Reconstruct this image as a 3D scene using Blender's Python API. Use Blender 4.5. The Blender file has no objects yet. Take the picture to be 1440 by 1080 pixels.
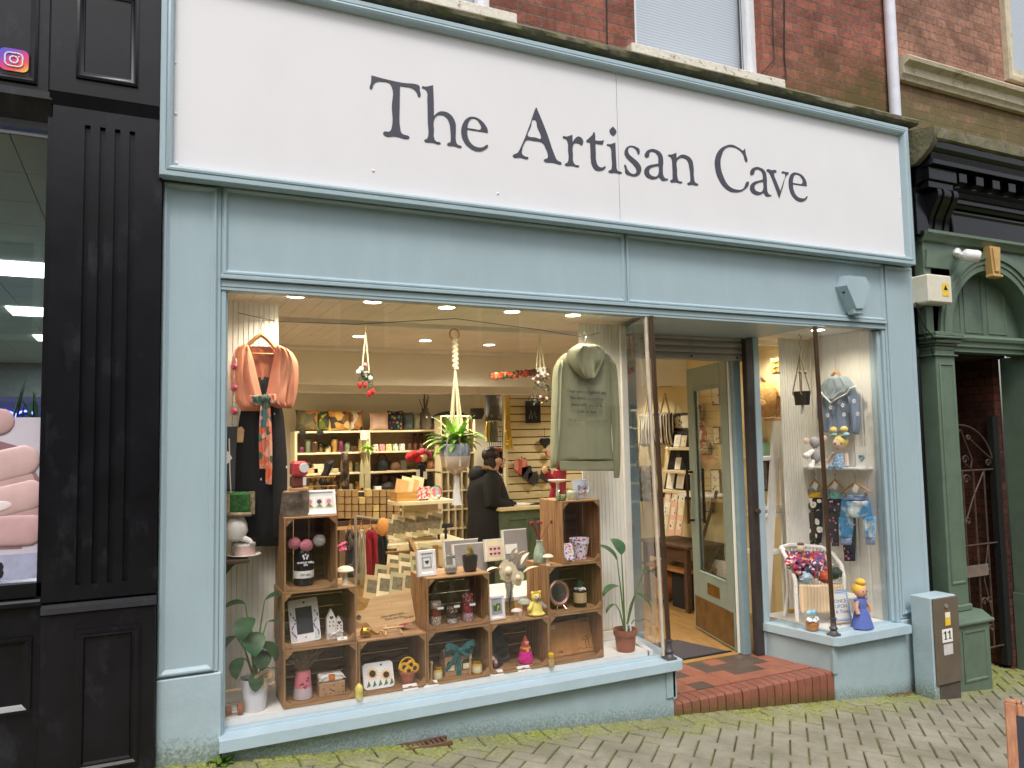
import bpy, math, random
from mathutils import Vector, Matrix, noise
random.seed(7)
S = bpy.context.scene
COL = S.collection
PI = math.pi
R = math.radians
# ------------------------------------------------------------------ camera solved from the photograph (metres)
CAM = Vector((0, -4.3, 1.57)); YAW, PITCH, ROLL, FPX = 0.44925, 0.071254, 0.019124, 1085.0
_f = Vector((math.sin(YAW)*math.cos(PITCH), math.cos(YAW)*math.cos(PITCH), math.sin(PITCH)))
_r0 = Vector((math.cos(YAW), -math.sin(YAW), 0)); _u0 = _r0.cross(_f)
_r = _r0*math.cos(ROLL) - _u0*math.sin(ROLL); _u = _r.cross(_f)
def at(px, py, y):                       # point of the real plane Y = y seen at a photo pixel
    d = _f + _r*((px-720)/FPX) - _u*((py-540)/FPX)
    return CAM + d*((y-CAM.y)/d.y)
def atx(px, py, x):
    d = _f + _r*((px-720)/FPX) - _u*((py-540)/FPX)
    return CAM + d*((x-CAM.x)/d.x)
def mpp(x, y):                           # metres per photo pixel at a place
    return (Vector((x, y, 1.5))-CAM).dot(_f)/FPX
def gz(x): return 0.01-0.089*x           # the street falls to the right

# ------------------------------------------------------------------ mesh builder
class MB:
    def __init__(s): s.v=[]; s.f=[]; s.M=Matrix.Identity(4)
    def add(s, vs, fs):
        b=len(s.v); M=s.M
        s.v += [tuple(M @ Vector(p)) for p in vs]; s.f += [tuple(b+i for i in f) for f in fs]; return s
    def box(s, x0,x1,y0,y1,z0,z1, c=0.0):
        if x0>x1:x0,x1=x1,x0
        if y0>y1:y0,y1=y1,y0
        if z0>z1:z0,z1=z1,z0
        c=min(c,(x1-x0)*.45,(y1-y0)*.45,(z1-z0)*.45)
        if c<=0:
            return s.add([(x0,y0,z0),(x1,y0,z0),(x1,y1,z0),(x0,y1,z0),(x0,y0,z1),(x1,y0,z1),(x1,y1,z1),(x0,y1,z1)],
              [(0,3,2,1),(4,5,6,7),(0,1,5,4),(1,2,6,5),(2,3,7,6),(3,0,4,7)])
        V=[];idx={}
        X=(x0,x1);Y=(y0,y1);Z=(z0,z1)
        for i in (0,1):
            for j in (0,1):
                for k in (0,1):
                    sx=c if i==0 else -c; sy=c if j==0 else -c; sz=c if k==0 else -c
                    idx[i,j,k]=len(V); V+= [(X[i],Y[j]+sy,Z[k]+sz),(X[i]+sx,Y[j],Z[k]+sz),(X[i]+sx,Y[j]+sy,Z[k])]
        I=lambda i,j,k,a: idx[i,j,k]+a
        F=[]
        F+=[(I(0,0,0,0),I(0,0,1,0),I(0,1,1,0),I(0,1,0,0)),(I(1,0,0,0),I(1,1,0,0),I(1,1,1,0),I(1,0,1,0)),
            (I(0,0,0,1),I(1,0,0,1),I(1,0,1,1),I(0,0,1,1)),(I(0,1,0,1),I(0,1,1,1),I(1,1,1,1),I(1,1,0,1)),
            (I(0,0,0,2),I(0,1,0,2),I(1,1,0,2),I(1,0,0,2)),(I(0,0,1,2),I(1,0,1,2),I(1,1,1,2),I(0,1,1,2))]
        for a in (0,1):
            for b in (0,1):
                F.append((I(0,a,b,1),I(1,a,b,1),I(1,a,b,2),I(0,a,b,2)))
                F.append((I(a,0,b,0),I(a,1,b,0),I(a,1,b,2),I(a,0,b,2)))
                F.append((I(a,b,0,0),I(a,b,1,0),I(a,b,1,1),I(a,b,0,1)))
        for i in (0,1):
            for j in (0,1):
                for k in (0,1): F.append((I(i,j,k,0),I(i,j,k,1),I(i,j,k,2)))
        return s.add(V,F)
    def lathe(s, prof, c=(0,0,0), n=20, sx=1, sy=1):
        V=[];F=[];m=len(prof)
        for r,z in prof:
            for i in range(n):
                a=2*PI*i/n; V.append((c[0]+r*sx*math.cos(a),c[1]+r*sy*math.sin(a),c[2]+z))
        for j in range(m-1):
            for i in range(n):
                k=(i+1)%n; F.append((j*n+i,j*n+k,(j+1)*n+k,(j+1)*n+i))
        if prof[0][0]>1e-5: F.append(tuple(range(n-1,-1,-1)))
        if prof[-1][0]>1e-5: F.append(tuple((m-1)*n+i for i in range(n)))
        return s.add(V,F)
    def tube(s, pts, r, n=6, closed=False):
        pts=[Vector(p) for p in pts]; m=len(pts)
        rs=list(r) if isinstance(r,(list,tuple)) else [r]*m
        V=[];F=[];prev=None
        for i,p in enumerate(pts):
            a=pts[i-1] if (i or closed) else p; b=pts[(i+1)%m] if (i<m-1 or closed) else p
            d=(b-a); d=d.normalized() if d.length>1e-9 else Vector((0,0,1))
            if prev is None:
                q=Vector((0,0,1)) if abs(d.z)<.9 else Vector((1,0,0)); e=d.cross(q).normalized()
            else:
                e=prev-d*prev.dot(d); e=e.normalized() if e.length>1e-6 else d.orthogonal().normalized()
            prev=e; g=d.cross(e)
            for k in range(n):
                t=2*PI*k/n; V.append(tuple(p+e*(rs[i]*math.cos(t))+g*(rs[i]*math.sin(t))))
        for i in range(m if closed else m-1):
            j=(i+1)%m
            for k in range(n): F.append((i*n+k,i*n+(k+1)%n,j*n+(k+1)%n,j*n+k))
        if not closed: F.append(tuple(range(n-1,-1,-1))); F.append(tuple((m-1)*n+k for k in range(n)))
        return s.add(V,F)
    def prism(s, poly, y0, y1):          # polygon in XZ pushed along Y
        n=len(poly); V=[(x,y0,z) for x,z in poly]+[(x,y1,z) for x,z in poly]
        F=[tuple(range(n)),tuple(range(2*n-1,n-1,-1))]+[(i,i+n,(i+1)%n+n,(i+1)%n) for i in range(n)]
        return s.add(V,F)
    def prismz(s, poly, z0, z1):
        n=len(poly); V=[(x,y,z0) for x,y in poly]+[(x,y,z1) for x,y in poly]
        F=[tuple(range(n-1,-1,-1)),tuple(range(n,2*n))]+[(i,(i+1)%n,(i+1)%n+n,i+n) for i in range(n)]
        return s.add(V,F)
    def prismx(s, poly, x0, x1):         # polygon in YZ pushed along X
        n=len(poly); V=[(x0,y,z) for y,z in poly]+[(x1,y,z) for y,z in poly]
        F=[tuple(range(n-1,-1,-1)),tuple(range(n,2*n))]+[(i,(i+1)%n,(i+1)%n+n,i+n) for i in range(n)]
        return s.add(V,F)
    def ball(s, c, r, n=12, m=8, nz=0.0, seed=0):
        rx,ry,rz=r if isinstance(r,(tuple,list)) else (r,r,r); V=[(c[0],c[1],c[2]-rz)];F=[]
        for j in range(1,m):
            t=PI*j/m
            for i in range(n):
                a=2*PI*i/n; x,y,z=math.sin(t)*math.cos(a),math.sin(t)*math.sin(a),-math.cos(t)
                k=1+nz*noise.noise(Vector((x*2.3+seed,y*2.3,z*2.3)))
                V.append((c[0]+rx*x*k,c[1]+ry*y*k,c[2]+rz*z*k))
        V.append((c[0],c[1],c[2]+rz)); L=len(V)-1
        for i in range(n):
            k=(i+1)%n; F.append((0,1+k,1+i)); F.append((L,1+(m-2)*n+i,1+(m-2)*n+k))
            for j in range(m-2): F.append((1+j*n+i,1+j*n+k,1+(j+1)*n+k,1+(j+1)*n+i))
        return s.add(V,F)
    def frame(s, x0,x1,z0,z1, prof, fill=True):   # mitred moulding: prof = [(inset, y)...]
        V=[];F=[]
        for d,y in prof: V+=[(x0+d,y,z0+d),(x1-d,y,z0+d),(x1-d,y,z1-d),(x0+d,y,z1-d)]
        for j in range(len(prof)-1):
            for i in range(4):
                k=(i+1)%4; F.append((j*4+i,j*4+k,j*4+4+k,j*4+4+i))
        if fill: b=(len(prof)-1)*4; F.append((b,b+1,b+2,b+3))
        return s.add(V,F)
    def grid(s, fn, nu, nv, wrap=False):
        V=[];F=[]
        for j in range(nv+1):
            for i in range(nu if wrap else nu+1): V.append(tuple(fn(i/nu,j/nv)))
        w=nu if wrap else nu+1
        for j in range(nv):
            for i in range(nu):
                k=(i+1)%w if wrap else i+1
                F.append((j*w+i,j*w+k,(j+1)*w+k,(j+1)*w+i))
        return s.add(V,F)
    def loft(s, rows, n=24, fold=0.0, nf=7, seed=0, cap=True, flat=1.0):   # rows: (cx,cy,cz,rx,ry)
        V=[];F=[];m=len(rows)
        for j,(cx,cy,cz,rx,ry) in enumerate(rows):
            for i in range(n):
                a=2*PI*i/n; k=1+fold*(j/m)*math.sin(nf*a+seed+.6*math.sin(j*.9))
                ca,sa=math.cos(a),math.sin(a)
                if flat!=1: ca=math.copysign(abs(ca)**flat,ca); sa=math.copysign(abs(sa)**flat,sa)
                V.append((cx+rx*ca*(1+.3*(k-1)),cy+ry*sa*k,cz))
        for j in range(m-1):
            for i in range(n):
                k=(i+1)%n; F.append((j*n+i,j*n+k,(j+1)*n+k,(j+1)*n+i))
        if cap: F.append(tuple(range(n-1,-1,-1))); F.append(tuple((m-1)*n+i for i in range(n)))
        return s.add(V,F)
    def leaf(s, p, az, el, L, W, droop=1.0, n=6, fold=.25, shape=1.0, tip=1.0):
        p=Vector(p); h=Vector((math.cos(az),math.sin(az),0)); sd=Vector((-math.sin(az),math.cos(az),0))
        V=[];F=[];q=p.copy();e=el
        for i in range(n+1):
            t=i/n; w=W*.5*(math.sin(PI*min(1,max(0.02,t**shape)))**.8)*(1 if i<n else .02)
            up=(h*-math.sin(e)+Vector((0,0,1))*math.cos(e))
            V+=[tuple(q+sd*w+up*(w*fold)),tuple(q),tuple(q-sd*w+up*(w*fold))]
            q=q+(h*math.cos(e)+Vector((0,0,1))*math.sin(e))*(L/n); e-=droop/n
        for i in range(n):
            b=i*3; F+=[(b,b+1,b+4,b+3),(b+1,b+2,b+5,b+4)]
        return s.add(V,F)
    def build(s, name, mat, parent=None, ang=35, inv=True):
        me=bpy.data.meshes.new(name); me.from_pydata(s.v,[],s.f); me.update()
        if ang:
            for p in me.polygons: p.use_smooth=True
            try: me.set_sharp_from_angle(angle=R(ang))
            except Exception: pass
        me.materials.append(mat)
        o=bpy.data.objects.new(name,me); COL.objects.link(o)
        if parent is not None: attach(o,parent,inv)
        return o
def attach(o, parent, inv=True):
    o.parent=parent
    if inv:
        T=Vector((0,0,0)); r=parent
        while r is not None and not r.get('_inv'): T+=r.location; r=r.parent
        o.matrix_parent_inverse=Matrix.Translation(-T); o['_inv']=1
def thing(name, label, cat, loc=(0,0,0), group=None):
    o=bpy.data.objects.new(name,None); COL.objects.link(o); o.location=loc; o.empty_display_size=.1
    tag(o,label,cat,group); return o
def tag(o, label, cat, group=None):
    o['label']=label; o['category']=cat
    if group: o['group']=group
    return o
def struct(o): o['kind']='structure'; return o
def dup(root, loc, label, rotz=None, swap=None):
    c=root.copy(); COL.objects.link(c); c.location=loc; c['label']=label
    if rotz is not None: c.rotation_euler=(0,0,rotz)
    def rec(src,dst):
        for ch in list(src.children):
            d=ch.copy(); COL.objects.link(d); d.parent=dst
            if swap and ch.name.split('.')[0] in swap: d.data=ch.data.copy(); d.data.materials[0]=swap[ch.name.split('.')[0]]
            rec(ch,d)
    rec(root,c); return c
def lerp_rows(rows, n):
    out=[]; m=len(rows)-1
    for j in range(n+1):
        t=j/n*m; i=min(int(t),m-1); f=t-i; P=[rows[max(0,min(m,i+k))] for k in (-1,0,1,2)]
        out.append(tuple(.5*(2*P[1][c]+(P[2][c]-P[0][c])*f+(2*P[0][c]-5*P[1][c]+4*P[2][c]-P[3][c])*f*f+(3*P[1][c]-P[0][c]-3*P[2][c]+P[3][c])*f*f*f) for c in range(len(P[0]))))
    return out
def cloth(mb, rows, y, d, fold=.004, nf=3.0, nu=22, nv=26, seed=0, back=.5, wall=None):   # rows (left, right, height) in photo pixels on plane Y=y (or X=wall): a soft garment piece
    rr=lerp_rows(rows,nv)
    rr=[(at(a,c,y),at(b,c,y)) for a,b,c in rr] if wall is None else [(atx(a,c,wall),atx(b,c,wall)) for a,b,c in rr]
    nrm=Vector((0,-1,0)) if wall is None else Vector((-1,0,0))
    def f(u,v,s):
        A,B=rr[round(v*nv)]; p=A.lerp(B,u); w=(1-abs(2*u-1)**3.2)*min(1,8*min(v,1-v)+.25)
        k=noise.noise(Vector((u*nf*2+seed,v*1.6+seed*.3,seed)))*fold+noise.noise(Vector((u*nf*5+seed,v*3,seed+4)))*fold*.4
        return p+nrm*(d*w+k*w*2 if s>0 else -d*back*w)
    mb.grid(lambda u,v:f(u,v,1),nu,nv); mb.grid(lambda u,v:f(1-u,v,-1),nu,nv); return mb
def pxc(px,py,y): return at(px,py,y)
def rotM(c, rz=0, rx=0, ry=0):
    c=Vector(c)
    return Matrix.Translation(c) @ Matrix.Rotation(rz,4,'Z') @ Matrix.Rotation(rx,4,'X') @ Matrix.Rotation(ry,4,'Y')
def text(name, s, mat, M, size, parent, align='CENTER', ext=.0006, sx=1.0, space=1.0, inv=True, off=0, line=1.0):   # lettering as a mesh in the local XZ plane, facing -Y
    cu=bpy.data.curves.new(name,'FONT'); cu.body=s; cu.size=size; cu.align_x=align; cu.align_y='CENTER'; cu.extrude=ext; cu.resolution_u=2; cu.space_character=space; cu.offset=off; cu.space_line=line
    t=bpy.data.objects.new(name,cu); COL.objects.link(t)
    me=bpy.data.meshes.new_from_object(t.evaluated_get(bpy.context.evaluated_depsgraph_get()))
    bpy.data.objects.remove(t); bpy.data.curves.remove(cu)
    me.transform(M @ Matrix.Rotation(PI/2,4,'X') @ Matrix.Scale(sx,4,(1,0,0)))
    me.materials.clear(); me.materials.append(mat)
    o=bpy.data.objects.new(name,me); COL.objects.link(o)
    attach(o,parent,inv); return o

# ------------------------------------------------------------------ procedural materials
MATS={}
def lin(c): return tuple((x/255/12.92 if x/255<=.04045 else ((x/255+.055)/1.055)**2.4) for x in c)
def M(name, col, rough=.6, var=.12, scale=12, bump=.0, bscale=60, metal=0, stretch=(1,1,1), spec=.5, coat=0, col2=None, lo=.35, hi=.65, sub=0, world=False):
    if name in MATS: return MATS[name]
    m=bpy.data.materials.new(name); m.use_nodes=True; nt=m.node_tree; N=nt.nodes; L=nt.links
    b=N['Principled BSDF']; tc=N.new('ShaderNodeTexCoord'); mp=N.new('ShaderNodeMapping'); mp.inputs['Scale'].default_value=stretch
    if world:
        g=N.new('ShaderNodeNewGeometry'); L.new(g.outputs['Position'],mp.inputs['Vector'])
    else: L.new(tc.outputs['Object'],mp.inputs['Vector'])
    nz=N.new('ShaderNodeTexNoise'); nz.inputs['Scale'].default_value=scale; nz.inputs['Detail'].default_value=5; nz.inputs['Roughness'].default_value=.6
    L.new(mp.outputs[0],nz.inputs['Vector'])
    cr=N.new('ShaderNodeValToRGB'); cr.color_ramp.elements[0].position=lo; cr.color_ramp.elements[1].position=hi
    a=tuple(max(0,c*(1-var)) for c in col); e=tuple(min(1,c*(1+var)) for c in col) if col2 is None else col2
    cr.color_ramp.elements[0].color=(*a,1); cr.color_ramp.elements[1].color=(*e,1)
    L.new(nz.outputs['Fac'],cr.inputs[0]); L.new(cr.outputs[0],b.inputs['Base Color'])
    b.inputs['Roughness'].default_value=rough; b.inputs['Metallic'].default_value=metal
    b.inputs['Specular IOR Level'].default_value=spec; b.inputs['Coat Weight'].default_value=coat
    if sub: b.inputs['Subsurface Weight'].default_value=sub; b.inputs['Subsurface Radius'].default_value=(.01,.006,.004)
    if bump:
        n2=N.new('ShaderNodeTexNoise'); n2.inputs['Scale'].default_value=bscale; n2.inputs['Detail'].default_value=4; L.new(mp.outputs[0],n2.inputs['Vector'])
        bp=N.new('ShaderNodeBump'); bp.inputs['Strength'].default_value=bump; bp.inputs['Distance'].default_value=.01
        L.new(n2.outputs['Fac'],bp.inputs['Height']); L.new(bp.outputs[0],b.inputs['Normal'])
    MATS[name]=m; return m
def C(name, rgb, **k): return M(name, lin(rgb), **k)
def glass(name, tint=(1,1,1), ior=1.45, rough=.0, frac=1.0):
    if name in MATS: return MATS[name]
    m=bpy.data.materials.new(name); m.use_nodes=True; nt=m.node_tree; N=nt.nodes; L=nt.links
    N.remove(N['Principled BSDF']); out=N['Material Output']
    t=N.new('ShaderNodeBsdfTransparent'); t.inputs[0].default_value=(*tint,1)
    g=N.new('ShaderNodeBsdfGlossy'); g.inputs['Roughness'].default_value=rough
    fr=N.new('ShaderNodeLayerWeight'); fr.inputs['Blend'].default_value=.5
    pw=N.new('ShaderNodeMath'); pw.operation='POWER'; pw.inputs[1].default_value=5; L.new(fr.outputs['Facing'],pw.inputs[0])
    mul=N.new('ShaderNodeMath'); mul.operation='MULTIPLY_ADD'; mul.inputs[1].default_value=.9*frac; mul.inputs[2].default_value=.04*frac; mul.use_clamp=True; L.new(pw.outputs[0],mul.inputs[0])
    mx=N.new('ShaderNodeMixShader'); L.new(mul.outputs[0],mx.inputs[0]); L.new(t.outputs[0],mx.inputs[1]); L.new(g.outputs[0],mx.inputs[2]); L.new(mx.outputs[0],out.inputs[0])
    MATS[name]=m; return m
def emis(name, col, s):
    m=bpy.data.materials.new(name); m.use_nodes=True; b=m.node_tree.nodes['Principled BSDF']
    b.inputs['Base Color'].default_value=(*col,1); b.inputs['Emission Color'].default_value=(*col,1); b.inputs['Emission Strength'].default_value=s
    MATS[name]=m; return m
def node_helper(m):
    nt=m.node_tree; return nt.nodes, nt.links
def add_dirt(m, z0, z1, col, scale=40, thr=.55, amt=.8, axis='Z'):
    """spatter of moss and grime with a speckled edge, growing towards the pavement"""
    N,L=node_helper(m); b=N['Principled BSDF']; src=b.inputs['Base Color'].links[0].from_socket
    g=N.new('ShaderNodeNewGeometry'); sp=N.new('ShaderNodeSeparateXYZ'); L.new(g.outputs['Position'],sp.inputs[0])
    gx=N.new('ShaderNodeMath'); gx.operation='MULTIPLY_ADD'; gx.inputs[1].default_value=.089; L.new(sp.outputs['X'],gx.inputs[0]); L.new(sp.outputs[axis],gx.inputs[2])
    mr=N.new('ShaderNodeMapRange'); mr.inputs[1].default_value=z0; mr.inputs[2].default_value=z1; mr.inputs[3].default_value=1; mr.inputs[4].default_value=0; L.new(gx.outputs[0],mr.inputs[0])
    nz=N.new('ShaderNodeTexNoise'); nz.inputs['Scale'].default_value=scale; nz.inputs['Detail'].default_value=6; nz.inputs['Roughness'].default_value=.7; L.new(g.outputs['Position'],nz.inputs['Vector'])
    ad=N.new('ShaderNodeMath'); ad.operation='MULTIPLY'; L.new(mr.outputs[0],ad.inputs[0]); L.new(nz.outputs['Fac'],ad.inputs[1])
    cr=N.new('ShaderNodeMapRange'); cr.inputs[1].default_value=thr*.6; cr.inputs[2].default_value=thr; cr.inputs[3].default_value=0; cr.inputs[4].default_value=amt; L.new(ad.outputs[0],cr.inputs[0])
    mx=N.new('ShaderNodeMix'); mx.data_type='RGBA'; L.new(cr.outputs[0],mx.inputs[0]); L.new(src,mx.inputs[6]); mx.inputs[7].default_value=(*col,1); L.new(mx.outputs[2],b.inputs['Base Color'])
    return m
def wear(m, col, scale=6, lo=.6, hi=.72, amt=.6, stretch=(1,1,1)):
    N,L=node_helper(m); b=N['Principled BSDF']; src=b.inputs['Base Color'].links[0].from_socket
    g=N.new('ShaderNodeNewGeometry'); mp=N.new('ShaderNodeMapping'); mp.inputs['Scale'].default_value=stretch; L.new(g.outputs['Position'],mp.inputs[0])
    nz=N.new('ShaderNodeTexNoise'); nz.inputs['Scale'].default_value=scale; nz.inputs['Detail'].default_value=8; nz.inputs['Roughness'].default_value=.72; L.new(mp.outputs[0],nz.inputs['Vector'])
    mr=N.new('ShaderNodeMapRange'); mr.inputs[1].default_value=lo; mr.inputs[2].default_value=hi; mr.inputs[4].default_value=amt; L.new(nz.outputs['Fac'],mr.inputs[0])
    mx=N.new('ShaderNodeMix'); mx.data_type='RGBA'; L.new(mr.outputs[0],mx.inputs[0]); L.new(src,mx.inputs[6]); mx.inputs[7].default_value=(*col,1); L.new(mx.outputs[2],b.inputs['Base Color'])
    return m
def brickmat(name, c1, c2, mortar, moss=None, bump=.6):
    m=bpy.data.materials.new(name); m.use_nodes=True; N,L=node_helper(m); b=N['Principled BSDF']
    g=N.new('ShaderNodeNewGeometry'); sp=N.new('ShaderNodeSeparateXYZ'); L.new(g.outputs['Position'],sp.inputs[0])
    # brick reveals run in Y, faces in X: add both
    ax=N.new('ShaderNodeMath'); L.new(sp.outputs['X'],ax.inputs[0]); L.new(sp.outputs['Y'],ax.inputs[1])
    cb=N.new('ShaderNodeCombineXYZ'); L.new(ax.outputs[0],cb.inputs['X']); L.new(sp.outputs['Z'],cb.inputs['Y'])
    nd=N.new('ShaderNodeTexNoise'); nd.inputs['Scale'].default_value=9; nd.inputs['Detail'].default_value=4; L.new(g.outputs['Position'],nd.inputs['Vector'])
    va=N.new('ShaderNodeVectorMath'); va.operation='SCALE'; va.inputs['Scale'].default_value=.012; L.new(nd.outputs['Color'],va.inputs[0])
    vb=N.new('ShaderNodeVectorMath'); L.new(cb.outputs[0],vb.inputs[0]); L.new(va.outputs[0],vb.inputs[1])
    br=N.new('ShaderNodeTexBrick'); br.inputs['Scale'].default_value=1; br.inputs['Brick Width'].default_value=.228; br.inputs['Row Height'].default_value=.077; br.inputs['Mortar Size'].default_value=.0055; br.inputs['Mortar Smooth'].default_value=.25; br.inputs['Bias'].default_value=-.1
    br.squash=.5; br.squash_frequency=2; br.offset=.5
    br.inputs['Color1'].default_value=(*c1,1); br.inputs['Color2'].default_value=(*c2,1); br.inputs['Mortar'].default_value=(*mortar,1)
    L.new(vb.outputs[0],br.inputs['Vector'])
    n2=N.new('ShaderNodeTexNoise'); n2.inputs['Scale'].default_value=28; n2.inputs['Detail'].default_value=8; n2.inputs['Roughness'].default_value=.7; L.new(g.outputs['Position'],n2.inputs['Vector'])
    cr=N.new('ShaderNodeMapRange'); cr.inputs[1].default_value=.3; cr.inputs[2].default_value=.7; cr.inputs[3].default_value=.62; cr.inputs[4].default_value=1.25; L.new(n2.outputs['Fac'],cr.inputs[0])
    n3=N.new('ShaderNodeTexNoise'); n3.inputs['Scale'].default_value=2.2; n3.inputs['Detail'].default_value=6; L.new(g.outputs['Position'],n3.inputs['Vector'])
    c3=N.new('ShaderNodeMapRange'); c3.inputs[1].default_value=.35; c3.inputs[2].default_value=.6; c3.inputs[3].default_value=.62; c3.inputs[4].default_value=1.1; L.new(n3.outputs['Fac'],c3.inputs[0])
    mm=N.new('ShaderNodeMath'); mm.operation='MULTIPLY'; L.new(cr.outputs[0],mm.inputs[0]); L.new(c3.outputs[0],mm.inputs[1])
    vm=N.new('ShaderNodeVectorMath'); vm.operation='SCALE'; L.new(br.outputs['Color'],vm.inputs[0]); L.new(mm.outputs[0],vm.inputs['Scale'])
    src=vm.outputs[0]
    if moss:
        z0,z1,mc=moss
        mr=N.new('ShaderNodeMapRange'); mr.inputs[1].default_value=z0; mr.inputs[2].default_value=z1; mr.inputs[3].default_value=1; mr.inputs[4].default_value=0; L.new(sp.outputs['Z'],mr.inputs[0])
        n4=N.new('ShaderNodeTexNoise'); n4.inputs['Scale'].default_value=5; n4.inputs['Detail'].default_value=8; n4.inputs['Roughness'].default_value=.75; L.new(g.outputs['Position'],n4.inputs['Vector'])
        mu=N.new('ShaderNodeMath'); mu.operation='MULTIPLY'; L.new(mr.outputs[0],mu.inputs[0]); L.new(n4.outputs['Fac'],mu.inputs[1])
        xr=N.new('ShaderNodeMapRange'); xr.inputs[1].default_value=3.9; xr.inputs[2].default_value=5.4; L.new(sp.outputs['X'],xr.inputs[0])
        m3=N.new('ShaderNodeMath'); m3.operation='MULTIPLY'; L.new(mu.outputs[0],m3.inputs[0]); L.new(xr.outputs[0],m3.inputs[1])
        m2=N.new('ShaderNodeMapRange'); m2.inputs[1].default_value=.08; m2.inputs[2].default_value=.3; m2.inputs[4].default_value=.85; L.new(m3.outputs[0],m2.inputs[0])
        mx=N.new('ShaderNodeMix'); mx.data_type='RGBA'; L.new(m2.outputs[0],mx.inputs[0]); L.new(src,mx.inputs[6]); mx.inputs[7].default_value=(*mc,1); src=mx.outputs[2]
    L.new(src,b.inputs['Base Color']); b.inputs['Roughness'].default_value=.88; b.inputs['Specular IOR Level'].default_value=.25
    hs=N.new('ShaderNodeMath'); hs.operation='MULTIPLY_ADD'; L.new(br.outputs['Fac'],hs.inputs[0]); hs.inputs[1].default_value=-1.2; L.new(n2.outputs['Fac'],hs.inputs[2])
    bp=N.new('ShaderNodeBump'); bp.inputs['Strength'].default_value=bump; bp.inputs['Distance'].default_value=.012; L.new(hs.outputs[0],bp.inputs['Height']); L.new(bp.outputs[0],b.inputs['Normal'])
    MATS[name]=m; return m
def woodmat(name, c1, c2, rough=.6, axis=0, grain=3.0, bump=.15):
    st=[22,22,22]; st[axis]=1.6
    m=M(name,c1,rough=rough,scale=grain,col2=c2,var=.0,stretch=tuple(st),bump=bump,bscale=grain*3,lo=.3,hi=.7)
    return m
def patch(name, cols, scale=20, rough=.8, bump=.2):   # printed cloth / flowers: voronoi cells in several colours
    if name in MATS: return MATS[name]
    m=bpy.data.materials.new(name); m.use_nodes=True; N,L=node_helper(m); b=N['Principled BSDF']; tc=N.new('ShaderNodeTexCoord')
    nz=N.new('ShaderNodeTexNoise'); nz.inputs['Scale'].default_value=scale*.7; L.new(tc.outputs['Object'],nz.inputs['Vector'])
    va=N.new('ShaderNodeVectorMath'); va.operation='SCALE'; va.inputs['Scale'].default_value=.6/scale; L.new(nz.outputs['Color'],va.inputs[0])
    vb=N.new('ShaderNodeVectorMath'); L.new(tc.outputs['Object'],vb.inputs[0]); L.new(va.outputs[0],vb.inputs[1])
    vo=N.new('ShaderNodeTexVoronoi'); vo.inputs['Scale'].default_value=scale; L.new(vb.outputs[0],vo.inputs['Vector'])
    sp=N.new('ShaderNodeSeparateColor'); L.new(vo.outputs['Color'],sp.inputs[0])
    cr=N.new('ShaderNodeValToRGB'); cr.color_ramp.interpolation='CONSTANT'
    E=cr.color_ramp.elements; n=len(cols)
    E[0].color=(*lin(cols[0]),1); E[1].position=1/n; E[1].color=(*lin(cols[1%n]),1)
    for i in range(2,n): e=E.new(i/n); e.color=(*lin(cols[i]),1)
    L.new(sp.outputs[0],cr.inputs[0]); L.new(cr.outputs[0],b.inputs['Base Color']); b.inputs['Roughness'].default_value=rough
    MATS[name]=m; return m
def dots(name, base, cols, scale=20, r=.3, rough=.8):   # scattered spots of several colours on a ground colour
    if name in MATS: return MATS[name]
    m=patch(name,cols,scale,rough); N,L=node_helper(m); b=N['Principled BSDF']; vo=[n for n in N if n.type=='TEX_VORONOI'][0]
    src=b.inputs['Base Color'].links[0].from_socket
    lt=N.new('ShaderNodeMath'); lt.operation='LESS_THAN'; lt.inputs[1].default_value=r; L.new(vo.outputs['Distance'],lt.inputs[0])
    mx=N.new('ShaderNodeMix'); mx.data_type='RGBA'; L.new(lt.outputs[0],mx.inputs[0]); mx.inputs[6].default_value=(*lin(base),1); L.new(src,mx.inputs[7]); L.new(mx.outputs[2],b.inputs['Base Color'])
    return m
def stripes(name, c1, c2, freq=40, axis='X', rough=.9, thr=.5):
    if name in MATS: return MATS[name]
    m=bpy.data.materials.new(name); m.use_nodes=True; N,L=node_helper(m); b=N['Principled BSDF']; tc=N.new('ShaderNodeTexCoord')
    wv=N.new('ShaderNodeTexWave'); wv.inputs['Scale'].default_value=freq/ (2*PI)*1.0; wv.bands_direction=axis; wv.inputs['Distortion'].default_value=.3; L.new(tc.outputs['Object'],wv.inputs['Vector'])
    cr=N.new('ShaderNodeValToRGB'); cr.color_ramp.interpolation='CONSTANT'; E=cr.color_ramp.elements; E[0].color=(*lin(c1),1); E[1].position=thr; E[1].color=(*lin(c2),1)
    L.new(wv.outputs['Fac'],cr.inputs[0]); L.new(cr.outputs[0],b.inputs['Base Color']); b.inputs['Roughness'].default_value=rough
    MATS[name]=m; return m
def leafmat(name, c, c2):
    m=C(name,c,rough=.42,col2=lin(c2),var=.1,scale=14,spec=.4); return m
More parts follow.
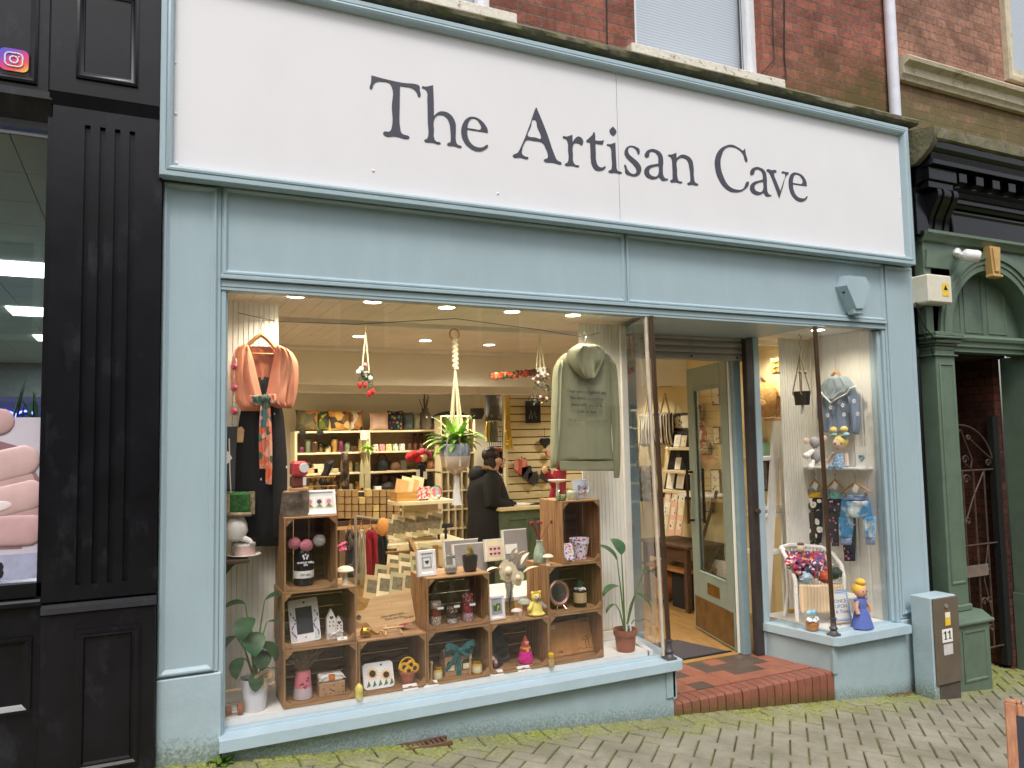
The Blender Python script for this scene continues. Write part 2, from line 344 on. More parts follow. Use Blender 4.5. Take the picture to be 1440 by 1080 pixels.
# ================================================================== materials of the place
TEAL=C('teal_paint',(167,187,195),rough=.42,var=.035,scale=5,bump=.12,bscale=90,stretch=(1,1,.25),spec=.4)
TEALR=C('teal_riser_paint',(160,180,187),rough=.5,var=.05,scale=8,bump=.15,bscale=120); add_dirt(TEALR,-.03,.26,lin((84,94,72)),scale=75,thr=.46,amt=.6)
TEALP=C('teal_plinth_paint',(170,189,197),rough=.5,var=.05,scale=6,bump=.25,bscale=30); add_dirt(TEALP,-.02,.32,lin((96,104,62)),scale=60,thr=.45,amt=.7)
TEALS=C('teal_sill_paint',(178,199,209),rough=.35,var=.04,scale=6,bump=.15,bscale=40)
wear(TEAL,lin((157,177,186)),scale=3,lo=.5,hi=.75,amt=.5); wear(TEAL,lin((140,160,168)),scale=34,lo=.66,hi=.7,amt=.35)
WBOARD=C('white_sign_board',(232,230,233),rough=.38,var=.012,scale=2.5,spec=.35)
LETTER=C('charcoal_vinyl',(72,72,84),rough=.45,var=.02)
wear(WBOARD,lin((214,213,214)),scale=2.0,lo=.5,hi=.8,amt=.2,stretch=(1,1,.6)); wear(WBOARD,lin((190,188,186)),scale=50,lo=.7,hi=.74,amt=.3)
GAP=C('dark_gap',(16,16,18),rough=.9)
BRICK=brickmat('red_brick',lin((172,108,90)),lin((130,82,70)),lin((122,110,102)),moss=(4.0,5.0,lin((88,82,44))))
BRICK2=brickmat('orange_brick',lin((182,134,112)),lin((148,106,90)),lin((130,116,104)),moss=(3.9,5.1,lin((104,100,66))))
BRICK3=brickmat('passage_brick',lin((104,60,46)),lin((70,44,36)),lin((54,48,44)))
STONE=C('mossy_stone',(92,88,76),rough=.9,col2=lin((138,130,104)),scale=14,bump=.9,bscale=30,lo=.3,hi=.7); wear(STONE,lin((86,92,42)),scale=7,lo=.48,hi=.62,amt=.75)
SILLP=C('flaking_white_paint',(226,220,206),rough=.7,var=.05,bump=.5,bscale=40); wear(SILLP,lin((128,104,66)),scale=22,lo=.56,hi=.62,amt=.85)
CREAMST=C('cream_stone',(206,194,168),rough=.8,var=.08,bump=.4); wear(CREAMST,lin((104,98,60)),scale=8,lo=.53,hi=.66,amt=.7)
WHITE=C('white_gloss',(236,236,236),rough=.35,var=.03)
WHITEM=C('white_matt',(232,229,220),rough=.7,var=.03)
UPVC=C('white_window_frame',(226,228,232),rough=.4,var=.04)
BLIND=stripes('white_blind',(214,222,232),(188,200,214),freq=88,axis='Z',rough=.6)
GLASS=glass('window_glass',frac=1.5)
GLASSJ=glass('jar_glass',tint=(.94,.96,.95),frac=1.3)
METAL=C('grey_shutter_metal',(168,158,152),rough=.45,metal=.35,var=.1,scale=10,stretch=(1,1,6))
BRONZE=C('bronze_post',(92,72,56),rough=.35,metal=.55,var=.15,scale=10)
BRASS=C('aged_brass',(150,116,60),rough=.35,metal=.8,var=.2)
KICK=C('worn_brass_plate',(122,94,58),rough=.45,metal=.5,var=.25,scale=9)
IVORY=C('ivory_wall_paint',(236,230,210),rough=.75,var=.03,scale=3)
CEILB=C('white_ceiling_board',(232,228,220),rough=.6,var=.05,scale=4)
BEADW=C('white_beadboard',(232,228,218),rough=.5,var=.03)
CREAMW=C('cream_shelf_paint',(232,218,180),rough=.6,var=.05)
OAKF=woodmat('oak_floor',lin((176,138,84)),lin((134,98,56)),rough=.4,axis=1)
BLACKP=C('black_gloss_paint',(19,18,23),rough=.3,var=.3,scale=5,bump=.03,bscale=40,spec=.4); wear(BLACKP,lin((108,110,122)),scale=5,lo=.56,hi=.8,amt=.22,stretch=(1,1,.6)); wear(BLACKP,lin((170,170,172)),scale=45,lo=.72,hi=.74,amt=.5,stretch=(1,1,.5))
BLACKB=C('black_jet_paint',(9,8,11),rough=.22,var=.25,scale=6,bump=.08,bscale=40,spec=.5)
GREENP=C('sage_green_paint',(98,116,99),rough=.4,var=.08,scale=5,bump=.1,bscale=60); wear(GREENP,lin((76,92,78)),scale=4,lo=.5,hi=.7,amt=.5)
BLACK=C('matt_black',(20,20,21),rough=.75,var=.2)
PAPER=C('white_card',(238,236,230),rough=.8,var=.02)
INK=C('black_ink',(28,26,28),rough=.8,var=.05)
def rough_edge(o, mod=.006): pass

# ================================================================== ground
def ground_z(x,y): return gz(x)
gd=MB(); gd.add([(-60,-60,gz(-60)-.011),(60,-60,gz(60)-.011),(60,.12,gz(60)-.011),(-60,.12,gz(-60)-.011)],[(0,1,2,3)])
SAND=C('joint_sand',(58,58,34),rough=.95,col2=lin((104,110,46)),scale=9,bump=.5)
GROUND=struct(gd.build('ground',SAND,None,ang=0))
pv=MB(); c45=math.cos(PI/4)
def block(cx,cy,hx,hy,rot,dz):
    ca,sa=math.cos(rot),math.sin(rot); V=[]; c=.006
    tx=random.uniform(-.008,.008); ty=random.uniform(-.008,.008)
    for z,k in ((-.03,0),(-c,0),(0,c)):
        for a,b in ((-1,-1),(1,-1),(1,1),(-1,1)):
            x=a*(hx-k); y=b*(hy-k); X=cx+x*ca-y*sa; Y=cy+x*sa+y*ca
            V.append((X,Y,gz(X)+z+dz+tx*x+ty*y))
    pv.add(V,[(8,9,10,11)]+[(q+i,q+(i+1)%4,q+4+(i+1)%4,q+4+i) for q in (0,4) for i in range(4)])
def edge_block(cx,cy,hx,hy):          # cut to the straight course along the wall
    pl=[(cx+(a*hx-b*hy)*c45,cy+(a*hx+b*hy)*c45) for a,b in ((-1,-1),(1,-1),(1,1),(-1,1))]; out=[]; Y_=-.2
    for (xa,ya),(xb,yb) in zip(pl,pl[1:]+pl[:1]):
        if ya<=Y_: out.append((xa,ya))
        if (ya<=Y_)!=(yb<=Y_): t=(Y_-ya)/(yb-ya); out.append((xa+(xb-xa)*t,Y_))
    if len(out)<3: return
    n=len(out); mx=sum(p[0] for p in out)/n; my=sum(p[1] for p in out)/n; dz=random.uniform(-.003,.003); V=[]
    for z,k in ((-.03,1),(-.004,1),(0,.94)): V+=[(mx+(x-mx)*k,my+(y-my)*k,gz(x)+z+dz) for x,y in out]
    pv.add(V,[tuple(range(2*n,3*n))]+[(q+i,q+(i+1)%n,q+n+(i+1)%n,q+n+i) for q in (0,n) for i in range(n)])
W_=.1035; g_=.005
for i in range(-80,150):
    for j in range(-150,60):
        d=(i-j)%4
        if d==0: u,v,hu,hv=i+1,j+.5,1,.5
        elif d==3: u,v,hu,hv=i+.5,j+1,.5,1
        else: continue
        x=(u-v)*c45*W_; y=(u+v)*c45*W_
        lim=-.08 if x<5.8 else 1.6
        if not(-3<x<9.5 and -3.3<y<lim): continue
        if y>-.1 and not 5.85<x<7.6: continue
        if x<5.8 and y>-.36: edge_block(x,y,hu*W_-g_,hv*W_-g_); continue
        block(x,y,hu*W_-g_,hv*W_-g_,PI/4,random.uniform(-.003,.003))
x=-3
while x<5.75:
    w=random.uniform(.2,.215); block(x+w/2,-.135+.012*math.sin(x*3),w/2-g_,.058,random.uniform(-.012,.012),random.uniform(-.002,.003)); x+=w
x=-3
while x<5.75:
    w=.104; block(x+w/2,-.028,w/2-g_,.042,0,random.uniform(-.004,.001)); x+=w
PAVE=M('concrete_block_paving',lin((174,168,150)),rough=.92,col2=lin((136,131,114)),scale=3.2,bump=1.0,bscale=210,world=True)
wear(PAVE,lin((190,182,156)),scale=150,lo=.58,hi=.66,amt=.55); wear(PAVE,lin((92,86,70)),scale=9,lo=.55,hi=.72,amt=.4)
# moss grows in the band along the shop wall
N,L=node_helper(PAVE); b=N['Principled BSDF']; src=b.inputs['Base Color'].links[0].from_socket
g=N.new('ShaderNodeNewGeometry'); sp=N.new('ShaderNodeSeparateXYZ'); L.new(g.outputs['Position'],sp.inputs[0])
mr=N.new('ShaderNodeMapRange'); mr.inputs[1].default_value=-.9; mr.inputs[2].default_value=-.02; L.new(sp.outputs['Y'],mr.inputs[0])
nz=N.new('ShaderNodeTexNoise'); nz.inputs['Scale'].default_value=4.5; nz.inputs['Detail'].default_value=9; nz.inputs['Roughness'].default_value=.72; L.new(g.outputs['Position'],nz.inputs['Vector'])
ad=N.new('ShaderNodeMath'); ad.operation='MULTIPLY'; L.new(mr.outputs[0],ad.inputs[0]); L.new(nz.outputs['Fac'],ad.inputs[1])
m2=N.new('ShaderNodeMapRange'); m2.inputs[1].default_value=.28; m2.inputs[2].default_value=.56; m2.inputs[4].default_value=.92; L.new(ad.outputs[0],m2.inputs[0])
n5=N.new('ShaderNodeTexNoise'); n5.inputs['Scale'].default_value=60; L.new(g.outputs['Position'],n5.inputs['Vector'])
cr=N.new('ShaderNodeValToRGB'); cr.color_ramp.elements[0].position=.35; cr.color_ramp.elements[1].position=.65; cr.color_ramp.elements[0].color=(*lin((112,120,44)),1); cr.color_ramp.elements[1].color=(*lin((172,178,84)),1); L.new(n5.outputs['Fac'],cr.inputs[0])
mx=N.new('ShaderNodeMix'); mx.data_type='RGBA'; L.new(m2.outputs[0],mx.inputs[0]); L.new(src,mx.inputs[6]); L.new(cr.outputs[0],mx.inputs[7]); L.new(mx.outputs[2],b.inputs['Base Color'])
o=struct(pv.build('pavement',PAVE,None,ang=25))

# ================================================================== the shop building
SHOP=thing('shop_building','red brick shop with pale blue timber shopfront and tiled entrance','building',(2.9,0,0))
def P(name,mb,mat,par=None,ang=35): return mb.build(name,mat,par or SHOP,ang)
BY=.07     # face of the upper brickwork
def wall_holes(mb, x0,x1,z0,z1, holes, y0, depth):
    xs=sorted({x0,x1,*[h[0] for h in holes],*[h[1] for h in holes]}); zs=sorted({z0,z1,*[h[2] for h in holes],*[h[3] for h in holes]})
    for a,b_ in zip(xs,xs[1:]):
        for c,d in zip(zs,zs[1:]):
            if any(h[0]<=a and b_<=h[1] and h[2]<=c and d<=h[3] for h in holes): continue
            mb.add([(a,y0,c),(b_,y0,c),(b_,y0,d),(a,y0,d)],[(0,1,2,3)])
    for h in holes:
        a,b_,c,d=h; mb.add([(a,y0,c),(a,y0+depth,c),(a,y0+depth,d),(a,y0,d)],[(0,1,2,3)]); mb.add([(b_,y0,c),(b_,y0,d),(b_,y0+depth,d),(b_,y0+depth,c)],[(0,1,2,3)]); mb.add([(a,y0,d),(b_,y0,d),(b_,y0+depth,d),(a,y0+depth,d)],[(0,3,2,1)])
w1=(.80,2.03,4.29,6.0); w2=(3.13,4.33,4.29,6.0)
bw=MB(); wall_holes(bw,.09,5.80,4.0,8.5,[w1,w2],BY,.22); P('brick_wall',bw,BRICK,ang=0)
for (a,b_,c,d) in (w1,w2):
    s=MB(); s.box(a-.11,b_+.11,-.045,BY+.2,c-.092,c-.001,.006); sl=P('window_sill',s,SILLP)
    fr=MB(); fr.frame(a+.002,b_-.002,c,d,[(0,BY+.10),(0,BY+.07),(.035,BY+.07),(.04,BY+.085),(.075,BY+.085),(.085,BY+.12)],fill=False)
    f_=P('sash_window',fr,UPVC)
    pn=MB(); pn.box(a+.08,b_-.08,BY+.115,BY+.119,c+.08,d-.08); P('pane',pn,GLASS,f_)
    bl=MB(); bl.add([(a+.05,BY+.2,c),(b_-.05,BY+.2,c),(b_-.05,BY+.2,d),(a+.05,BY+.2,d)],[(0,1,2,3)]); P('blind',bl,BLIND,f_)
    bk=MB(); bk.box(a+.02,b_-.02,BY+.21,BY+.215,c,d); P('window_back',bk,BLACK,f_)
# stone coping above the fascia, with a broken edge
cp=MB()
def copf(u,v):
    x=.0+5.87*u; prof=[(.08,4.225),(-.05,4.205),(-.10,4.190),(-.114,4.174),(-.108,4.150),(-.09,4.14),(.06,4.14)]
    y,z=prof[round(v*6)]; n=noise.noise(Vector((x*6,v*3,1)))*.012+noise.noise(Vector((x*21,v*5,3)))*.007
    if 1<=round(v*6)<=5: y+=n; z+=n*.7
    return (x,y,z)
cp.grid(copf,240,6); P('stone_coping',cp,STONE,ang=40)
# fascia bed behind the sign, coloured dark for the shadow under the coping
fb=MB(); fb.box(.09,5.84,-.03,.30,2.96,4.14); P('fascia_box',fb,C('fascia_shaded_teal',(92,104,108),rough=.6,var=.15))
# pilasters
def panel(mb, x0,x1,z0,z1, y=0.0, wide=.03):
    mb.frame(x0,x1,z0,z1,[(0,y),(0,y-.012),(.006,y-.017),(.014,y-.017),(.02,y-.010),(wide,y-.004),(wide+.002,y+.006)],fill=True)
lp=MB(); lp.box(.088,.375,0,.30,.415,2.965,.004); panel(lp,.092,.352,.425,2.935); p=P('pilaster',lp,TEAL)
q=MB(); q.box(.086,.392,-.012,.30,gz(.3)-.08,.412,.006); P('plinth',q,TEALP,p)
rp=MB(); rp.box(5.462,5.815,0,.30,.085,2.965,.004); panel(rp,5.478,5.80,.12,2.935); p=P('pilaster',rp,TEAL)
q=MB(); q.box(5.455,5.83,-.012,.30,gz(5.6)-.1,.08,.006); P('plinth',q,TEALP,p)
# transom with two moulded panels
tb=MB(); tb.box(.376,5.461,.0,.06,2.452,2.964); panel(tb,.382,2.928,2.47,2.945,wide=.026); panel(tb,2.945,5.452,2.47,2.945,wide=.026)
tb.box(.37,5.462,-.022,.0,2.446,2.468,.003); P('transom',tb,TEAL)
hd=MB(); hd.box(.376,5.461,-.004,.085,2.405,2.444,.003); hd.box(.376,4.78,.0,.085,2.39,2.404); P('window_head',hd,TEAL)
# left display window: jamb, glass, sill, riser
GY=.055
jm=MB(); jm.box(.376,.402,.008,.085,.09,2.404,.004); jm.box(.402,.412,.03,.085,.1,2.39,.002); P('window_jamb',jm,TEAL)
PLX,PLY=3.165,.03                        # left corner post foot
PTX=3.118
PDX=3.335; PDY=.66                       # where the return meets the door jamb
gl=MB(); gl.box(.412,3.14,GY,GY+.006,.1,2.39); P('display_pane',gl,GLASS,ang=0)
gl=MB(); gl.add([(3.16,.06,.1),(3.333,.655,.1),(3.333,.655,2.39),(3.118,.06,2.39)],[(0,1,2,3)]); P('return_pane',gl,GLASS,ang=0)
sl=MB()
sl.prismz([(.376,-.085),(3.235,-.085),(3.262,-.06),(3.36,.66),(3.30,.66),(3.14,.075),(.376,.075)],.035,.092); 
sl.prismz([(.402,.035),(3.145,.035),(3.16,.05),(3.32,.66),(3.29,.66),(3.12,.085),(.402,.085)],.092,.104)
P('shop_window_sill',sl,TEALS)
rs=MB(); rs.add([(.392,-.03,gz(.39)-.04),(3.20,-.03,gz(3.2)-.04),(3.20,-.03,.034),(.392,-.03,.034)],[(0,1,2,3)])
rs.add([(3.20,-.03,-.35),(3.335,.66,-.35),(3.335,.66,.034),(3.20,-.03,.034)],[(0,1,2,3)])
rs.box(3.14,3.212,-.042,-.028,-.15,.034,.003); rs.box(3.19,3.222,-.042,.0,-.16,.034,.003); P('stall_riser',rs,TEALR,ang=0)
dg=MB(); dg.box(.40,3.19,-.034,.0,.021,.0345); P('sill_painted_shadow',dg,GAP)  # dark strip painted in as the shadow line below the sill
# corner posts (slim bronze columns on turned feet)
def post(xb,yb,xt,zb,zt,white):
    m=MB(); m.tube([(xb,yb,zb),(xt,yb,zt)],.017,10); o=P('corner_post',m,BRONZE)
    ft=MB(); ft.box(xb-.038,xb+.038,yb-.038,yb+.038,zb,zb+.014,.004); ft.lathe([(.034,.014),(.030,.024),(.022,.034),(.030,.046),(.031,.056),(.022,.068),(.020,.11),(.026,.118),(.026,.126),(.018,.13)],(xb,yb,zb),14); P('post_foot',ft,C('weathered_foot',(86,80,82),rough=.45,metal=.3),o)
    if white:
        w=MB(); w.tube([(xb-.026,yb+.028,zb+.02),(xt-.026,yb+.028,zt)],.014,6); P('glazing_bead',w,C('cream_bead',(206,190,172),rough=.5),o)
post(3.19,-.012,3.13,.092,2.39,True)
post(4.705,-.012,4.66,.058,2.39,False)
# right bay
sl=MB(); sl.prismz([(4.68,-.085),(5.47,-.085),(5.47,.085),(4.74,.085),(4.70,.56),(4.535,.56),(4.645,-.055)],-.005,.056)
sl.prismz([(4.735,.04),(5.43,.04),(5.43,.09),(4.76,.09),(4.70,.55),(4.66,.55)],.056,.068); P('shop_window_sill',sl,TEALS)
rs=MB(); rs.add([(4.675,-.03,-.46),(5.46,-.03,-.53),(5.46,-.03,-.006),(4.675,-.03,-.006)],[(0,1,2,3)])
rs.add([(4.555,.56,-.3),(4.675,-.03,-.45),(4.675,-.03,-.006),(4.555,.56,-.006)],[(0,1,2,3)])
rs.box(4.66,4.70,-.042,-.02,-.215,-.006,.003); P('stall_riser',rs,TEALR,ang=0)
jm=MB(); jm.box(5.43,5.461,.008,.11,.056,2.404,.004); jm.box(5.395,5.43,.03,.11,.068,2.39,.003); P('window_jamb',jm,TEAL)
gl=MB(); gl.box(4.73,5.395,GY,GY+.006,.066,2.39); P('display_pane',gl,GLASS,ang=0)
gl=MB(); gl.add([(4.72,.04,.066),(4.61,.56,.066),(4.60,.56,2.39),(4.675,.04,2.39)],[(0,3,2,1)]); P('return_pane',gl,GLASS,ang=0)
# lobby: soffit, shutter, jambs, door
sf=MB(); sf.add([(3.12,.05,2.395),(4.70,.05,2.395),(4.60,.72,2.36),(3.30,.72,2.36)],[(0,3,2,1)]); P('lobby_soffit',sf,TEAL,ang=0)
sh=MB(); z=2.385
for k in range(4):
    h=.052 if k<3 else .055
    sh.prismx([(.60,z),(.592,z-h*.3),(.592,z-h*.7),(.60,z-h+.004),(.64,z-h+.004),(.64,z)],3.40,4.50); z-=h
SH=P('roller_shutter',sh,METAL)
for xx in (3.50,3.95,4.42): bo=MB(); bo.ball((xx,.59,z+.028),.009,8,5); P('shutter_bolt',bo,BLACK,SH)
gr=MB(); gr.box(4.475,4.545,.545,.60,-.2,2.36,.004); P('shutter_guide',gr,C('guide_dark',(74,66,64),rough=.4,metal=.4)); 
gr=MB(); gr.box(4.548,4.61,.54,.60,-.2,2.38,.003); P('lobby_jamb',gr,TEAL)
kn=MB(); kn.lathe([(.012,0),(.012,.02),(.02,.024),(.02,.04),(.0,.046)],(0,0,0),10); kn.v=[(4.51+x,.545-z_,.95+y) for x,y,z_ in kn.v]; P('lock_knob',kn,BRONZE)
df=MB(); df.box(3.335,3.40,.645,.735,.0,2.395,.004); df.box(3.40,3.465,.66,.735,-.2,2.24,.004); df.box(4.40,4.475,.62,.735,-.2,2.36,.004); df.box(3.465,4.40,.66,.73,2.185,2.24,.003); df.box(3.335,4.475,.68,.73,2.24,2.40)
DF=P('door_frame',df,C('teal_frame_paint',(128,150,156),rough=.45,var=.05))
lf=MB(); lf.tube([(3.36,.64,.92),(3.36,.6,.92)],.018,10); P('frame_knob',lf,METAL,DF)
# the open door, hinged on the right, swung inwards past a right angle
D=MB(); ang_=R(180-106); D.M=Matrix.Translation((4.39,.70,-.185))@Matrix.Rotation(-(PI-ang_)+PI,4,'Z')   # local +x runs from hinge to free edge
W,H=.84,2.375; T=.044
D.box(0,.13,-T,0,0,H,.004); D.box(W-.13,W,-T,0,0,H,.004); D.box(.13,W-.13,-T,0,H-.19,H,.004); D.box(.13,W-.13,-T,0,0,.52,.004)
for yy in (-T-.0015,): pass
D.frame(.13,W-.13,.52,H-.19,[(0,-T-.002),(.012,-T-.004),(.022,-T+.008)],fill=False); D.frame(.13,W-.13,.52,H-.19,[(0,.002),(.012,.004),(.022,-.008)],fill=False)
DOORM=C('door_sage_paint',(136,150,142),rough=.42,var=.05,scale=5,bump=.06)
DO=P('door',D,DOORM)
def dpart(n,fn,mat): m=MB(); m.M=D.M; fn(m); return P(n,m,mat,DO)
dpart('door_glass',lambda m:m.box(.15,W-.15,-T*.5-.003,-T*.5+.003,.53,H-.2),GLASS)
dpart('kick_plate',lambda m:(m.box(.03,W-.03,-T-.003,-T-.0005,.02,.30),m.box(.03,W-.03,.0005,.003,.02,.30)),KICK)
dpart('letter_plate',lambda m:(m.box(.28,.52,.0005,.008,.36,.46,.003),m.box(.31,.49,.008,.011,.385,.435,.002)),BRASS)
def hnd(m):
    for y in (-T-.055,.055): m.tube([(W-.07,y,.95),(W-.07,y,1.45)],.014,8)
    for z in (.98,1.42): m.tube([(W-.07,-T-.055,z),(W-.07,.055,z)],.011,8)
dpart('pull_handle',hnd,C('dark_bronze',(70,56,40),rough=.4,metal=.6))
for z in (.25,1.15,2.0): dpart('hinge',lambda m,z=z:m.tube([(-.008,-T*.5-.03,z),(-.008,-T*.5-.03,z+.11)],.011,8),METAL)
ds=MB(); ds.box(4.386,4.399,.664,.682,-.19,2.18); P('door_stop',ds,WHITEM,DF)
# tiled step
ST=-.2
st=MB(); st.add([(3.2,-.0,ST-.012),(4.69,-.0,ST-.012),(4.57,.66,ST-.012),(3.34,.66,ST-.012)],[(0,1,2,3)]); st.add([(3.2,.01,-.5),(4.69,.01,-.5),(4.69,.01,ST-.012),(3.2,.01,ST-.012)],[(0,1,2,3)])
STEP=P('tiled_step',st,C('tile_grout',(118,104,92),rough=.9),ang=0)
TR=C('red_quarry_tile',(142,88,70),rough=.5,var=.14,scale=7,bump=.12,bscale=30); TD=C('black_quarry_tile',(84,70,62),rough=.5,var=.15,scale=8,bump=.1)
tr=MB(); td=MB()
dark={(0,3),(1,2),(2,4),(3,3),(2,3),(4,3),(1,0),(4,1),(5,2),(5,4),(6,3)}
darkset={(2,1),(3,2),(4,3),(5,2),(5,3),(6,1),(6,3),(4,1),(3,3),(7,2)}
x0=3.235; t=.152
def clipx(y): return (3.205+(y)*.2+.004, 4.685-y*.19-.004)
for r in range(4):
    for c in range(10):
        ya=.145+r*t*.86; yb=min(ya+t*.86-.005,.665); xa=x0+c*t; xb=xa+t-.005
        l,rr=clipx((ya+yb)/2); xa=max(xa,l); xb=min(xb,rr)
        if xb-xa<.02: continue
        m=td if (c,r) in {(3,0),(5,1),(6,1),(5,2),(4,2),(6,2),(7,2),(4,3),(2,2),(6,3),(7,3)} else tr
        if r==0: m=td if c==2 else tr
        m.box(xa,xb,ya,yb,ST-.03,ST+random.uniform(-.001,.001),.003)
bn=MB(); xx=3.208
while xx<4.68:
    w=min(.073,4.682-xx); q=[(.012,-.52),(.0,-.50),(-.002,ST-.035),(.004,ST-.012),(.016,ST-.002),(.03,ST),(.14,ST),(.14,ST-.05)]
    dy=-.02+random.uniform(-.003,.003); bn.prismx([(y+dy,z) for y,z in q],xx+.003,xx+w-.003); xx+=.0735
nr=len(tr.f); tr.add(td.v,td.f); o=P('tile_pattern',tr,TR,STEP); o.data.materials.append(TD)
for i,p in enumerate(o.data.polygons): p.material_index=int(i>=nr)
P('bullnose_pattern',bn,add_dirt(C('bullnose_tile',(136,84,68),rough=.45,var=.16,scale=9,bump=.15),.0,.24,lin((84,84,44)),scale=50,thr=.5),STEP)
# interior shell
FZ=-.195
fl=MB()
for k in range(46):
    xa=.3+k*.12; y=.68 if 3.2<xa<4.5 else .8; fl.box(xa,xa+.118,.672 if xa>3.2 else .42,6.2,FZ-.03,FZ,.001)
struct(fl.build('shop_floor',OAKF,None))
dfm=MB(); dfm.box(.402,3.10,.088,.45,.1,.134); dfm.prismz([(3.09,.088),(3.13,.088),(3.27,.58),(3.20,.58)],.1,.134); dfm.box(.402,2.98,.45,.46,-.19,.134); P('window_bed',dfm,C('white_shelf_board',(238,236,232),rough=.55,var=.04,scale=5))
dfm=MB(); dfm.prismz([(4.76,.088),(5.40,.088),(5.40,.75),(4.72,.75)],.03,.062); P('window_bed',dfm,MATS['white_shelf_board'])
# display ceiling: boards running into the shop, with a downstand bead between front and rear
cl=MB(); x=.38
while x<5.46:
    cl.box(x,x+.098,.07,1.02,2.42,2.45,.003)
    cl.box(x,x+.098,1.05,3.05,2.475,2.5,.003); x+=.1
P('boarded_ceiling',cl,CEILB)
cb=MB(); cb.box(.38,5.45,1.00,1.06,2.385,2.47,.004); cb.box(.38,5.45,1.06,1.10,2.42,2.48,.004); P('ceiling_bead',cb,CEILB)
bh=MB(); bh.box(.3,3.42,3.02,3.10,2.12,2.6); bh.add([(3.42,3.02,2.12),(5.46,2.55,2.12),(5.46,2.55,2.6),(3.42,3.02,2.6)],[(0,1,2,3)]); P('bulkhead',bh,IVORY)
bc=MB(); bc.box(.3,5.46,2.92,3.02,2.44,2.50,.01); P('cornice',bc,CEILB)
rc=MB(); rc.add([(.3,3.1,2.2),(5.5,3.1,2.2),(5.5,6.2,2.2),(.3,6.2,2.2)],[(0,3,2,1)]); rc.box(.3,5.5,3.6,3.75,2.08,2.2,.01); P('rear_ceiling',rc,CEILB)
wl=MB(); wl.box(.22,.3,.42,6.2,-.2,2.6); wl.box(.3,5.47,5.42,5.5,-.2,2.6); P('inner_wall',wl,IVORY); wl=MB(); wl.box(5.47,5.55,.75,6.2,-.2,2.6); P('inner_wall',wl,C('lamplit_cream_wall',(230,212,164),rough=.75,var=.03,scale=3))  # right wall coloured yellower, with the warm lamplight painted in
wl=MB(); wl.box(.2,5.5,.30,6.2,2.62,2.66); P('ceiling_void',wl,GAP)
# beadboard cheeks of the display
def bead(xa,ya,xb,yb,z0,z1,pitch=.028,name='beadboard'):
    m=MB(); L=math.hypot(xb-xa,yb-ya); n=max(1,int(L/pitch)); dx,dy=(xb-xa)/L,(yb-ya)/L; nx,ny=dy,-dx
    P_=[]
    for k in range(n):
        for t,dep in ((0,.006),(.12,0),(.88,0),(1,.006)):
            s=(k+t)*L/n; P_.append((xa+dx*s-nx*dep,ya+dy*s-ny*dep))
    for (a,b_) in zip(P_,P_[1:]): m.add([(*a,z0),(*b_,z0),(*b_,z1),(*a,z1)],[(0,1,2,3)])
    return P(name,m,BEADW,ang=0)
bead(.415,.38,.735,.41,.20,2.40); 
sk=MB(); sk.box(.41,.735,.36,.378,.134,.20,.004); sk.box(.402,.41,.085,.38,.134,2.40); P('skirting',sk,BEADW)
bead(2.86,.50,3.18,.46,.20,2.40); sk=MB(); sk.box(2.86,3.2,.44,.456,.134,.2,.004); sk.box(3.18,3.235,.44,.50,.134,2.40,.004); P('skirting',sk,BEADW)
bead(5.03,.74,5.40,.74,.062,2.41); bead(5.40,.74,5.405,.11,.062,2.41,pitch=.105)
wq=MB(); wq.box(5.41,5.47,.1,.75,-.2,2.6); P('inner_wall',wq,BEADW)
# ------------------------------------------------------------------ downlights: fixture + the lamp it holds
LAMP=emis('warm_lamp',(1.0,.9,.7),14)
def downlight(px,py,z,power,label):
    d=_f+_r*((px-720)/FPX)-_u*((py-540)/FPX); p=CAM+d*((z-CAM.z)/d.z)
    return dl(p.x,p.y,z,power,label)
def dl(x,y,z,power,label):
    t=thing('downlight',label,'ceiling light',(x,y,z),'recessed downlights in the shop ceiling')
    m=MB(); m.lathe([(.062,-.001),(.06,-.006),(.05,-.008),(.046,-.004)],(x,y,z),20); m.build('rim',WHITE,t)
    m=MB(); m.lathe([(.0,-.0085),(.052,-.0085),(.052,-.006)],(x,y,z),20); m.build('lens',LAMP,t)
    l=bpy.data.lights.new('lamp','SPOT'); l.energy=power; l.color=(1,.91,.73); l.spot_size=R(150); l.spot_blend=.6; l.shadow_soft_size=.045
    o=bpy.data.objects.new('lamp',l); COL.objects.link(o); o.location=(0,0,-.024); o.parent=t
    return t
for k,(px,py) in enumerate([(416,415),(524,423),(628,431),(720,437),(806,442)]): downlight(px,py,2.42,20,'lit downlight at the front above the window, '+['far left','left of centre','in the middle','right of centre','far right'][k]+' one of five')
for k,(px,py) in enumerate([(543,451),(646,458),(747,463)]): downlight(px,py,2.475,34,'lit downlight of the second row back, '+['left','middle','right'][k]+' one of three')
for k,(px,py) in enumerate([(505,472),(598,478),(688,484)]): downlight(px,py,2.475,34,'lit downlight of the third row, near the cream bulkhead, '+['left','middle','right'][k]+' one')
downlight(1069,481,2.43,22,'lit downlight to the left in the small right hand window')
downlight(1150,463,2.42,16,'lit downlight behind the brown post of the right hand window')
for x,y in ((1.2,4.2),(2.6,4.3),(4.1,4.3),(4.9,3.2),(2.0,4.5),(3.5,4.5)): dl(x,y,2.199,42,'lit downlight of the back room ceiling')
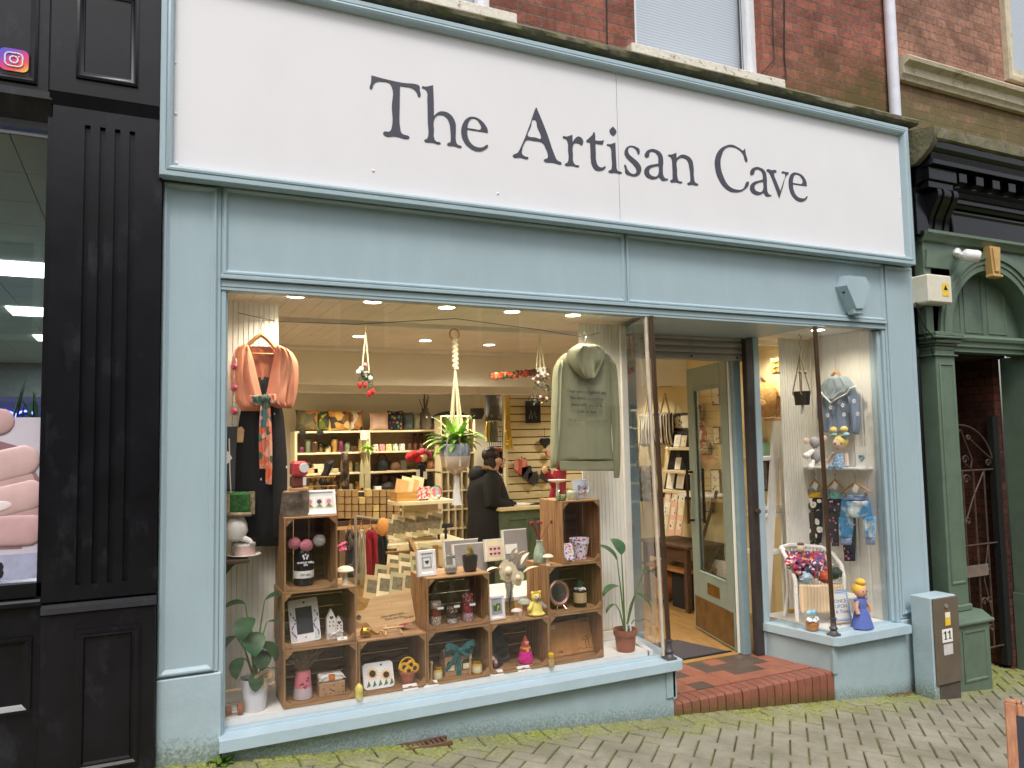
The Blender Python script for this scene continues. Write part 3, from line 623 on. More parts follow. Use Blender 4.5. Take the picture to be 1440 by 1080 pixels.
# ================================================================== the shop sign
SY=-.055
SIGN=thing('shop_sign','long white fascia sign lettered in charcoal serif over the pale blue shopfront','sign',(2.95,-.05,3.5))
b=MB(); b.box(.10,2.872,SY,-.03,2.97,4.07); b.build('sign_board',WBOARD,SIGN,ang=0)
b=MB(); b.box(2.876,5.70,SY,-.03,2.97,4.07); b.build('sign_board',WBOARD,SIGN,ang=0)
b=MB(); b.box(2.872,2.876,SY+.004,-.03,2.97,4.07); b.build('board_joint',C('joint_grey',(120,118,120)),SIGN,ang=0)
b=MB(); b.frame(.068,5.735,2.938,4.098,[(0,-.03),(0,-.10),(.004,-.104),(.026,-.104),(.030,-.098),(.034,-.106),(.044,-.11),(.056,-.104),(.062,-.088),(.066,SY)],fill=False); b.build('sign_frame',TEAL,SIGN)
for px,py in [(248,229),(246,88),(525,240),(523,24),(703,66),(863,102),(867,103),(870,312),(873,312),(1016,120),(1150,154),(1258,189),(1020,330),(1150,346),(1272,360),(1266,278),(700,272),(247,160)]:
    p=at(px,py,SY); m=MB(); m.ball((p.x,SY-.001,p.z),(.008,.005,.008),10,6); m.build('screw_cap',WHITE,SIGN)
LET={'T':[[(145,172,1),(260,203),(420,238),(575,260),(588,275),(590,310),(596,365),(580,368),(560,325),(520,290),(455,275),(408,268,1),(405,460),(410,660),(425,705),(495,742),(485,754),(370,732),(258,716),(258,692),(310,688),(332,650),(333,460),(330,270),(300,237),(250,228),(195,230),(165,255),(142,298),(132,293),(140,240)]],
'h':[[(612,275),(645,275),(712,262,1),(718,400),(720,545,1),(760,510),(800,502),(870,530),(915,600),(922,680),(922,770),(935,805),(975,828),(970,836),(910,822),(842,808),(845,797),(870,785),(875,760),(872,680),(862,610),(840,565),(790,535),(745,545),(720,590),(720,680),(722,750),(740,778),(782,795),(775,803),(710,790),(632,775),(634,765),(655,755),(666,735),(664,600),(660,400),(656,320),(640,298),(612,285)]],
'e':[[(1215,698,1),(1120,683),(1028,668,1),(1030,730),(1065,800),(1120,832),(1170,832),(1215,812),(1218,822),(1185,855),(1130,870),(1060,845),(1000,785),(972,700),(985,620),(1020,570),(1070,552),(1140,575),(1200,640),(1217,685)],[(1028,655,1),(1090,665),(1145,670),(1155,655),(1140,610),(1105,572),(1070,568),(1040,600)]],
'A':[[(352,206),(362,225),(450,440),(520,640),(545,690),(585,718),(580,726),(510,712),(424,695),(428,682),(455,672),(460,640),(440,580),(415,535),(395,522),(330,512),(265,505),(245,530),(222,600),(222,632),(245,652),(281,670),(275,678),(210,666),(138,655),(140,643),(180,622),(215,560),(280,400),(345,215)],[(335,315),(365,392),(397,472),(395,490),(340,480),(280,470),(273,460),(300,390)]],
'r':[[(597,475),(635,472),(685,455,1),(687,525,1),(710,490),(745,472),(780,500),(785,525),(772,555,1),(740,535),(705,535),(688,570),(690,640),(692,700),(710,730),(748,745),(742,752),(690,742),(617,732),(620,722),(640,710),(650,680),(646,600),(640,520),(625,495),(600,485)]],
't':[[(885,432),(893,450),(895,508,1),(940,512),(955,510),(975,505,1),(965,545,1),(930,542),(897,535,1),(900,620),(905,700),(925,745),(960,757),(990,748),(985,765),(950,785),(900,780),(865,735),(855,680),(852,600),(848,525,1),(815,517),(835,490),(870,455)]],
'i':[[(1003,545),(1030,543),(1080,527,1),(1083,600),(1090,720),(1100,785),(1140,805),(1135,812),(1080,805),(1018,795),(1022,785),(1040,778),(1048,755),(1045,650),(1040,585),(1028,562),(1003,552)],[(1057,380,1),(1075,400),(1090,430),(1065,465,1),(1040,450),(1027,420)]],
's':[[(1298,585),(1300,632),(1292,635),(1275,600),(1245,572),(1212,570),(1198,592),(1205,630),(1240,665),(1290,710),(1318,760),(1305,815),(1260,838),(1210,828),(1175,810),(1170,770),(1165,730),(1175,735),(1195,780),(1235,815),(1268,808),(1275,780),(1250,735),(1205,690),(1168,640),(1172,590),(1205,560),(1245,558),(1275,570)]],
'a':[[(300,315),(305,290),(335,270),(370,273),(405,300),(415,340),(413,400),(418,440),(430,455),(446,458),(430,468),(405,465),(390,445,1),(365,458),(330,455),(300,430),(298,400),(320,375),(360,365),(385,360,1),(385,325),(375,300),(350,285),(330,290),(325,315),(310,322)],[(387,375,1),(388,415),(375,440),(350,440),(330,425),(328,400),(345,385)]],
'n':[[(447,308),(470,303),(498,292,1),(500,325,1),(530,305),(560,308),(595,335),(607,380),(610,450),(618,480),(637,493),(632,499),(605,494),(568,488),(572,482),(585,475),(587,440),(580,380),(570,345),(545,325),(515,330),(501,350),(503,400),(506,450),(515,472),(536,478),(532,484),(500,478),(460,472),(463,466),(474,458),(475,430),(473,370),(470,335),(462,318),(449,313)]],
'C':[[(933,265,1),(938,300),(947,348),(940,350),(920,300),(890,270),(850,255),(810,265),(785,310),(778,370),(795,440),(830,500),(880,525),(920,520),(955,475),(957,490),(930,525),(880,542),(820,525),(770,465),(745,390),(745,330),(770,275),(810,248),(850,242),(900,265),(920,278)]],
'A2':[[(968,430),(972,400),(1000,383),(1030,387),(1060,410),(1070,450),(1072,510),(1078,545),(1090,558),(1100,560),(1085,568),(1065,565),(1050,545,1),(1025,558),(995,555),(968,530),(966,505),(985,480),(1020,468),(1046,462,1),(1045,430),(1032,405),(1010,397),(995,405),(990,425),(975,433)],[(1048,475,1),(1050,515),(1038,538),(1015,538),(995,522),(995,500),(1010,485)]],
'v':[[(1072,398),(1100,402),(1132,408),(1130,416),(1118,420),(1117,430),(1135,480),(1157,535,1),(1175,480),(1188,430),(1183,422),(1165,418),(1168,411),(1190,414),(1210,420),(1205,428),(1193,440),(1172,510),(1150,580,1),(1120,500),(1092,430),(1082,415),(1070,406)]],
'e2':[[(1323,503,1),(1280,497),(1235,490,1),(1240,525),(1260,565),(1290,580),(1315,578),(1328,568),(1328,575),(1310,595),(1280,601),(1245,580),(1220,540),(1210,490),(1215,445),(1235,420),(1265,420),(1300,440),(1322,480)],[(1235,482,1),(1265,487),(1292,488),(1298,480),(1290,450),(1265,430),(1248,432),(1238,455)]]}
for k,spl in LET.items():
    s,ox,oy=(6.545,500,80) if k in 'The' else (6.545,700,120) if k in ('A','r','t','i','s') else (4.5,840,150)
    cu=bpy.data.curves.new('letter','CURVE'); cu.dimensions='2D'; cu.fill_mode='BOTH'; cu.extrude=.0015; cu.resolution_u=5
    for pts in spl:
        sp=cu.splines.new('BEZIER'); sp.bezier_points.add(len(pts)-1); sp.use_cyclic_u=True
        for bp_,q in zip(sp.bezier_points,pts):
            w=at(ox+q[0]/s,oy+q[1]/s,SY); bp_.co=(w.x,w.z,0); t='VECTOR' if len(q)>2 else 'AUTO'; bp_.handle_left_type=bp_.handle_right_type=t
    t=bpy.data.objects.new('letter',cu); COL.objects.link(t)
    me=bpy.data.meshes.new_from_object(t.evaluated_get(bpy.context.evaluated_depsgraph_get())); bpy.data.objects.remove(t)
    me.transform(Matrix.Translation((0,SY-.002,0))@Matrix.Rotation(PI/2,4,'X')); me.materials.clear(); me.materials.append(LETTER)
    o=bpy.data.objects.new('letter',me); COL.objects.link(o); attach(o,SIGN)
# ------------------------------------------------------------------ things fixed to the front
al=thing('alarm_box','pale blue shield shaped alarm box on the panel above the right hand window','alarm box',(5.1,0,2.7))
po=[at(x,y,-.10) for x,y in [(1194,387.5),(1217.5,389.7),(1224,401.7),(1214.5,433),(1205,434),(1191,401.3)]]
m=MB(); n=len(po); cx=sum(p.x for p in po)/n; cz=sum(p.z for p in po)/n
fr=[(p.x,-.10,p.z) for p in po]; bk=[(cx+(p.x-cx)*1.12,-.012,cz+(p.z-cz)*1.12) for p in po]; b0=[(x,-.0,z) for x,_,z in bk]
m.add(fr+bk+b0,[tuple(range(n))]+[(i,i+n,(i+1)%n+n,(i+1)%n) for i in range(n)]+[(i+n,i+2*n,(i+1)%n+2*n,(i+1)%n+n) for i in range(n)])
m.build('alarm_cover',TEAL,al,ang=0)
m=MB(); a=po[3];b_=po[4]; m.box(b_.x-.01,a.x+.015,-.085,-.012,a.z-.05,a.z-.004,.008); m.build('alarm_base',TEALR,al)
m=MB(); p=at(1186,411.5,-.05); m.box(p.x-.01,p.x+.012,-.062,-.045,p.z-.004,p.z+.004); m.build('alarm_slot',BLACK,al)
dp=thing('drainpipe','white downpipe on the brick wall beside the right end of the sign','drainpipe',(5.74,.02,4.3))
p0=at(1259,163,.015); p1=at(1249,0,.015); m=MB(); m.tube([(5.745,.015,p0.z-.05),(5.745,.015,6.5)],.047,14); m.build('pipe',add_dirt(C('white_pipe',(220,220,232),rough=.45,var=.06),4.3,4.95,lin((110,110,70)),scale=40,thr=.5),dp)
m=MB(); m.lathe([(.056,0),(.056,.06)],(5.745,.015,5.35),14); m.box(5.70,5.79,.03,.075,5.36,5.40); m.build('pipe_bracket',WHITE,dp)
def cable(pts,r,label,y=None):
    m=MB(); pts=[tuple(at(a,b_,c)) for a,b_,c in pts]; o=m.tube(pts,r,6).build('cable',BLACK); tag(o,label,'cable'); return o
cable([(1087,-20,.05),(1087,40,.05),(1089,84,.05),(1067,108,.05)],.0035,'thin dark cable running down the bricks to the right window sill')
cable([(1103,-20,.055),(1103,80,.055),(1106,112,.05),(1098,120,.05)],.005,'thicker dark cable with a hooked end on bricks right of the window')
cable([(853,-20,.055),(854,64,.055),(852,72,.055)],.004,'dark cable on the bricks between the two upper windows')
cable([(1275,176,-.02),(1280,240,-.03),(1284,330,-.03),(1287,385,-.02)],.006,'black cable hanging down beside the right end of the sign')
cable([(1276,205,-.05),(1295,202,-.08),(1315,198,-.1)],.008,'grey cable slung over the mossy end of the cornice')
cable([(1288,425,-.05),(1297,455,-.06),(1315,478,-.07),(1348,474,-.08)],.006,'black cable looping from the cream box to the green capital')
cable([(1291,425,-.04),(1294,460,-.05),(1310,490,-.05),(1312,500,-.03)],.005,'black cable drooping below the cream box')
jb=thing('junction_box','cream plastic junction box with yellow warning sticker by the blue pilaster','junction box',(5.9,-.1,2.7))
m=MB(); m.box(5.80,6.095,-.16,.0,2.625,2.86,.012); m.build('box_lid',C('cream_plastic',(222,216,198),rough=.45,var=.05),jb)
m=MB(); m.box(5.79,6.10,.0,.06,2.615,2.868,.008); m.build('box_base',wear(C('grimy_cream',(204,196,176),rough=.6,var=.06),lin((70,62,44)),scale=30,lo=.5,hi=.6,amt=.8),jb)
m=MB(); m.box(5.965,6.045,-.1635,-.1605,2.685,2.79); m.build('warning_sticker',C('yellow_label',(240,200,60),rough=.5),jb)
m=MB(); m.prism([(5.98,2.735),(6.03,2.735),(6.005,2.775)],-.1655,-.1637); m.build('warning_triangle',INK,jb)
cc=thing('security_camera','white bullet security camera over the green arch','security camera',(6.4,-.15,3.15))
a=at(1346,356,-.04); b_=at(1353,358,-.16); c_=at(1377,361,-.24)
m=MB(); m.lathe([(.045,0),(.045,.02),(.02,.03)],(0,0,0),14); m.v=[(a.x+x,-.032-z_,a.z+y) for x,y,z_ in m.v]; m.build('mount',WHITE,cc)
m=MB(); m.tube([(a.x,-.05,a.z),(b_.x-.03,-.13,b_.z),b_],[.02,.022,.03],10); m.build('arm',WHITE,cc)
m=MB(); dv=(c_-b_).normalized(); m.tube([b_,b_+dv*.02,c_-dv*.02,c_],[.03,.05,.052,.046],14); m.build('camera_body',WHITE,cc)
m=MB(); m.tube([c_,c_+dv*.004],.036,14); m.build('lens_face',BLACK,cc)
ut=thing('utility_cabinet','narrow pale blue and brown meter cabinet numbered 11 on the pavement','utility cabinet',(5.65,-.18,gz(5.65)))
X0,X1=5.50,5.80
m=MB(); m.box(X0,X1,-.235,-.06,gz(5.6)-.03,.285,.006); m.build('cabinet_body',TEALP,ut)
m=MB(); m.box(X0+.012,X1+.002,-.252,-.235,gz(5.6)+.115,.278,.004); m.build('cabinet_door',wear(C('brown_cabinet_paint',(104,92,78),rough=.55,var=.12,scale=6),lin((168,164,158)),scale=11,lo=.66,hi=.74,amt=.8),ut)
m=MB(); m.box(X0+.05,X1-.01,-.24,-.10,gz(5.6)-.06,gz(5.6)+.115); m.build('cabinet_foot',C('dark_foot',(84,74,66),rough=.9,bump=.4),ut)
m=MB(); m.tube([((X0+X1)/2+.0,-.253,.215),((X0+X1)/2,-.262,.215)],.016,12); m.build('lock',METAL,ut)
m=MB(); m.box(5.635,5.695,-.2545,-.2525,.065,.165); m.build('warning_sticker',C('yellow_label',(240,200,60)),ut)
m=MB(); m.box(5.637,5.693,-.2555,-.2547,.125,.163); m.build('sticker_head',PAPER,ut)
m=MB(); m.box(5.59,5.71,-.2545,-.2525,-.06,.04); m.build('number_plate',PAPER,ut)
text('house_number','\U0001D7CF\U0001D7CF',INK,Matrix.Translation((5.65,-.2555,-.012)),.088,ut)
m=MB(); m.box(5.60,5.705,-.2545,-.2525,-.155,-.075); m.build('worn_label',C('worn_white',(206,202,200),rough=.7,var=.1,scale=30),ut)
# A-board in the corner of the picture
ab=thing('chalkboard','wooden framed pavement chalkboard standing in the near right corner','chalkboard',(2.643,-2.6,gz(2.643)))
ab.rotation_euler=(0,0,math.atan2(-.85,.53))
WOODA=woodmat('aboard_wood',lin((196,140,104)),lin((160,104,70)),axis=2); CHALK=C('chalkboard_black',(46,48,58),rough=.7,var=.15,scale=5)
HB=.882; SWD=.034
for sgn in (1,-1):
    Mx=Matrix.Translation((0,.02*sgn,HB))@Matrix.Rotation(R(22)*sgn,4,'X')@Matrix.Translation((0,0,-HB))
    f=MB(); f.M=Mx; y0,y1=(-.010,.010)
    f.box(0,SWD,y0,y1,-.02,HB,.004); f.box(.6-SWD,.6,y0,y1,-.02,HB,.004); f.box(SWD,.6-SWD,y0,y1,HB-.04,HB,.004); f.box(SWD,.6-SWD,y0,y1,.12,.17,.004)
    o=f.build('board_frame',WOODA,ab,inv=False); f=MB(); f.M=Mx; f.box(SWD-.003,.603-SWD,-.009,.004,.165,HB-.036); f.build('writing_surface',CHALK,ab,inv=False,ang=0)
f=MB(); f.box(.05,.12,-.03,.03,HB-.01,HB+.008,.003); f.box(.48,.55,-.03,.03,HB-.01,HB+.008,.003); f.build('hinge',METAL,ab,inv=False)
# iron grate let into the paving and a weed by the wall
dr=MB(); p=at(585,1048,0); 
for k in range(10): dr.box(1.29+k*.03,1.305+k*.03,-.125,-.03,gz(1.45)-.012,gz(1.45)+.008,.002)
dr.box(1.28,1.60,-.135,-.112,gz(1.45)-.012,gz(1.45)+.01,.002); dr.box(1.28,1.60,-.042,-.02,gz(1.45)-.012,gz(1.45)+.01,.002)
tag(dr.build('drain_grate',C('rusty_iron',(96,70,54),rough=.8,var=.2)),'small rusty iron grate in the paving below the long window','drain grate')
wd=MB(); 
for k in range(16): wd.leaf((.385+random.uniform(-.02,.03),-.055+random.uniform(-.02,.01),gz(.38)-.005),random.uniform(-PI,PI),random.uniform(.5,1.3),random.uniform(.04,.085),.028,1.2,5)
tag(wd.build('weed',leafmat('weed_leaf',(110,140,50),(70,104,34))),'small green weed growing at the foot of the left pilaster','weed')
lt=MB()
for k in range(60):
    x=random.uniform(5.2,5.5);y=random.uniform(-.09,.0); lt.leaf((x,y,gz(x)+.004),random.uniform(0,6.28),random.uniform(-.1,.4),random.uniform(.015,.035),.014,.5,3)
o=tag(lt.build('leaf_litter',C('dead_leaf',(112,84,58),var=.3,scale=30)),'dry brown leaves gathered beside the meter cabinet','leaves'); o['kind']='stuff'

# ================================================================== black shopfront on the left
BL=thing('black_shopfront','black painted Victorian shopfront with fluted pilaster and big window','building',(-.6,0,0))
def Q(n,m,mat,par=None,ang=35): return m.build(n,mat,par or BL,ang)
m=MB(); holes=[(-.268+k*.066,-.243+k*.066,.92,3.16) for k in range(4)]
wall_holes(m,-.405,.083,.85,3.26,holes,-.05,.026); m.add([(-.3,-.026,.9),(.0,-.026,.9),(.0,-.026,3.2),(-.3,-.026,3.2)],[(0,1,2,3)]); m.box(-.405,.083,-.022,.3,.5,3.3)
m.add([(-.405,-.05,.85),(-.405,-.05,3.26),(-.405,.2,3.26),(-.405,.2,.85)],[(0,1,2,3)]); PI_=Q('fluted_pilaster',m,BLACKP,ang=0)
m=MB()
for a,b_,c,d in holes:
    for zz,s in ((c,1),(d,-1)): m.ball(((a+b_)/2,-.042,zz+.004*s),(.013,.014,.012),8,5)
pass
m=MB(); m.box(-.425,.084,-.065,.3,3.30,4.2,.006); m.prismx([(-.05,3.24),(-.066,3.30),(.0,3.30),(.0,3.24)],-.42,.083); m.frame(-.31,-.035,3.385,3.86,[(0,-.066),(.0,-.078),(.012,-.082),(.022,-.074),(.034,-.072),(.04,-.06)],fill=True); Q('pilaster_block',m,BLACKP)
m=MB(); m.box(-.405,.083,-.07,.3,gz(0)-.08,.80,.006); m.prismx([(-.052,.838),(-.074,.822),(-.082,.798),(-.07,.79),(.0,.79),(.0,.838)],-.405,.083); m.frame(-.262,.012,.06,.712,[(0,-.071),(0,-.085),(.012,-.088),(.024,-.08),(.034,-.084),(.044,-.066)],fill=True); Q('pilaster_plinth',m,BLACKP)
m=MB(); m.box(-3.2,-.43,-.035,.06,3.30,4.2); m.frame(-3.0,-.475,3.33,4.1,[(0,-.036),(0,-.05),(.012,-.054),(.024,-.046),(.034,-.038)],fill=True); m.prismx([(-.036,3.30),(-.056,3.297),(-.058,3.26),(-.02,3.20),(.03,3.16),(.03,3.30)],-3.2,-.41); Q('fascia',m,BLACKP)
m=MB(); m.box(-.43,-.405,-.01,.11,.85,3.2); m.box(-3.2,-.43,.02,.11,3.13,3.2); m.box(-3.2,-.405,-.01,.11,.87,.945,.006); m.box(-3.2,-.40,-.05,.11,.83,.868,.01); Q('window_frame',m,BLACKP)
m=MB(); m.box(-3.2,-.405,-.025,.06,gz(0)-.05,.835); m.frame(-1.6,-.44,.36,.70,[(0,-.026),(0,-.044),(.014,-.048),(.028,-.036),(.036,-.03)],fill=True); Q('stall_riser',m,BLACKP)
m=MB(); m.box(-3.2,-.43,.05,.056,.945,3.13); Q('window_pane',m,GLASS,ang=0)
m=MB(); m.box(-3.3,.085,.02,.3,4.2,8.5); Q('upper_wall',m,BRICK,ang=0)
TILEC=C('office_ceiling_tile',(176,180,166),rough=.85,var=.04)
m=MB()
for i in range(12):
    for j in range(20): m.box(-6+i*.6,-5.406+i*.6,.12+j*.6,.714+j*.6,3.12,3.135)
Q('suspended_ceiling',m,TILEC,ang=0)
m=MB(); m.box(-6,.08,.11,12.2,3.14,3.16); m.box(-6,-.4,12.1,12.2,0,3.2); m.box(.0,.08,.31,12.2,0,3.2); m.box(-6,.0,.11,12.2,.0,.02); Q('interior_shell',m,C('salon_wall',(96,104,104),rough=.8))
PAN=emis('cool_panel',(.86,1.0,.96),3.2)
for k,(x,y) in enumerate([(-1.05,3.15),(-1.05,5.55),(-1.05,7.95),(-2.9,3.15),(-2.9,5.55),(-1.05,10.35)]):
    t=thing('panel_light',['nearest lit square ceiling panel seen through the left shop window','second lit ceiling panel back in the left shop','third lit ceiling panel back in the left shop','lit ceiling panel further left in the left shop','lit ceiling panel further left, second back','farthest lit ceiling panel in the left shop'][k],'ceiling light',(x,y,3.11))
    m=MB(); m.box(x-.29,x+.59,y,y+.57,3.10,3.119); m.build('diffuser',PAN,t); m=MB(); m.frame(x-.32,x+.62,0,.6,[(0,0),(.03,0)],fill=False); m.v=[(a,y-.015+c,3.118) for a,_,c in m.v]; m.build('trim',WHITE,t)
    l=bpy.data.lights.new('lamp','AREA'); l.energy=45; l.size=.6; l.color=(.9,1,.97); o=bpy.data.objects.new('lamp',l); COL.objects.link(o); o.parent=t; o.location=(.15,.28,-.03)
ps=thing('window_poster','pink manicure poster of fingers in the black shop window','poster',(-.6,.04,1.0))
m=MB(); m.box(-1.5,-.408,.036,.042,.955,1.718); m.build('poster_sheet',C('poster_lilac',(206,196,208),rough=.5,var=.06,scale=4),ps)
SK=[C('poster_skin_one',(214,178,176),rough=.5,var=.08,scale=6),C('poster_skin_two',(198,160,160),rough=.5,var=.08,scale=6),C('poster_skin_three',(208,168,170),rough=.5,var=.1,scale=8)]
def finger(x1,z,h,mat,tilt,y,L_=.5,dep=.010):
    m=MB(); m.M=Matrix.Translation((x1,y,z))@Matrix.Rotation(R(-tilt),4,'Y'); r=h/2; V=[];F=[];n=26
    for q in (1,.94,.82,.64,.42,.18):
        P_=[(-L_,-r*q)]+[(-r+r*q*math.cos(R(a)),r*q*math.sin(R(a))) for a in range(-90,91,180//(n-3))][:n-2]; P_=P_[:n-1]+[(-L_,r*q)]
        V+=[(x,-dep*math.sqrt(1-q*q*.999),z_) for x,z_ in P_]
    k=len(V)//6
    for j in range(5): F+=[(j*k+i,j*k+i+1,(j+1)*k+i+1,(j+1)*k+i) for i in range(k-1)]
    F.append(tuple(5*k+i for i in range(k))); m.add(V,F); return m.build('printed_finger',mat,ps,ang=80)
m=MB(); m.prism([(-1.49,1.12),(-.50,1.10),(-.43,1.2),(-.43,1.42),(-.52,1.58),(-.75,1.66),(-1.49,1.66)],.0338,.0355); m.build('printed_palm',C('poster_shadow_skin',(150,112,116),rough=.5,var=.1,scale=6),ps)
finger(-.54,1.69,.13,SK[1],-8,.034,.7); finger(-.455,1.43,.10,SK[1],16,.0338,.7,.004); finger(-.435,1.53,.15,SK[0],14,.0335,.75); finger(-.425,1.275,.09,SK[1],10,.0338,.7,.004); finger(-.407,1.365,.15,SK[0],13,.033,.8); finger(-.40,1.185,.15,SK[2],-1,.0325,.8)
for x,z in ((-.60,1.30),(-.64,1.185)):
    m=MB(); m.M=Matrix.Translation((x,.0235,z))@Matrix.Rotation(R(-10),4,'Y'); m.ball((0,0,0),(.06,.002,.024),16,8); m.build('printed_nail',C('nail_pink',(232,214,216),rough=.2),ps)
m=MB(); m.box(-1.5,-.408,.0335,.0352,.955,1.075); m.build('poster_band',C('poster_band',(176,178,206),rough=.5),ps)
text('poster_lettering','3',INK,Matrix.Translation((-.59,.0325,1.0)),.10,ps,off=.006)
lg=thing('app_logo_sign','small square sticker with a pink and orange camera outline logo on the black fascia','sticker',(-.57,-.05,3.42))
def rrect(x0,x1,z0,z1,r,n=5):
    P_=[]
    for cx,cz,a0 in ((x1-r,z1-r,0),(x0+r,z1-r,90),(x0+r,z0+r,180),(x1-r,z0+r,270)):
        for k in range(n+1): a=R(a0+90*k/n); P_.append((cx+r*math.cos(a),cz+r*math.sin(a)))
    return P_
lo=rrect(-.632,-.512,3.378,3.488,.026)
m=MB(); m.prism(lo,-.045,-.037); LM=C('logo_gradient',(200,60,140),rough=.35); N,L=node_helper(LM); b=N['Principled BSDF']
g=N.new('ShaderNodeNewGeometry'); dt=N.new('ShaderNodeVectorMath'); dt.operation='DOT_PRODUCT'; dt.inputs[1].default_value=(.6,0,-.8); L.new(g.outputs['Position'],dt.inputs[0])
mr=N.new('ShaderNodeMapRange'); mr.inputs[1].default_value=-.632*.6-3.488*.8; mr.inputs[2].default_value=-.512*.6-3.378*.8; L.new(dt.outputs['Value'],mr.inputs[0])
cr=N.new('ShaderNodeValToRGB'); E=cr.color_ramp.elements; E[0].color=(*lin((60,90,215)),1); E[1].color=(*lin((255,214,80)),1)
for p_,c_ in ((.25,(120,70,200)),(.5,(214,50,140)),(.75,(245,90,70))): e=E.new(p_); e.color=(*lin(c_),1)
L.new(mr.outputs[0],cr.inputs[0]); L.new(cr.outputs[0],b.inputs['Base Color']); m.build('sticker_ground',LM,lg)
m=MB(); m.tube([(x,-.047,z) for x,z in rrect(-.608,-.536,3.400,3.466,.02)],.0038,6,True); m.tube([(-.572+.0165*math.cos(a*.3142),-.047,3.433+.0165*math.sin(a*.3142)) for a in range(20)],.0038,6,True); m.ball((-.5515,-.046,3.451),.005,8,5); m.build('camera_outline',WHITE,lg)
al=thing('potted_aloe','spiky green aloe plants behind the poster in the left shop','plant',(-.6,.25,1.6))
m=MB()
for k in range(15): m.leaf((-.78+.025*k+random.uniform(-.01,.01),.22,1.62),random.uniform(-.4,3.5),R(random.uniform(70,92)),random.uniform(.16,.34),.035,.1,5,fold=.5)
m.build('leaf_rosette',leafmat('aloe_leaf',(70,110,80),(46,84,58)),al); m=MB(); m.lathe([(.06,1.45),(.08,1.62)],(-.62,.22,0),14,sx=2.2); m.build('planter',WHITE,al)
ng=thing('neon_sign','blue lit heart shaped neon wall decoration in the left shop','neon sign',(-1,5,1.7))
m=MB(); m.box(-2.2,-.9,5.0,5.05,1.55,2.1); m.build('sign_panel',C('navy_panel',(20,24,70),rough=.5),ng)
BLU=emis('blue_neon',(.12,.14,1.0),5)
m=MB()
for cx in (-1.75,-1.15):
    m.tube([(cx+.17*math.sin(t*.21)**3,4.97,1.83+.011*(13*math.cos(t*.21)-5*math.cos(t*.42)-2*math.cos(t*.63))) for t in range(30)],.012,6,True)
m.build('neon_tube',BLU,ng)

# ================================================================== green and black doorway building on the right
GB=thing('passage_building','brick building with black cornice and sage green arched passage doorway','building',(6.8,0,0))
def G_(n,m,mat,par=None,ang=35): return m.build(n,mat,par or GB,ang)
m=MB(); wall_holes(m,5.80,9.5,3.98,8.5,[(7.52,8.6,4.93,6.6)],BY+.01,.2); G_('brick_wall',m,BRICK2,ang=0)
m=MB(); m.frame(7.4,8.7,4.9,6.7,[(0,.08),(0,.03),(.03,.02),(.06,.03),(.08,.05),(.12,.05),(.13,.12)],fill=False); w=G_('window_surround',m,CREAMST)
m=MB(); m.box(7.6,8.5,.2,.206,5.0,6.6); G_('pane',m,GLASS,w); m=MB(); m.box(7.5,8.6,.24,.25,4.9,6.6); G_('blind',m,BLIND,w)
lz=at(1268,105,-.04).z
m=MB(); m.prismx([(.08,4.60),(.03,4.60),(.02,4.63),(.0,4.645),(-.005,4.71),(-.03,4.725),(-.06,4.735),(-.07,4.765),(-.05,4.785),(.08,4.80)],5.86,9.4); G_('string_course',m,CREAMST)
# stone slab over the cornice
xl=5.83
m=MB()
def slab(u,v):
    prof=[(.08,4.13),(-.20,4.07),(-.285,4.055),(-.29,4.03),(-.285,3.965),(-.27,3.955),(-.10,3.95),(.08,3.95)]
    y,z=prof[round(v*7)]; x=xl+.0+3.6*u; k=noise.noise(Vector((x*5,v*4,7)))*.008
    return (x,y+k,z+k)
m.grid(slab,90,7); e=[(.08,4.13),(-.20,4.07),(-.285,4.055),(-.29,4.03),(-.285,3.965),(-.24,3.90),(-.16,3.84),(-.10,3.80),(.08,3.80)]
m.prismx(e,xl-.03,xl+.03); G_('cornice_slab',m,STONE)
m=MB(); m.prismx([(.05,3.95),(-.255,3.95),(-.25,3.90),(-.21,3.875),(-.20,3.83),(-.225,3.81),(-.225,3.775),(-.10,3.765),(-.10,3.66),(-.06,3.64),(-.05,3.60),(.05,3.6)],xl+.03,9.4); CO=G_('cornice',m,BLACKB)
for k in range(16):
    x=6.24+k*.225
    if x>9.2: break
    m=MB(); m.box(x,x+.10,-.185,-.09,3.675,3.755,.004); G_('dentil',m,BLACKB,CO)
m=MB(); m.box(xl+.04,6.22,-.175,-.05,3.66,3.765,.004); m.box(xl+.06,6.20,-.15,-.05,3.60,3.66,.004); G_('cornice_return',m,BLACKB)
m=MB(); m.box(xl+.03,9.4,-.03,.06,3.22,3.62); m.prismx([(-.03,3.56),(-.06,3.545),(-.075,3.52),(-.06,3.495),(-.03,3.485)],6.27,9.4); m.frame(6.30,7.75,3.255,3.475,[(0,-.031),(.004,-.05),(.016,-.054),(.028,-.044),(.034,-.036)],fill=True); G_('frieze',m,BLACKB)
m=MB()
for k in range(4):
    x=5.985+k*.062
    pr_=[(-.03,3.235),(-.055,3.235),(-.058,3.30),(-.075,3.38),(-.115,3.45),(-.15,3.51),(-.165,3.56),(-.155,3.595),(-.125,3.605),(-.03,3.605)]
    m.prismx([(y-.012*(k%2),z) for y,z in pr_],x,x+.058)
G_('scroll_corbel',m,BLACKB,ang=50)
m=MB(); m.box(5.84,5.985,-.06,.06,3.22,3.62); m.box(5.84,5.93,.05,.3,-.6,3.3); G_('party_strip',m,BLACKB)
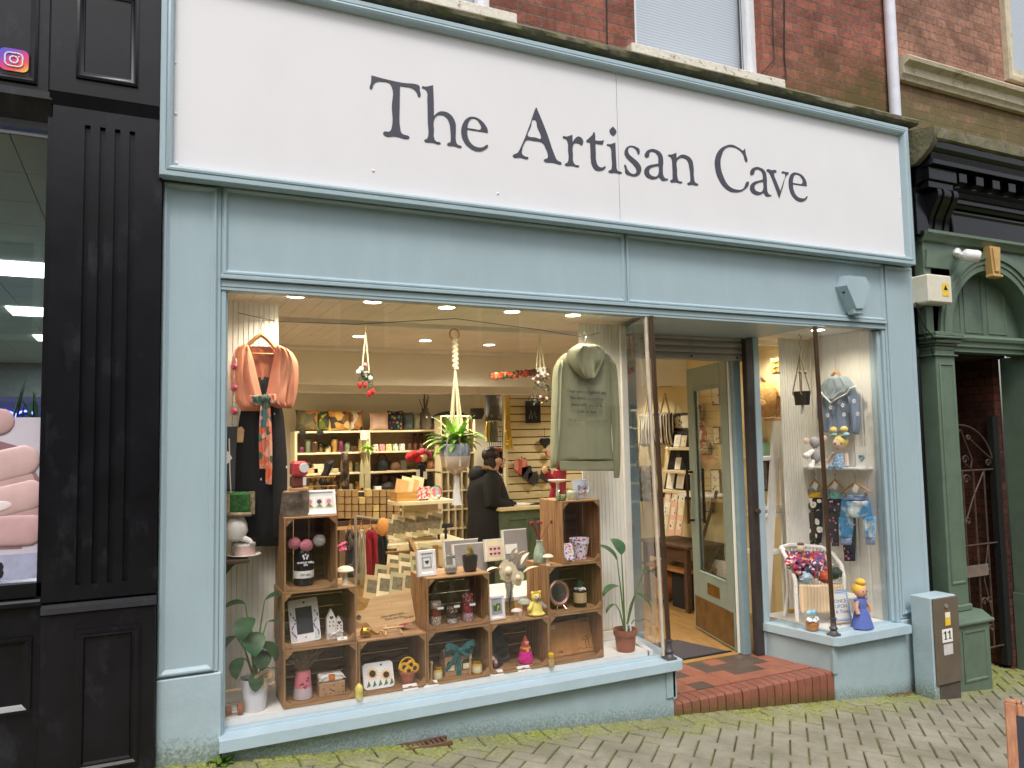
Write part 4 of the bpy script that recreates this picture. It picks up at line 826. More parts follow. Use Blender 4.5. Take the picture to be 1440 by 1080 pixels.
# green timber arch
m=MB(); m.prismx([(.05,3.26),(-.10,3.26),(-.10,3.235),(-.075,3.215),(-.06,3.18),(-.03,3.165),(.05,3.165)],5.92,9.4); G_('green_cornice',m,GREENP)
ax,az=6.83,2.39
def arcpts(r,n=28,a0=0,a1=180): return [(ax+r*math.cos(R(a0+(a1-a0)*k/n)),az+r*math.sin(R(a0+(a1-a0)*k/n))) for k in range(n+1)]
m=MB(); out=[(9.3,2.39),(9.3,3.165),(5.93,3.165),(5.93,2.39)]
poly=[(ax+.60,az)]+arcpts(.60)[1:]+[(5.93,2.39),(5.93,3.165),(7.75,3.165),(7.75,2.39)]
m.prism(poly,-.03,.15); G_('spandrel',m,GREENP)
m=MB()
for r0,r1,y0 in ((.60,.655,-.042),(.655,.70,-.052),(.70,.725,-.068),(.725,.765,-.056)):
    a=arcpts(r0); b_=arcpts(r1); n=len(a)
    V=[(x,y0,z) for x,z in a]+[(x,y0,z) for x,z in b_]+[(x,-.03,z) for x,z in a]+[(x,-.03,z) for x,z in b_]
    F=[]
    for i in range(n-1): F+=[(i,n+i,n+i+1,i+1),(i,i+1,2*n+i+1,2*n+i),(n+i,3*n+i,3*n+i+1,n+i+1)]
    m.add(V,F)
G_('arch_moulding',m,GREENP,ang=25)
m=MB(); m.box(6.2,7.5,.12,.16,2.36,3.05); 
for xx in (6.33,6.64,6.97): m.frame(xx,xx+.27,2.44,3.0,[(0,.119),(.004,.112),(.016,.112),(.02,.119)],fill=False)
G_('arch_infill',m,GREENP)
m=MB(); m.prismx([(.16,2.40),(-.0,2.40),(-.02,2.375),(-.012,2.35),(.01,2.335),(.01,2.30),(.03,2.285),(.03,2.255),(.16,2.255)],6.22,7.45); G_('door_lintel',m,GREENP)
m=MB()
kx=at(1394,368,-.07).x
for q,y in (([(kx-.075,3.185),(kx+.075,3.185),(kx+.05,2.93),(kx-.05,2.93)],-.11),([(kx-.05,3.165),(kx+.05,3.165),(kx+.03,2.96),(kx-.03,2.96)],-.125)): m.prism(q,y,-.05)
m.box(kx-.065,kx+.065,-.13,-.05,2.91,2.935,.006); G_('gilt_keystone',m,C('gold_paint',(196,160,100),rough=.5,var=.1))
m=MB(); m.box(6.018,6.262,-.03,.30,.07,2.25,.004); m.frame(6.05,6.235,.30,2.14,[(0,-.031),(0,-.036),(.012,-.04),(.02,-.034),(.03,-.022)],fill=True); G_('green_pilaster',m,GREENP)
m=MB(); 
for a,b_,z0,z1 in ((.0,.0,2.25,2.29),(.025,.02,2.20,2.215),(.02,.02,2.29,2.31),(.045,.045,2.31,2.345),(.075,.07,2.345,2.365),(.055,.06,2.365,2.40)): m.box(6.018-a,6.262+a,-.03-b_,.2,z0,z1,.006)
m.box(6.018,6.262,-.03,.3,2.40,2.95); m.prism([(5.94,2.95),(6.25,2.95),(6.25,3.0),(5.96,3.1)],-.05,-.03); G_('capital',m,GREENP)
m=MB(); m.box(5.96,6.36,-.125,.3,gz(6.1)-.1,-.01,.006); m.box(5.93,6.395,-.155,.3,-.008,.025,.010); m.prismx([(-.14,.025),(-.06,.075),(.2,.075),(.2,.025)],5.95,6.375); m.frame(6.01,6.31,-.46,-.055,[(0,-.126),(.0,-.132),(.014,-.135),(.024,-.124),(.034,-.112)],fill=True); m.box(6.0,6.28,-.05,.3,.075,.13,.01); G_('pedestal',m,GREENP)
m=MB(); m.box(7.40,7.70,-.03,.30,-.75,2.25,.004); m.box(7.38,7.72,-.15,.3,-.75,.05); m.box(7.33,7.75,-.08,.2,2.25,2.4,.01); G_('green_pilaster',m,GREENP)
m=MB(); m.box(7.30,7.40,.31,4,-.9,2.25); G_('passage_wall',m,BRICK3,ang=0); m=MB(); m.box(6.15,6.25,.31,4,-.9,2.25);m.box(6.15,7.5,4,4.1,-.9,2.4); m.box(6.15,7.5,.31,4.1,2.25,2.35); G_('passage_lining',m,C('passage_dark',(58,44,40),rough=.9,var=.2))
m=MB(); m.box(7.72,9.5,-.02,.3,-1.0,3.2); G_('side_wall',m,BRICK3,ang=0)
m=MB(); m.box(7.24,7.32,.30,.36,-.6,1.7); G_('gate_post',m,BLACK)
m=MB(); m.add([(6.2,.1,gz(6.2)-.01),(7.4,.1,gz(7.4)-.01),(7.4,4,gz(7.4)-.01),(6.2,4,gz(6.2)-.01)],[(0,1,2,3)]); struct(m.build('passage_floor',SAND,None,ang=0))
IR=C('rusty_black_iron',(88,72,62),rough=.6,metal=.3,var=.25,scale=20)
gt=thing('iron_gate','rusty wrought iron scroll gate across the brick passage','gate',(6.85,.33,-.5))
def scroll(m,cx,cz,r,s,y=.33):
    m.tube([(cx+s*(r*(1-t/16))*math.cos(t*.55)-s*r*.0,y,cz+(r*(1-t/16))*math.sin(t*.55)) for t in range(15)],.0075,5)
m=MB(); gx0,gx1=6.34,7.26; gc=(gx0+gx1)/2; gw=(gx1-gx0)/2
m.tube([(gx0,.33,-.44),(gx0,.33,1.22)],.010,6); m.tube([(gx1,.33,-.44),(gx1,.33,1.22)],.010,6)
m.tube([(gc-gw*math.cos(R(a)),.33,1.2+.42*math.sin(R(a))) for a in range(0,181,9)],.009,6)
for z in (-.42,.52,1.20): m.tube([(gx0,.33,z),(gx1,.33,z)],.009,6)
m.build('gate_frame',IR,gt)
m=MB()
for k in range(1,6): x=gx0+k*(gx1-gx0)/6; m.tube([(x,.33,-.42),(x,.33,1.2)],.008,5)
m.build('gate_bars',IR,gt)
m=MB()
for s in (1,-1):
    m.tube([(gc+s*.01,.33,1.58),(gc+s*.09,.33,1.42),(gc+s*.15,.33,1.30),(gc+s*.12,.33,1.22),(gc+s*.05,.33,1.26)],.0075,5)
    m.tube([(gc+s*.12,.33,1.50),(gc+s*.3,.33,1.38),(gx1-.03 if s>0 else gx0+.03,.33,1.30)],.0075,5)
    scroll(m,gc+s*.05,1.30,.045,s); scroll(m,gc+s*.11,1.50,.03,s); scroll(m,gc+s*.38,1.26,.04,s); scroll(m,gc+s*.05,1.12,.05,s); scroll(m,gc+s*.04,.74,.04,-s)
    m.tube([(gc,.33,.72),(gc+s*.13,.33,.95),(gc+s*.3,.33,1.18)],.0075,5); m.tube([(gc+s*.3,.33,.50),(gc+s*.22,.33,.20),(gc+s*.3,.33,-.1)],.0075,5)
    for zz in (.30,.0,-.25): scroll(m,gc+s*.2,zz,.04,s); scroll(m,gc+s*.28,zz,.04,-s)
m.build('gate_scroll',IR,gt)
m=MB(); m.box(gx0+.25,gx1-.2,.31,.325,.24,.34); m.build('lock_plate',C('weathered_board',(120,104,92),rough=.8,var=.15),gt)

# ================================================================== the street opposite (behind the photographer; it shows in the glass)
OP=thing('opposite_terrace','brick terrace with white sash windows across the street','building',(3,-11,0))
m=MB(); m.box(-14,-.02,-12.5,-11,-1.5,7.0); m.box(.02,17,-12.5,-11,-2,6.4); m.build('terrace_wall',C('terrace_brick',(184,166,150),rough=.9,var=.15,scale=3),OP)
for k in range(9):
    x=-12+k*3.1; m=MB(); m.box(x,x+1.1,-11.0,-10.94,3.4,5.2); f_=m.build('window',UPVC,OP); m=MB(); m.box(x+.1,x+1.0,-10.94,-10.93,3.5,5.1); m.build('pane',C('dark_pane',(50,58,66),rough=.1),f_)
    m=MB(); m.box(x-.4,x+1.9,-11.0,-10.93,-.8,2.3); m.build('shop_window',C('dark_shop',(46,48,52),rough=.15),OP); m=MB(); m.box(x-.5,x+2.0,-11,-10.9,2.35,2.9); m.build('fascia_board',C('pale_fascia',(190,188,180),rough=.6),OP)
# ================================================================== goods in the long window
CW=woodmat('crate_wood',lin((186,142,96)),lin((122,88,58)),rough=.65,axis=0,grain=2.2,bump=.25)
CWV=woodmat('crate_wood_upright',lin((184,138,92)),lin((116,82,52)),rough=.65,axis=2,grain=2.2,bump=.25)
CDK=woodmat('crate_wood_dark',lin((128,92,62)),lin((78,52,36)),rough=.75,axis=0,grain=2.2,bump=.25)
CF=.10; CDP=.31
def crate(w,h,label,x,z,vertical=False):
    t=thing('wooden_crate',label,'crate',(x,CF,z),'wooden crates stacked in the window'); th=.011
    for sx in (0,w-th):
        m=MB()
        for k in range(3): m.box(sx,sx+th,.002+k*.104,.002+k*.104+.099,.0,h,.002)
        m.build('side_panel',CWV,t,inv=False)
    for n,z0 in (('bottom_panel',0),('top_panel',h-th)):
        m=MB()
        for k in range(3): m.box(th,w-th,.0+k*.104,k*.104+.098,z0,z0+th,.002)
        m.build(n,CW,t,inv=False)
    m=MB()
    if vertical:
        for k in range(3): g=(w-2*th)/3; m.box(th+k*g+.002,th+(k+1)*g-.002,CDP-.012,CDP-.002,th,h-th,.001)
    else:
        for k in range(4): g=(h-2*th)/4; m.box(th,w-th,CDP-.012,CDP-.002,th+k*g+.0015,th+(k+1)*g-.0015,.001)
    m.build('back_panel',CDK,t,inv=False)
    L_=.038
    for cx,sx in ((th,1),(w-th,-1)):
        for cz,sz in ((th,1),(h-th,-1)):
            m=MB(); m.prism([(cx,cz),(cx+sx*L_,cz),(cx,cz+sz*L_)] if sx*sz>0 else [(cx,cz),(cx,cz+sz*L_),(cx+sx*L_,cz)],-.003,.024); m.build('corner_block',CW,t,inv=False)
    return t
Z0=.136; Z1=.447; Z2=.757
cA=crate(.405,.31,'open wooden crate holding the pink vase of dried grass, bottom left of the stack',.717,Z0)
def cr(x,z,l): return dup(cA,(x,CF,z),l)
cr(.711,Z1,'open wooden crate holding the lavender frame and white house ornament')
cr(1.127,Z0,'open wooden crate holding the sunflower plaque and sunflower pot')
cr(1.536,Z0,'open wooden crate holding the kraft gift box with green ribbon')
cr(1.944,Z0,'open wooden crate holding the pink gnome and dark slates')
cr(2.348,Z0,'open wooden crate holding the engraved wooden board, bottom right of the stack')
cr(1.538,Z1,'open wooden crate holding the three tall glass bottles')
cr(2.350,Z1,'open wooden crate holding the round mirror and succulent pot')
crate(.293,.405,'upright wooden crate holding the black vase of pompoms, top left of the stack',.718,Z2,True)
crate(.290,.405,'upright wooden crate holding heart patterned pots, top right of the stack',2.462,Z2,True)
Z3=Z2+.405
WFR=C('white_picture_frame',(240,238,236),rough=.4,var=.02)
def item(name,label,cat,px,py,y,z,group=None):
    p=at(px,py,y); return thing(name,label,cat,(p.x,y,z),group), p.x
def pm(x,y): return mpp(x,y)
def lathe_part(t,n,prof,mat,x,y,z,seg=20,sx=1,sy=1): m=MB(); m.lathe(prof,(x,y,z),seg,sx,sy); return m.build(n,mat,t)
def ball_part(t,n,c,r,mat,seg=14,nz=0,seed=0): m=MB(); m.ball(c,r,seg,max(6,seg//2+2),nz,seed); return m.build(n,mat,t)
def easel_frame(name,label,px,py,y,z,w,h,picture,lean=12,rz=0,border=.02,mat=None,group=None,depth=.018,cat='picture frame'):
    """picture(m_factory) receives the local matrix: frame leaning back, base at the given surface"""
    t,x=item(name,label,cat,px,py,y,z,group)
    Mx=Matrix.Translation((x,y,z+.001))@Matrix.Rotation(R(rz),4,'Z')@Matrix.Rotation(R(-lean),4,'X')
    m=MB(); m.M=Mx; m.frame(-w/2,w/2,0,h,[(0,depth),(0,0),(.003,-.003),(border-.004,-.003),(border,0),(border+.001,.008)],fill=False); m.box(-w/2,w/2,depth*.6,depth,0,h); m.build('frame',mat or WFR,t)
    m=MB(); m.M=Mx; m.box(-w/2+border*.8,w/2-border*.8,.006,.010,border*.8,h-border*.8); m.build('mount',PAPER,t)
    m=MB(); m.M=Mx; m.tube([(0,depth,h*.7),(0,depth+h*.25,.0+h*.05)],.004,5); m.build('strut',BLACK,t)
    picture(t,Mx); return t
def flat(t,Mx,n,poly,mat,y=.005,th=.001): m=MB(); m.M=Mx; m.prism(poly,y-th,y); return m.build(n,mat,t,ang=0)
def disc(cx,cz,r,n=14,rz=None): return [(cx+r*math.cos(2*PI*k/n),cz+(rz or r)*math.sin(2*PI*k/n)) for k in range(n)]
def heart(cx,cz,s,n=20): return [(cx+s*.0625*16*math.sin(2*PI*k/n)**3,cz+s*.0625*(13*math.cos(2*PI*k/n)-5*math.cos(4*PI*k/n)-2*math.cos(6*PI*k/n)-math.cos(8*PI*k/n))) for k in range(n)]
def price_card(label,px,py,y,z,w=.05,h=.03,group='small price cards on the window ledge',mark=None):
    t,x=item('price_card',label,'card',px,py,y,z,group); Mx=Matrix.Translation((x,y,z))@Matrix.Rotation(R(-50),4,'X')
    m=MB(); m.M=Mx; m.prism([(-w/2,0),(w/2,0),(w*.46,h),(-w*.46,h)],0,.0012); m.build('card',PAPER,t,ang=0)
    m=MB(); m.M=Mx; m.box(-w*.12,w*.12,-.0008,-.0002,h*.45,h*.62); m.build('price_mark',mark or INK,t,ang=0); return t
# --- upright crate, left: vase with pompoms
NAVY=C('dark_glass_bottle',(26,24,40),rough=.12,var=.1,coat=.4)
t,x=item('pompom_vase','black bottle vase with white label and three woollen pompoms','vase',427,823,.22,Z2+.012); z=Z2+.012
lathe_part(t,'bottle',[(.05,0),(.056,.008),(.056,.165),(.05,.19),(.043,.205),(.036,.205),(.034,.19)],NAVY,x,.22,z,24)
lathe_part(t,'paper_band',[(.0568,.045),(.0568,.085)],PAPER,x,.22,z,24)
text('band_lettering','DRY GIN',INK,Matrix.Translation((x,.162,z+.064)),.014,t); text('bottle_lettering','WHITLEY NEILL\nGIN',PAPER,Matrix.Translation((x,.1625,z+.125)),.0135,t,off=.0006)
m=MB(); 
for a in range(5): m.ball((x+.013*math.cos(a*1.257+.3),.162,z+.165+.012*math.sin(a*1.257+.3)),(.006,.002,.008),6,5)
m.build('emblem',PAPER,t)
PINKP=C('pink_wool',(238,160,172),rough=1,var=.15,scale=120,bump=1.0,bscale=180); WHP=C('white_wool',(236,232,226),rough=1,var=.1,scale=120,bump=1.0,bscale=180)
for i,(a,b_,mt,yy) in enumerate([(414,764,PINKP,.18),(431,767,PINKP,.165),(449,760,WHP,.21)]):
    p=at(a,b_,yy); m=MB(); r=.037
    for k in range(420):
        th=math.acos(1-2*(k+.5)/420); ph=k*2.39996; d=Vector((math.sin(th)*math.cos(ph),math.sin(th)*math.sin(ph),math.cos(th))); q=p+d*r*random.uniform(.92,1.06)
        e=d.orthogonal().normalized()*.0038; g=d.cross(e); m.add([tuple(p+d*r*.7+e),tuple(p+d*r*.7-e*.5+g*.8),tuple(p+d*r*.7-e*.5-g*.8),tuple(q)],[(0,1,3),(1,2,3),(2,0,3)])
    m.ball(p,r*.82,12,8); o=m.build('pompom',mt,t); m=MB(); m.tube([(x+(p.x-x)*.3,.21,z+.18),p],.003,5); m.build('stem',C('wire_green',(60,70,50)),o)
# --- on top of that crate
BARK=C('grey_bark',(126,110,92),rough=.95,col2=lin((74,62,52)),scale=18,bump=1.0,bscale=30)
t,x=item('log_slice','rough grey bark log standing on the upright left crate','log',415,724,.2,Z3)
m=MB(); m.loft([(x,.2,Z3+.002,.085,.07),(x,.2,Z3+.06,.08,.066),(x+.003,.2,Z3+.135,.075,.062)],18,.07,5); m.build('bark',BARK,t)
m=MB(); m.loft([(x,.2,Z3+.135,.066,.054),(x,.2,Z3+.140,.064,.052)],18); m.build('cut_face',C('cut_wood',(196,150,110),rough=.8,var=.1,scale=30),t)
t,x=item('toy_coin_bank','small red and brown tin coin bank with round white dial and paper tag','toy',420,690,.2,Z3+.141); z=Z3+.141
lathe_part(t,'wooden_base',[(.055,0),(.055,.012),(.05,.016)],C('cut_wood',(196,150,110)),x,.2,z)
m=MB(); m.box(x-.045,x+.03,.165,.235,z+.016,z+.085,.012); m.build('brown_body',C('brown_tin',(120,58,48),rough=.35),t)
RED=C('coral_red_tin',(206,62,72),rough=.3,var=.08)
m=MB(); m.box(x-.045,x+.042,.145,.24,z+.08,z+.165,.014); m.build('red_box',RED,t)
m=MB(); m.tube([(x+.018,.143,z+.128),(x+.018,.128,z+.128)],.026,16); m.build('dial',PAPER,t)
m=MB(); m.box(x+.012,x+.03,.135,.1365,z+.03,z+.075); m.build('tag',PAPER,t)
def flowers3(t,Mx):
    for k,(c1) in enumerate([(196,120,150),(70,44,90),(206,130,160)]):
        m=MB(); m.M=Mx; m.box(-.075+k*.053,-.075+k*.053+.044,.0035,.0055,.045,.10); m.build('print_panel',C('print_cream%d'%k,(226,216,202)),t)
        flat(t,Mx,'printed_flower',disc(-.053+k*.053,.078,.014,9),C('print_flower%d'%k,c1),.0033); flat(t,Mx,'printed_leaf',[(-.07+k*.053,.048),(-.036+k*.053,.048),(-.053+k*.053,.07)],C('print_leaf',(120,124,60)),.0034)
easel_frame('picture_frame','white framed print of three flower heads on the top left crate',450,722,.15,Z3,.185,.145,flowers3,lean=20,rz=-4,border=.014)
# --- mushroom beside it
CREAMC=C('cream_ceramic',(226,214,184),rough=.5,var=.08,scale=30)
def mushroom(label,px,py,y,z,r,h,cap,stem,grp='wooden mushroom ornaments'):
    t,x=item('mushroom_ornament',label,'ornament',px,py,y,z,grp)
    lathe_part(t,'stem',[(r*.42,0),(r*.34,h*.15),(r*.27,h*.5),(r*.3,h*.8)],stem,x,y,z,12)
    lathe_part(t,'cap',[(r*.3,h*.76),(r*.95,h*.72),(r,h*.78),(r*.85,h*.9),(r*.5,h*.99),(.0,h*1.03)],cap,x,y,z,18); return t
TAN=C('tan_turned_wood',(176,140,104),rough=.6,var=.1,scale=30)
mushroom('cream wooden mushroom beside the upright left crate',485,823,.16,Z2,.052,.105,CREAMC,CREAMC)
# --- second row: lavender frame, houses
PUR=C('lavender_print',(126,92,160),rough=.6,var=.3,scale=60); GRN=C('print_green',(96,124,84),rough=.6,var=.2)
t,x=item('lavender_picture_frame','white frame painted with lavender sprigs around a black panel','picture frame',431,905,.19,Z1+.012); z=Z1+.012
Mx=Matrix.Translation((x,.19,z))@Matrix.Rotation(R(-14),4,'X')@Matrix.Rotation(R(-3),4,'Y')
W_F,H_F=.165,.235; m=MB(); m.M=Mx; m.prism(rrect(-W_F/2,W_F/2,0,H_F,.012),0,.012); m.build('frame',WFR,t,ang=30)
m=MB(); m.M=Mx; m.box(-.046,.046,-.0015,-.0002,.045,.19); m.build('black_panel',CHALK,t)
m=MB(); m.M=Mx
for k in range(70):
    sx=random.choice((-1,1)); tt=random.random(); m.ball((sx*(.062+.012*math.sin(tt*9+sx)),-.001,.03+tt*.14),(.004,.001,.005),5,4)
m.build('lavender_print',PUR,t); m=MB(); m.M=Mx
for sx in (-1,1):
    for k in range(5): m.prism([(sx*.05+k*.006*sx,.008),(sx*.05+k*.006*sx+.0015,.008),(sx*(.058+k*.004),.09)],-.0008,-.0001)
m.build('stem_print',GRN,t)
m=MB(); m.M=Mx; m.ball((.004,-.001,.215),(.007,.001,.005),6,4); m.ball((0,-.001,.025),(.006,.001,.003),6,4); m.build('bee_print',INK,t)
t,x=item('house_ornament','pair of tall white ceramic houses tied with twine','ornament',470,899,.2,Z1+.012); z=Z1+.012
CER=C('white_ceramic',(236,230,222),rough=.35,var=.03)
for n,dx,w,h in (('tall_house',-.02,.05,.165),('low_house',.024,.042,.12)):
    m=MB(); m.prism([(x+dx-w/2,z),(x+dx+w/2,z),(x+dx+w/2,z+h*.68),(x+dx,z+h),(x+dx-w/2,z+h*.68)],.18,.215); o=m.build(n,CER,t,ang=0)
    m=MB(); m.prism(heart(x+dx,z+h*.72,.011),.1785,.1795)
    for r_ in range(2):
        for c_ in (-1,1): m.box(x+dx+c_*.010-.003,x+dx+c_*.010+.003,.1785,.1795,z+h*(.42+.13*r_),z+h*(.42+.13*r_)+.008)
    m.build('cut_window',C('dark_cutout',(70,54,46)),o,ang=0)
m=MB(); m.tube([(x-.047,.178,z+.03),(x+.047,.178,z+.034),(x+.047,.217,z+.032),(x-.047,.217,z+.03)],.003,5,True); m.tube([(x-.02,.176,z+.03),(x-.045,.172,z+.045),(x-.03,.172,z+.02),(x,.174,z+.032),(x+.03,.172,z+.05),(x+.02,.172,z+.02),(x-.01,.174,z+.03)],.003,5); m.build('twine',PAPER,t)
price_card('small white price card in front of the ceramic houses',482,903,.125,Z1+.012,.06,.022)
# --- bottom left crate: vase and soap box
t,x=item('dried_grass_vase','two tone pink and grey vase of dried grass','vase',426,988,.21,Z0+.012); z=Z0+.012
VP=C('pink_grey_vase',(196,178,182),rough=.35,var=.05); 
lathe_part(t,'grey_base',[(.050,0),(.054,.006),(.052,.035),(.048,.065)],VP,x,.21,z,22); lathe_part(t,'pink_body',[(.0482,.064),(.045,.10),(.041,.14),(.041,.150),(.036,.150)],C('rose_glaze',(214,120,132),rough=.35),x,.21,z,22)
m=MB()
for k in range(9): m.ball((x+.045*math.sin(-.5+k*.12),.21-.047*math.cos(-.5+k*.12),z+.075+.004*k*math.sin(k)+.01),(.007,.003,.004),6,4)
m.build('leaf_print',C('mauve_print',(96,50,70)),t)
m=MB()
for k in range(90):
    a=random.uniform(0,6.28); s=random.uniform(.0,.62); L_=random.uniform(.10,.17); e=Vector((math.cos(a)*math.sin(s),math.sin(a)*math.sin(s)*.7,math.cos(s)))
    b_=Vector((x+random.uniform(-.02,.02),.21+random.uniform(-.02,.02),z+.13)); c_=b_+e*L_; c_.z=min(c_.z,z+.287); m.tube([b_,b_+e*L_*.6,c_+Vector((e.x*.02,e.y*.02,-.012))],[.0012,.001,.0035],4)
m.build('dried_grass',C('dry_grass',(150,126,104),rough=.95,var=.3,scale=60),t)
t,x=item('gift_soap_box','kraft gift box of orange and white soaps tied with twine','gift box',465,982,.21,Z0+.012); z=Z0+.012
KR=C('kraft_card',(178,140,104),rough=.85,var=.08,scale=30)
m=MB(); m.box(x-.072,x+.072,.165,.255,z,z+.075,.002); m.build('card_box',KR,t); m=MB(); m.box(x-.07,x+.07,.168,.25,z+.075,z+.115,.012); m.build('white_soap',CER,t)
m=MB(); m.box(x-.02,x+.015,.16,.2,z+.085,z+.12,.006); m.build('orange_soap',C('orange_soap',(214,120,50),rough=.5),t)
m=MB(); m.tube([(x-.075,.163,z+.09),(x-.02,.16,z+.125),(x+.04,.16,z+.122),(x+.075,.165,z+.09)],.003,5); m.tube([(x-.05,.16,z+.12),(x-.085,.155,z+.135),(x-.06,.155,z+.105)],.003,5); m.build('twine',PAPER,t)
m=MB()
for k in range(12): m.ball((x+random.uniform(-.06,.06),.1645,z+random.uniform(.012,.06)),(.004,.001,.004),5,4)
m.build('bee_print',INK,t)
# --- sunflower crate
YEL=C('sunflower_yellow',(236,180,50),rough=.7,var=.15,scale=60); BRN=C('seed_brown',(70,46,30),rough=.9,var=.2)
def sunflower(t,Mx,cx,cz,r,y=-.002):
    m=MB(); m.M=Mx
    for k in range(14):
        a=2*PI*k/14; m.prism([(cx+r*.35*math.cos(a-.2),cz+r*.35*math.sin(a-.2)),(cx+r*math.cos(a),cz+r*math.sin(a)),(cx+r*.35*math.cos(a+.2),cz+r*.35*math.sin(a+.2))],y-.001,y)
    o=m.build('sunflower_petals',YEL,t,ang=0); flat(t,Mx,'sunflower_centre',disc(cx,cz,r*.42),BRN,y-.0012)
t,x=item('sunflower_plaque','white rounded plaque painted with two sunflowers','plaque',534,966,.15,Z0+.012); z=Z0+.012
Mx=Matrix.Translation((x,.15,z+.004))@Matrix.Rotation(R(-20),4,'X'); m=MB(); m.M=Mx; m.prism(rrect(-.09,.09,0,.145,.022),0,.022); m.build('plaque',WFR,t,ang=30)
sunflower(t,Mx,-.035,.085,.045); sunflower(t,Mx,.045,.07,.042)
for k in range(5): flat(t,Mx,'painted_leaf',[(-.075+k*.034,.012),(-.05+k*.034,.02),(-.06+k*.034,.05)],C('print_green',(96,124,84)),-.0012)
flat(t,Mx,'painted_bee',disc(.02,.128,.006,6),INK,-.0012)
t,x=item('sunflower_pot','terracotta pot of knitted sunflowers with a yellow handle','ornament',573,961,.17,Z0+.012); z=Z0+.012
TERRA=C('terracotta',(176,104,76),rough=.8,var=.08,scale=20,bump=.1)
lathe_part(t,'pot',[(.034,0),(.046,.062),(.049,.062),(.049,.078),(.043,.078)],TERRA,x,.17,z,18)
for k,(dx,dz) in enumerate([(-.028,.105),(.012,.115),(.034,.095),(-.005,.085)]):
    m=MB()
    for j in range(10): a=j*.628; m.ball((x+dx+.019*math.cos(a),.145-.004*k,z+dz+.019*math.sin(a)),(.010,.005,.010),6,4)
    o=m.build('knitted_flower',YEL,t); ball_part(o,'flower_centre',(x+dx,.138-.004*k,z+dz),(.012,.006,.012),BRN,8)
m=MB(); m.tube([(x+.05*math.cos(R(a)),.17,z+.09+.06*math.sin(R(a))) for a in range(0,181,15)],.005,6); m.build('handle',YEL,t)
# --- chopping board display on top
LWOOD=woodmat('light_beech',lin((214,176,128)),lin((186,144,98)),rough=.5,axis=0,grain=1.5)
t,x=item('serving_board','pale wooden serving board with round handle and engraved lettering','serving board',549,880,.16,Z1)
b0=at(549,875,.16); Mx=Matrix.Translation((b0.x,.17,Z1+.045))@Matrix.Rotation(R(-16),4,'X')@Matrix.Rotation(R(-4),4,'Y')
po=[(-.105,0),(.15,.0),(.16,.012),(.158,.175),(.148,.19),(-.075,.178),(-.095,.165),(-.115,.13),(-.14,.118)]+[(-.165+.038*math.cos(R(a)),.082+.036*math.sin(R(a))) for a in range(75,290,24)]+[(-.14,.048),(-.125,.035)]
m=MB(); m.M=Mx; m.prism(po,0,.018); m.build('board',LWOOD,t,ang=30); flat(t,Mx,'hanging_hole',disc(-.175,.082,.014),C('hole_dark',(90,70,54)),-.0006)
text('engraving','Once upon a time...\nThere was Gin',C('burnt_brown',(72,44,28)),Mx@Matrix.Translation((.03,-.0012,.05)),.019,t); text('engraving','The End',MATS['burnt_brown'],Mx@Matrix.Translation((.118,-.0012,.030)),.019,t)
m=MB()
for s in (-1,1): m.tube([(b0.x+.01+s*.05,.125,Z1+.004),(b0.x+.01+s*.03,.185,Z1+.06),(b0.x+.01+s*.012,.21,Z1+.17)],.007,6)
m.tube([(b0.x-.05,.145,Z1+.04),(b0.x+.075,.145,Z1+.04)],.006,6); m.build('easel',LWOOD,t)
GOLD=C('polished_gold',(206,160,60),rough=.18,metal=.9,var=.08)
t,x=item('gold_whale','shiny gold whale shaped trinket dish','ornament',516,893,.17,Z1)
m=MB(); m.loft([(x,.17,Z1+.002,.02,.018),(x-.004,.17,Z1+.014,.036,.026),(x-.006,.17,Z1+.034,.034,.025),(x-.012,.17,Z1+.05,.02,.016),(x-.02,.17,Z1+.06,.004,.004)],16); m.tube([(x+.015,.165,Z1+.03),(x+.04,.16,Z1+.016),(x+.062,.16,Z1+.010)],[.018,.009,.004],8); m.build('body',GOLD,t)
m=MB(); m.tube([(x+.075+.011*math.cos(k*.6),.15,Z1+.016+.011*math.sin(k*.6)) for k in range(11)],.003,5,True); m.tube([(x+.045,.15,Z1+.006),(x+.12,.15,Z1+.006)],.003,5); m.build('tail_ring',GOLD,t)
t,x=item('felt_flower_sprig','pink fabric flower lying behind the serving board','flower',568,878,.26,Z1)
m=MB()
for k in range(14): m.leaf((x,.26,Z1+.012),random.uniform(-PI,PI),random.uniform(-.1,.9),.04,.022,.6,4)
m.build('petals',C('magenta_felt',(204,60,120),rough=.9),t)
YC=C('yellow_wax',(232,214,110),rough=.5,sub=.2)
t,x=item('yellow_gnome','small pale yellow wax gnome standing at the front of the ledge','ornament',505,983,.088,.134)
m=MB(); m.lathe([(.02,0),(.022,.01),(.02,.035),(.024,.05),(.02,.066),(.010,.078),(.0,.086)],(x,.088,.135),14); m.build('wax_body',YC,t); ball_part(t,'nose',(x,.066,.178),.006,YC,8)
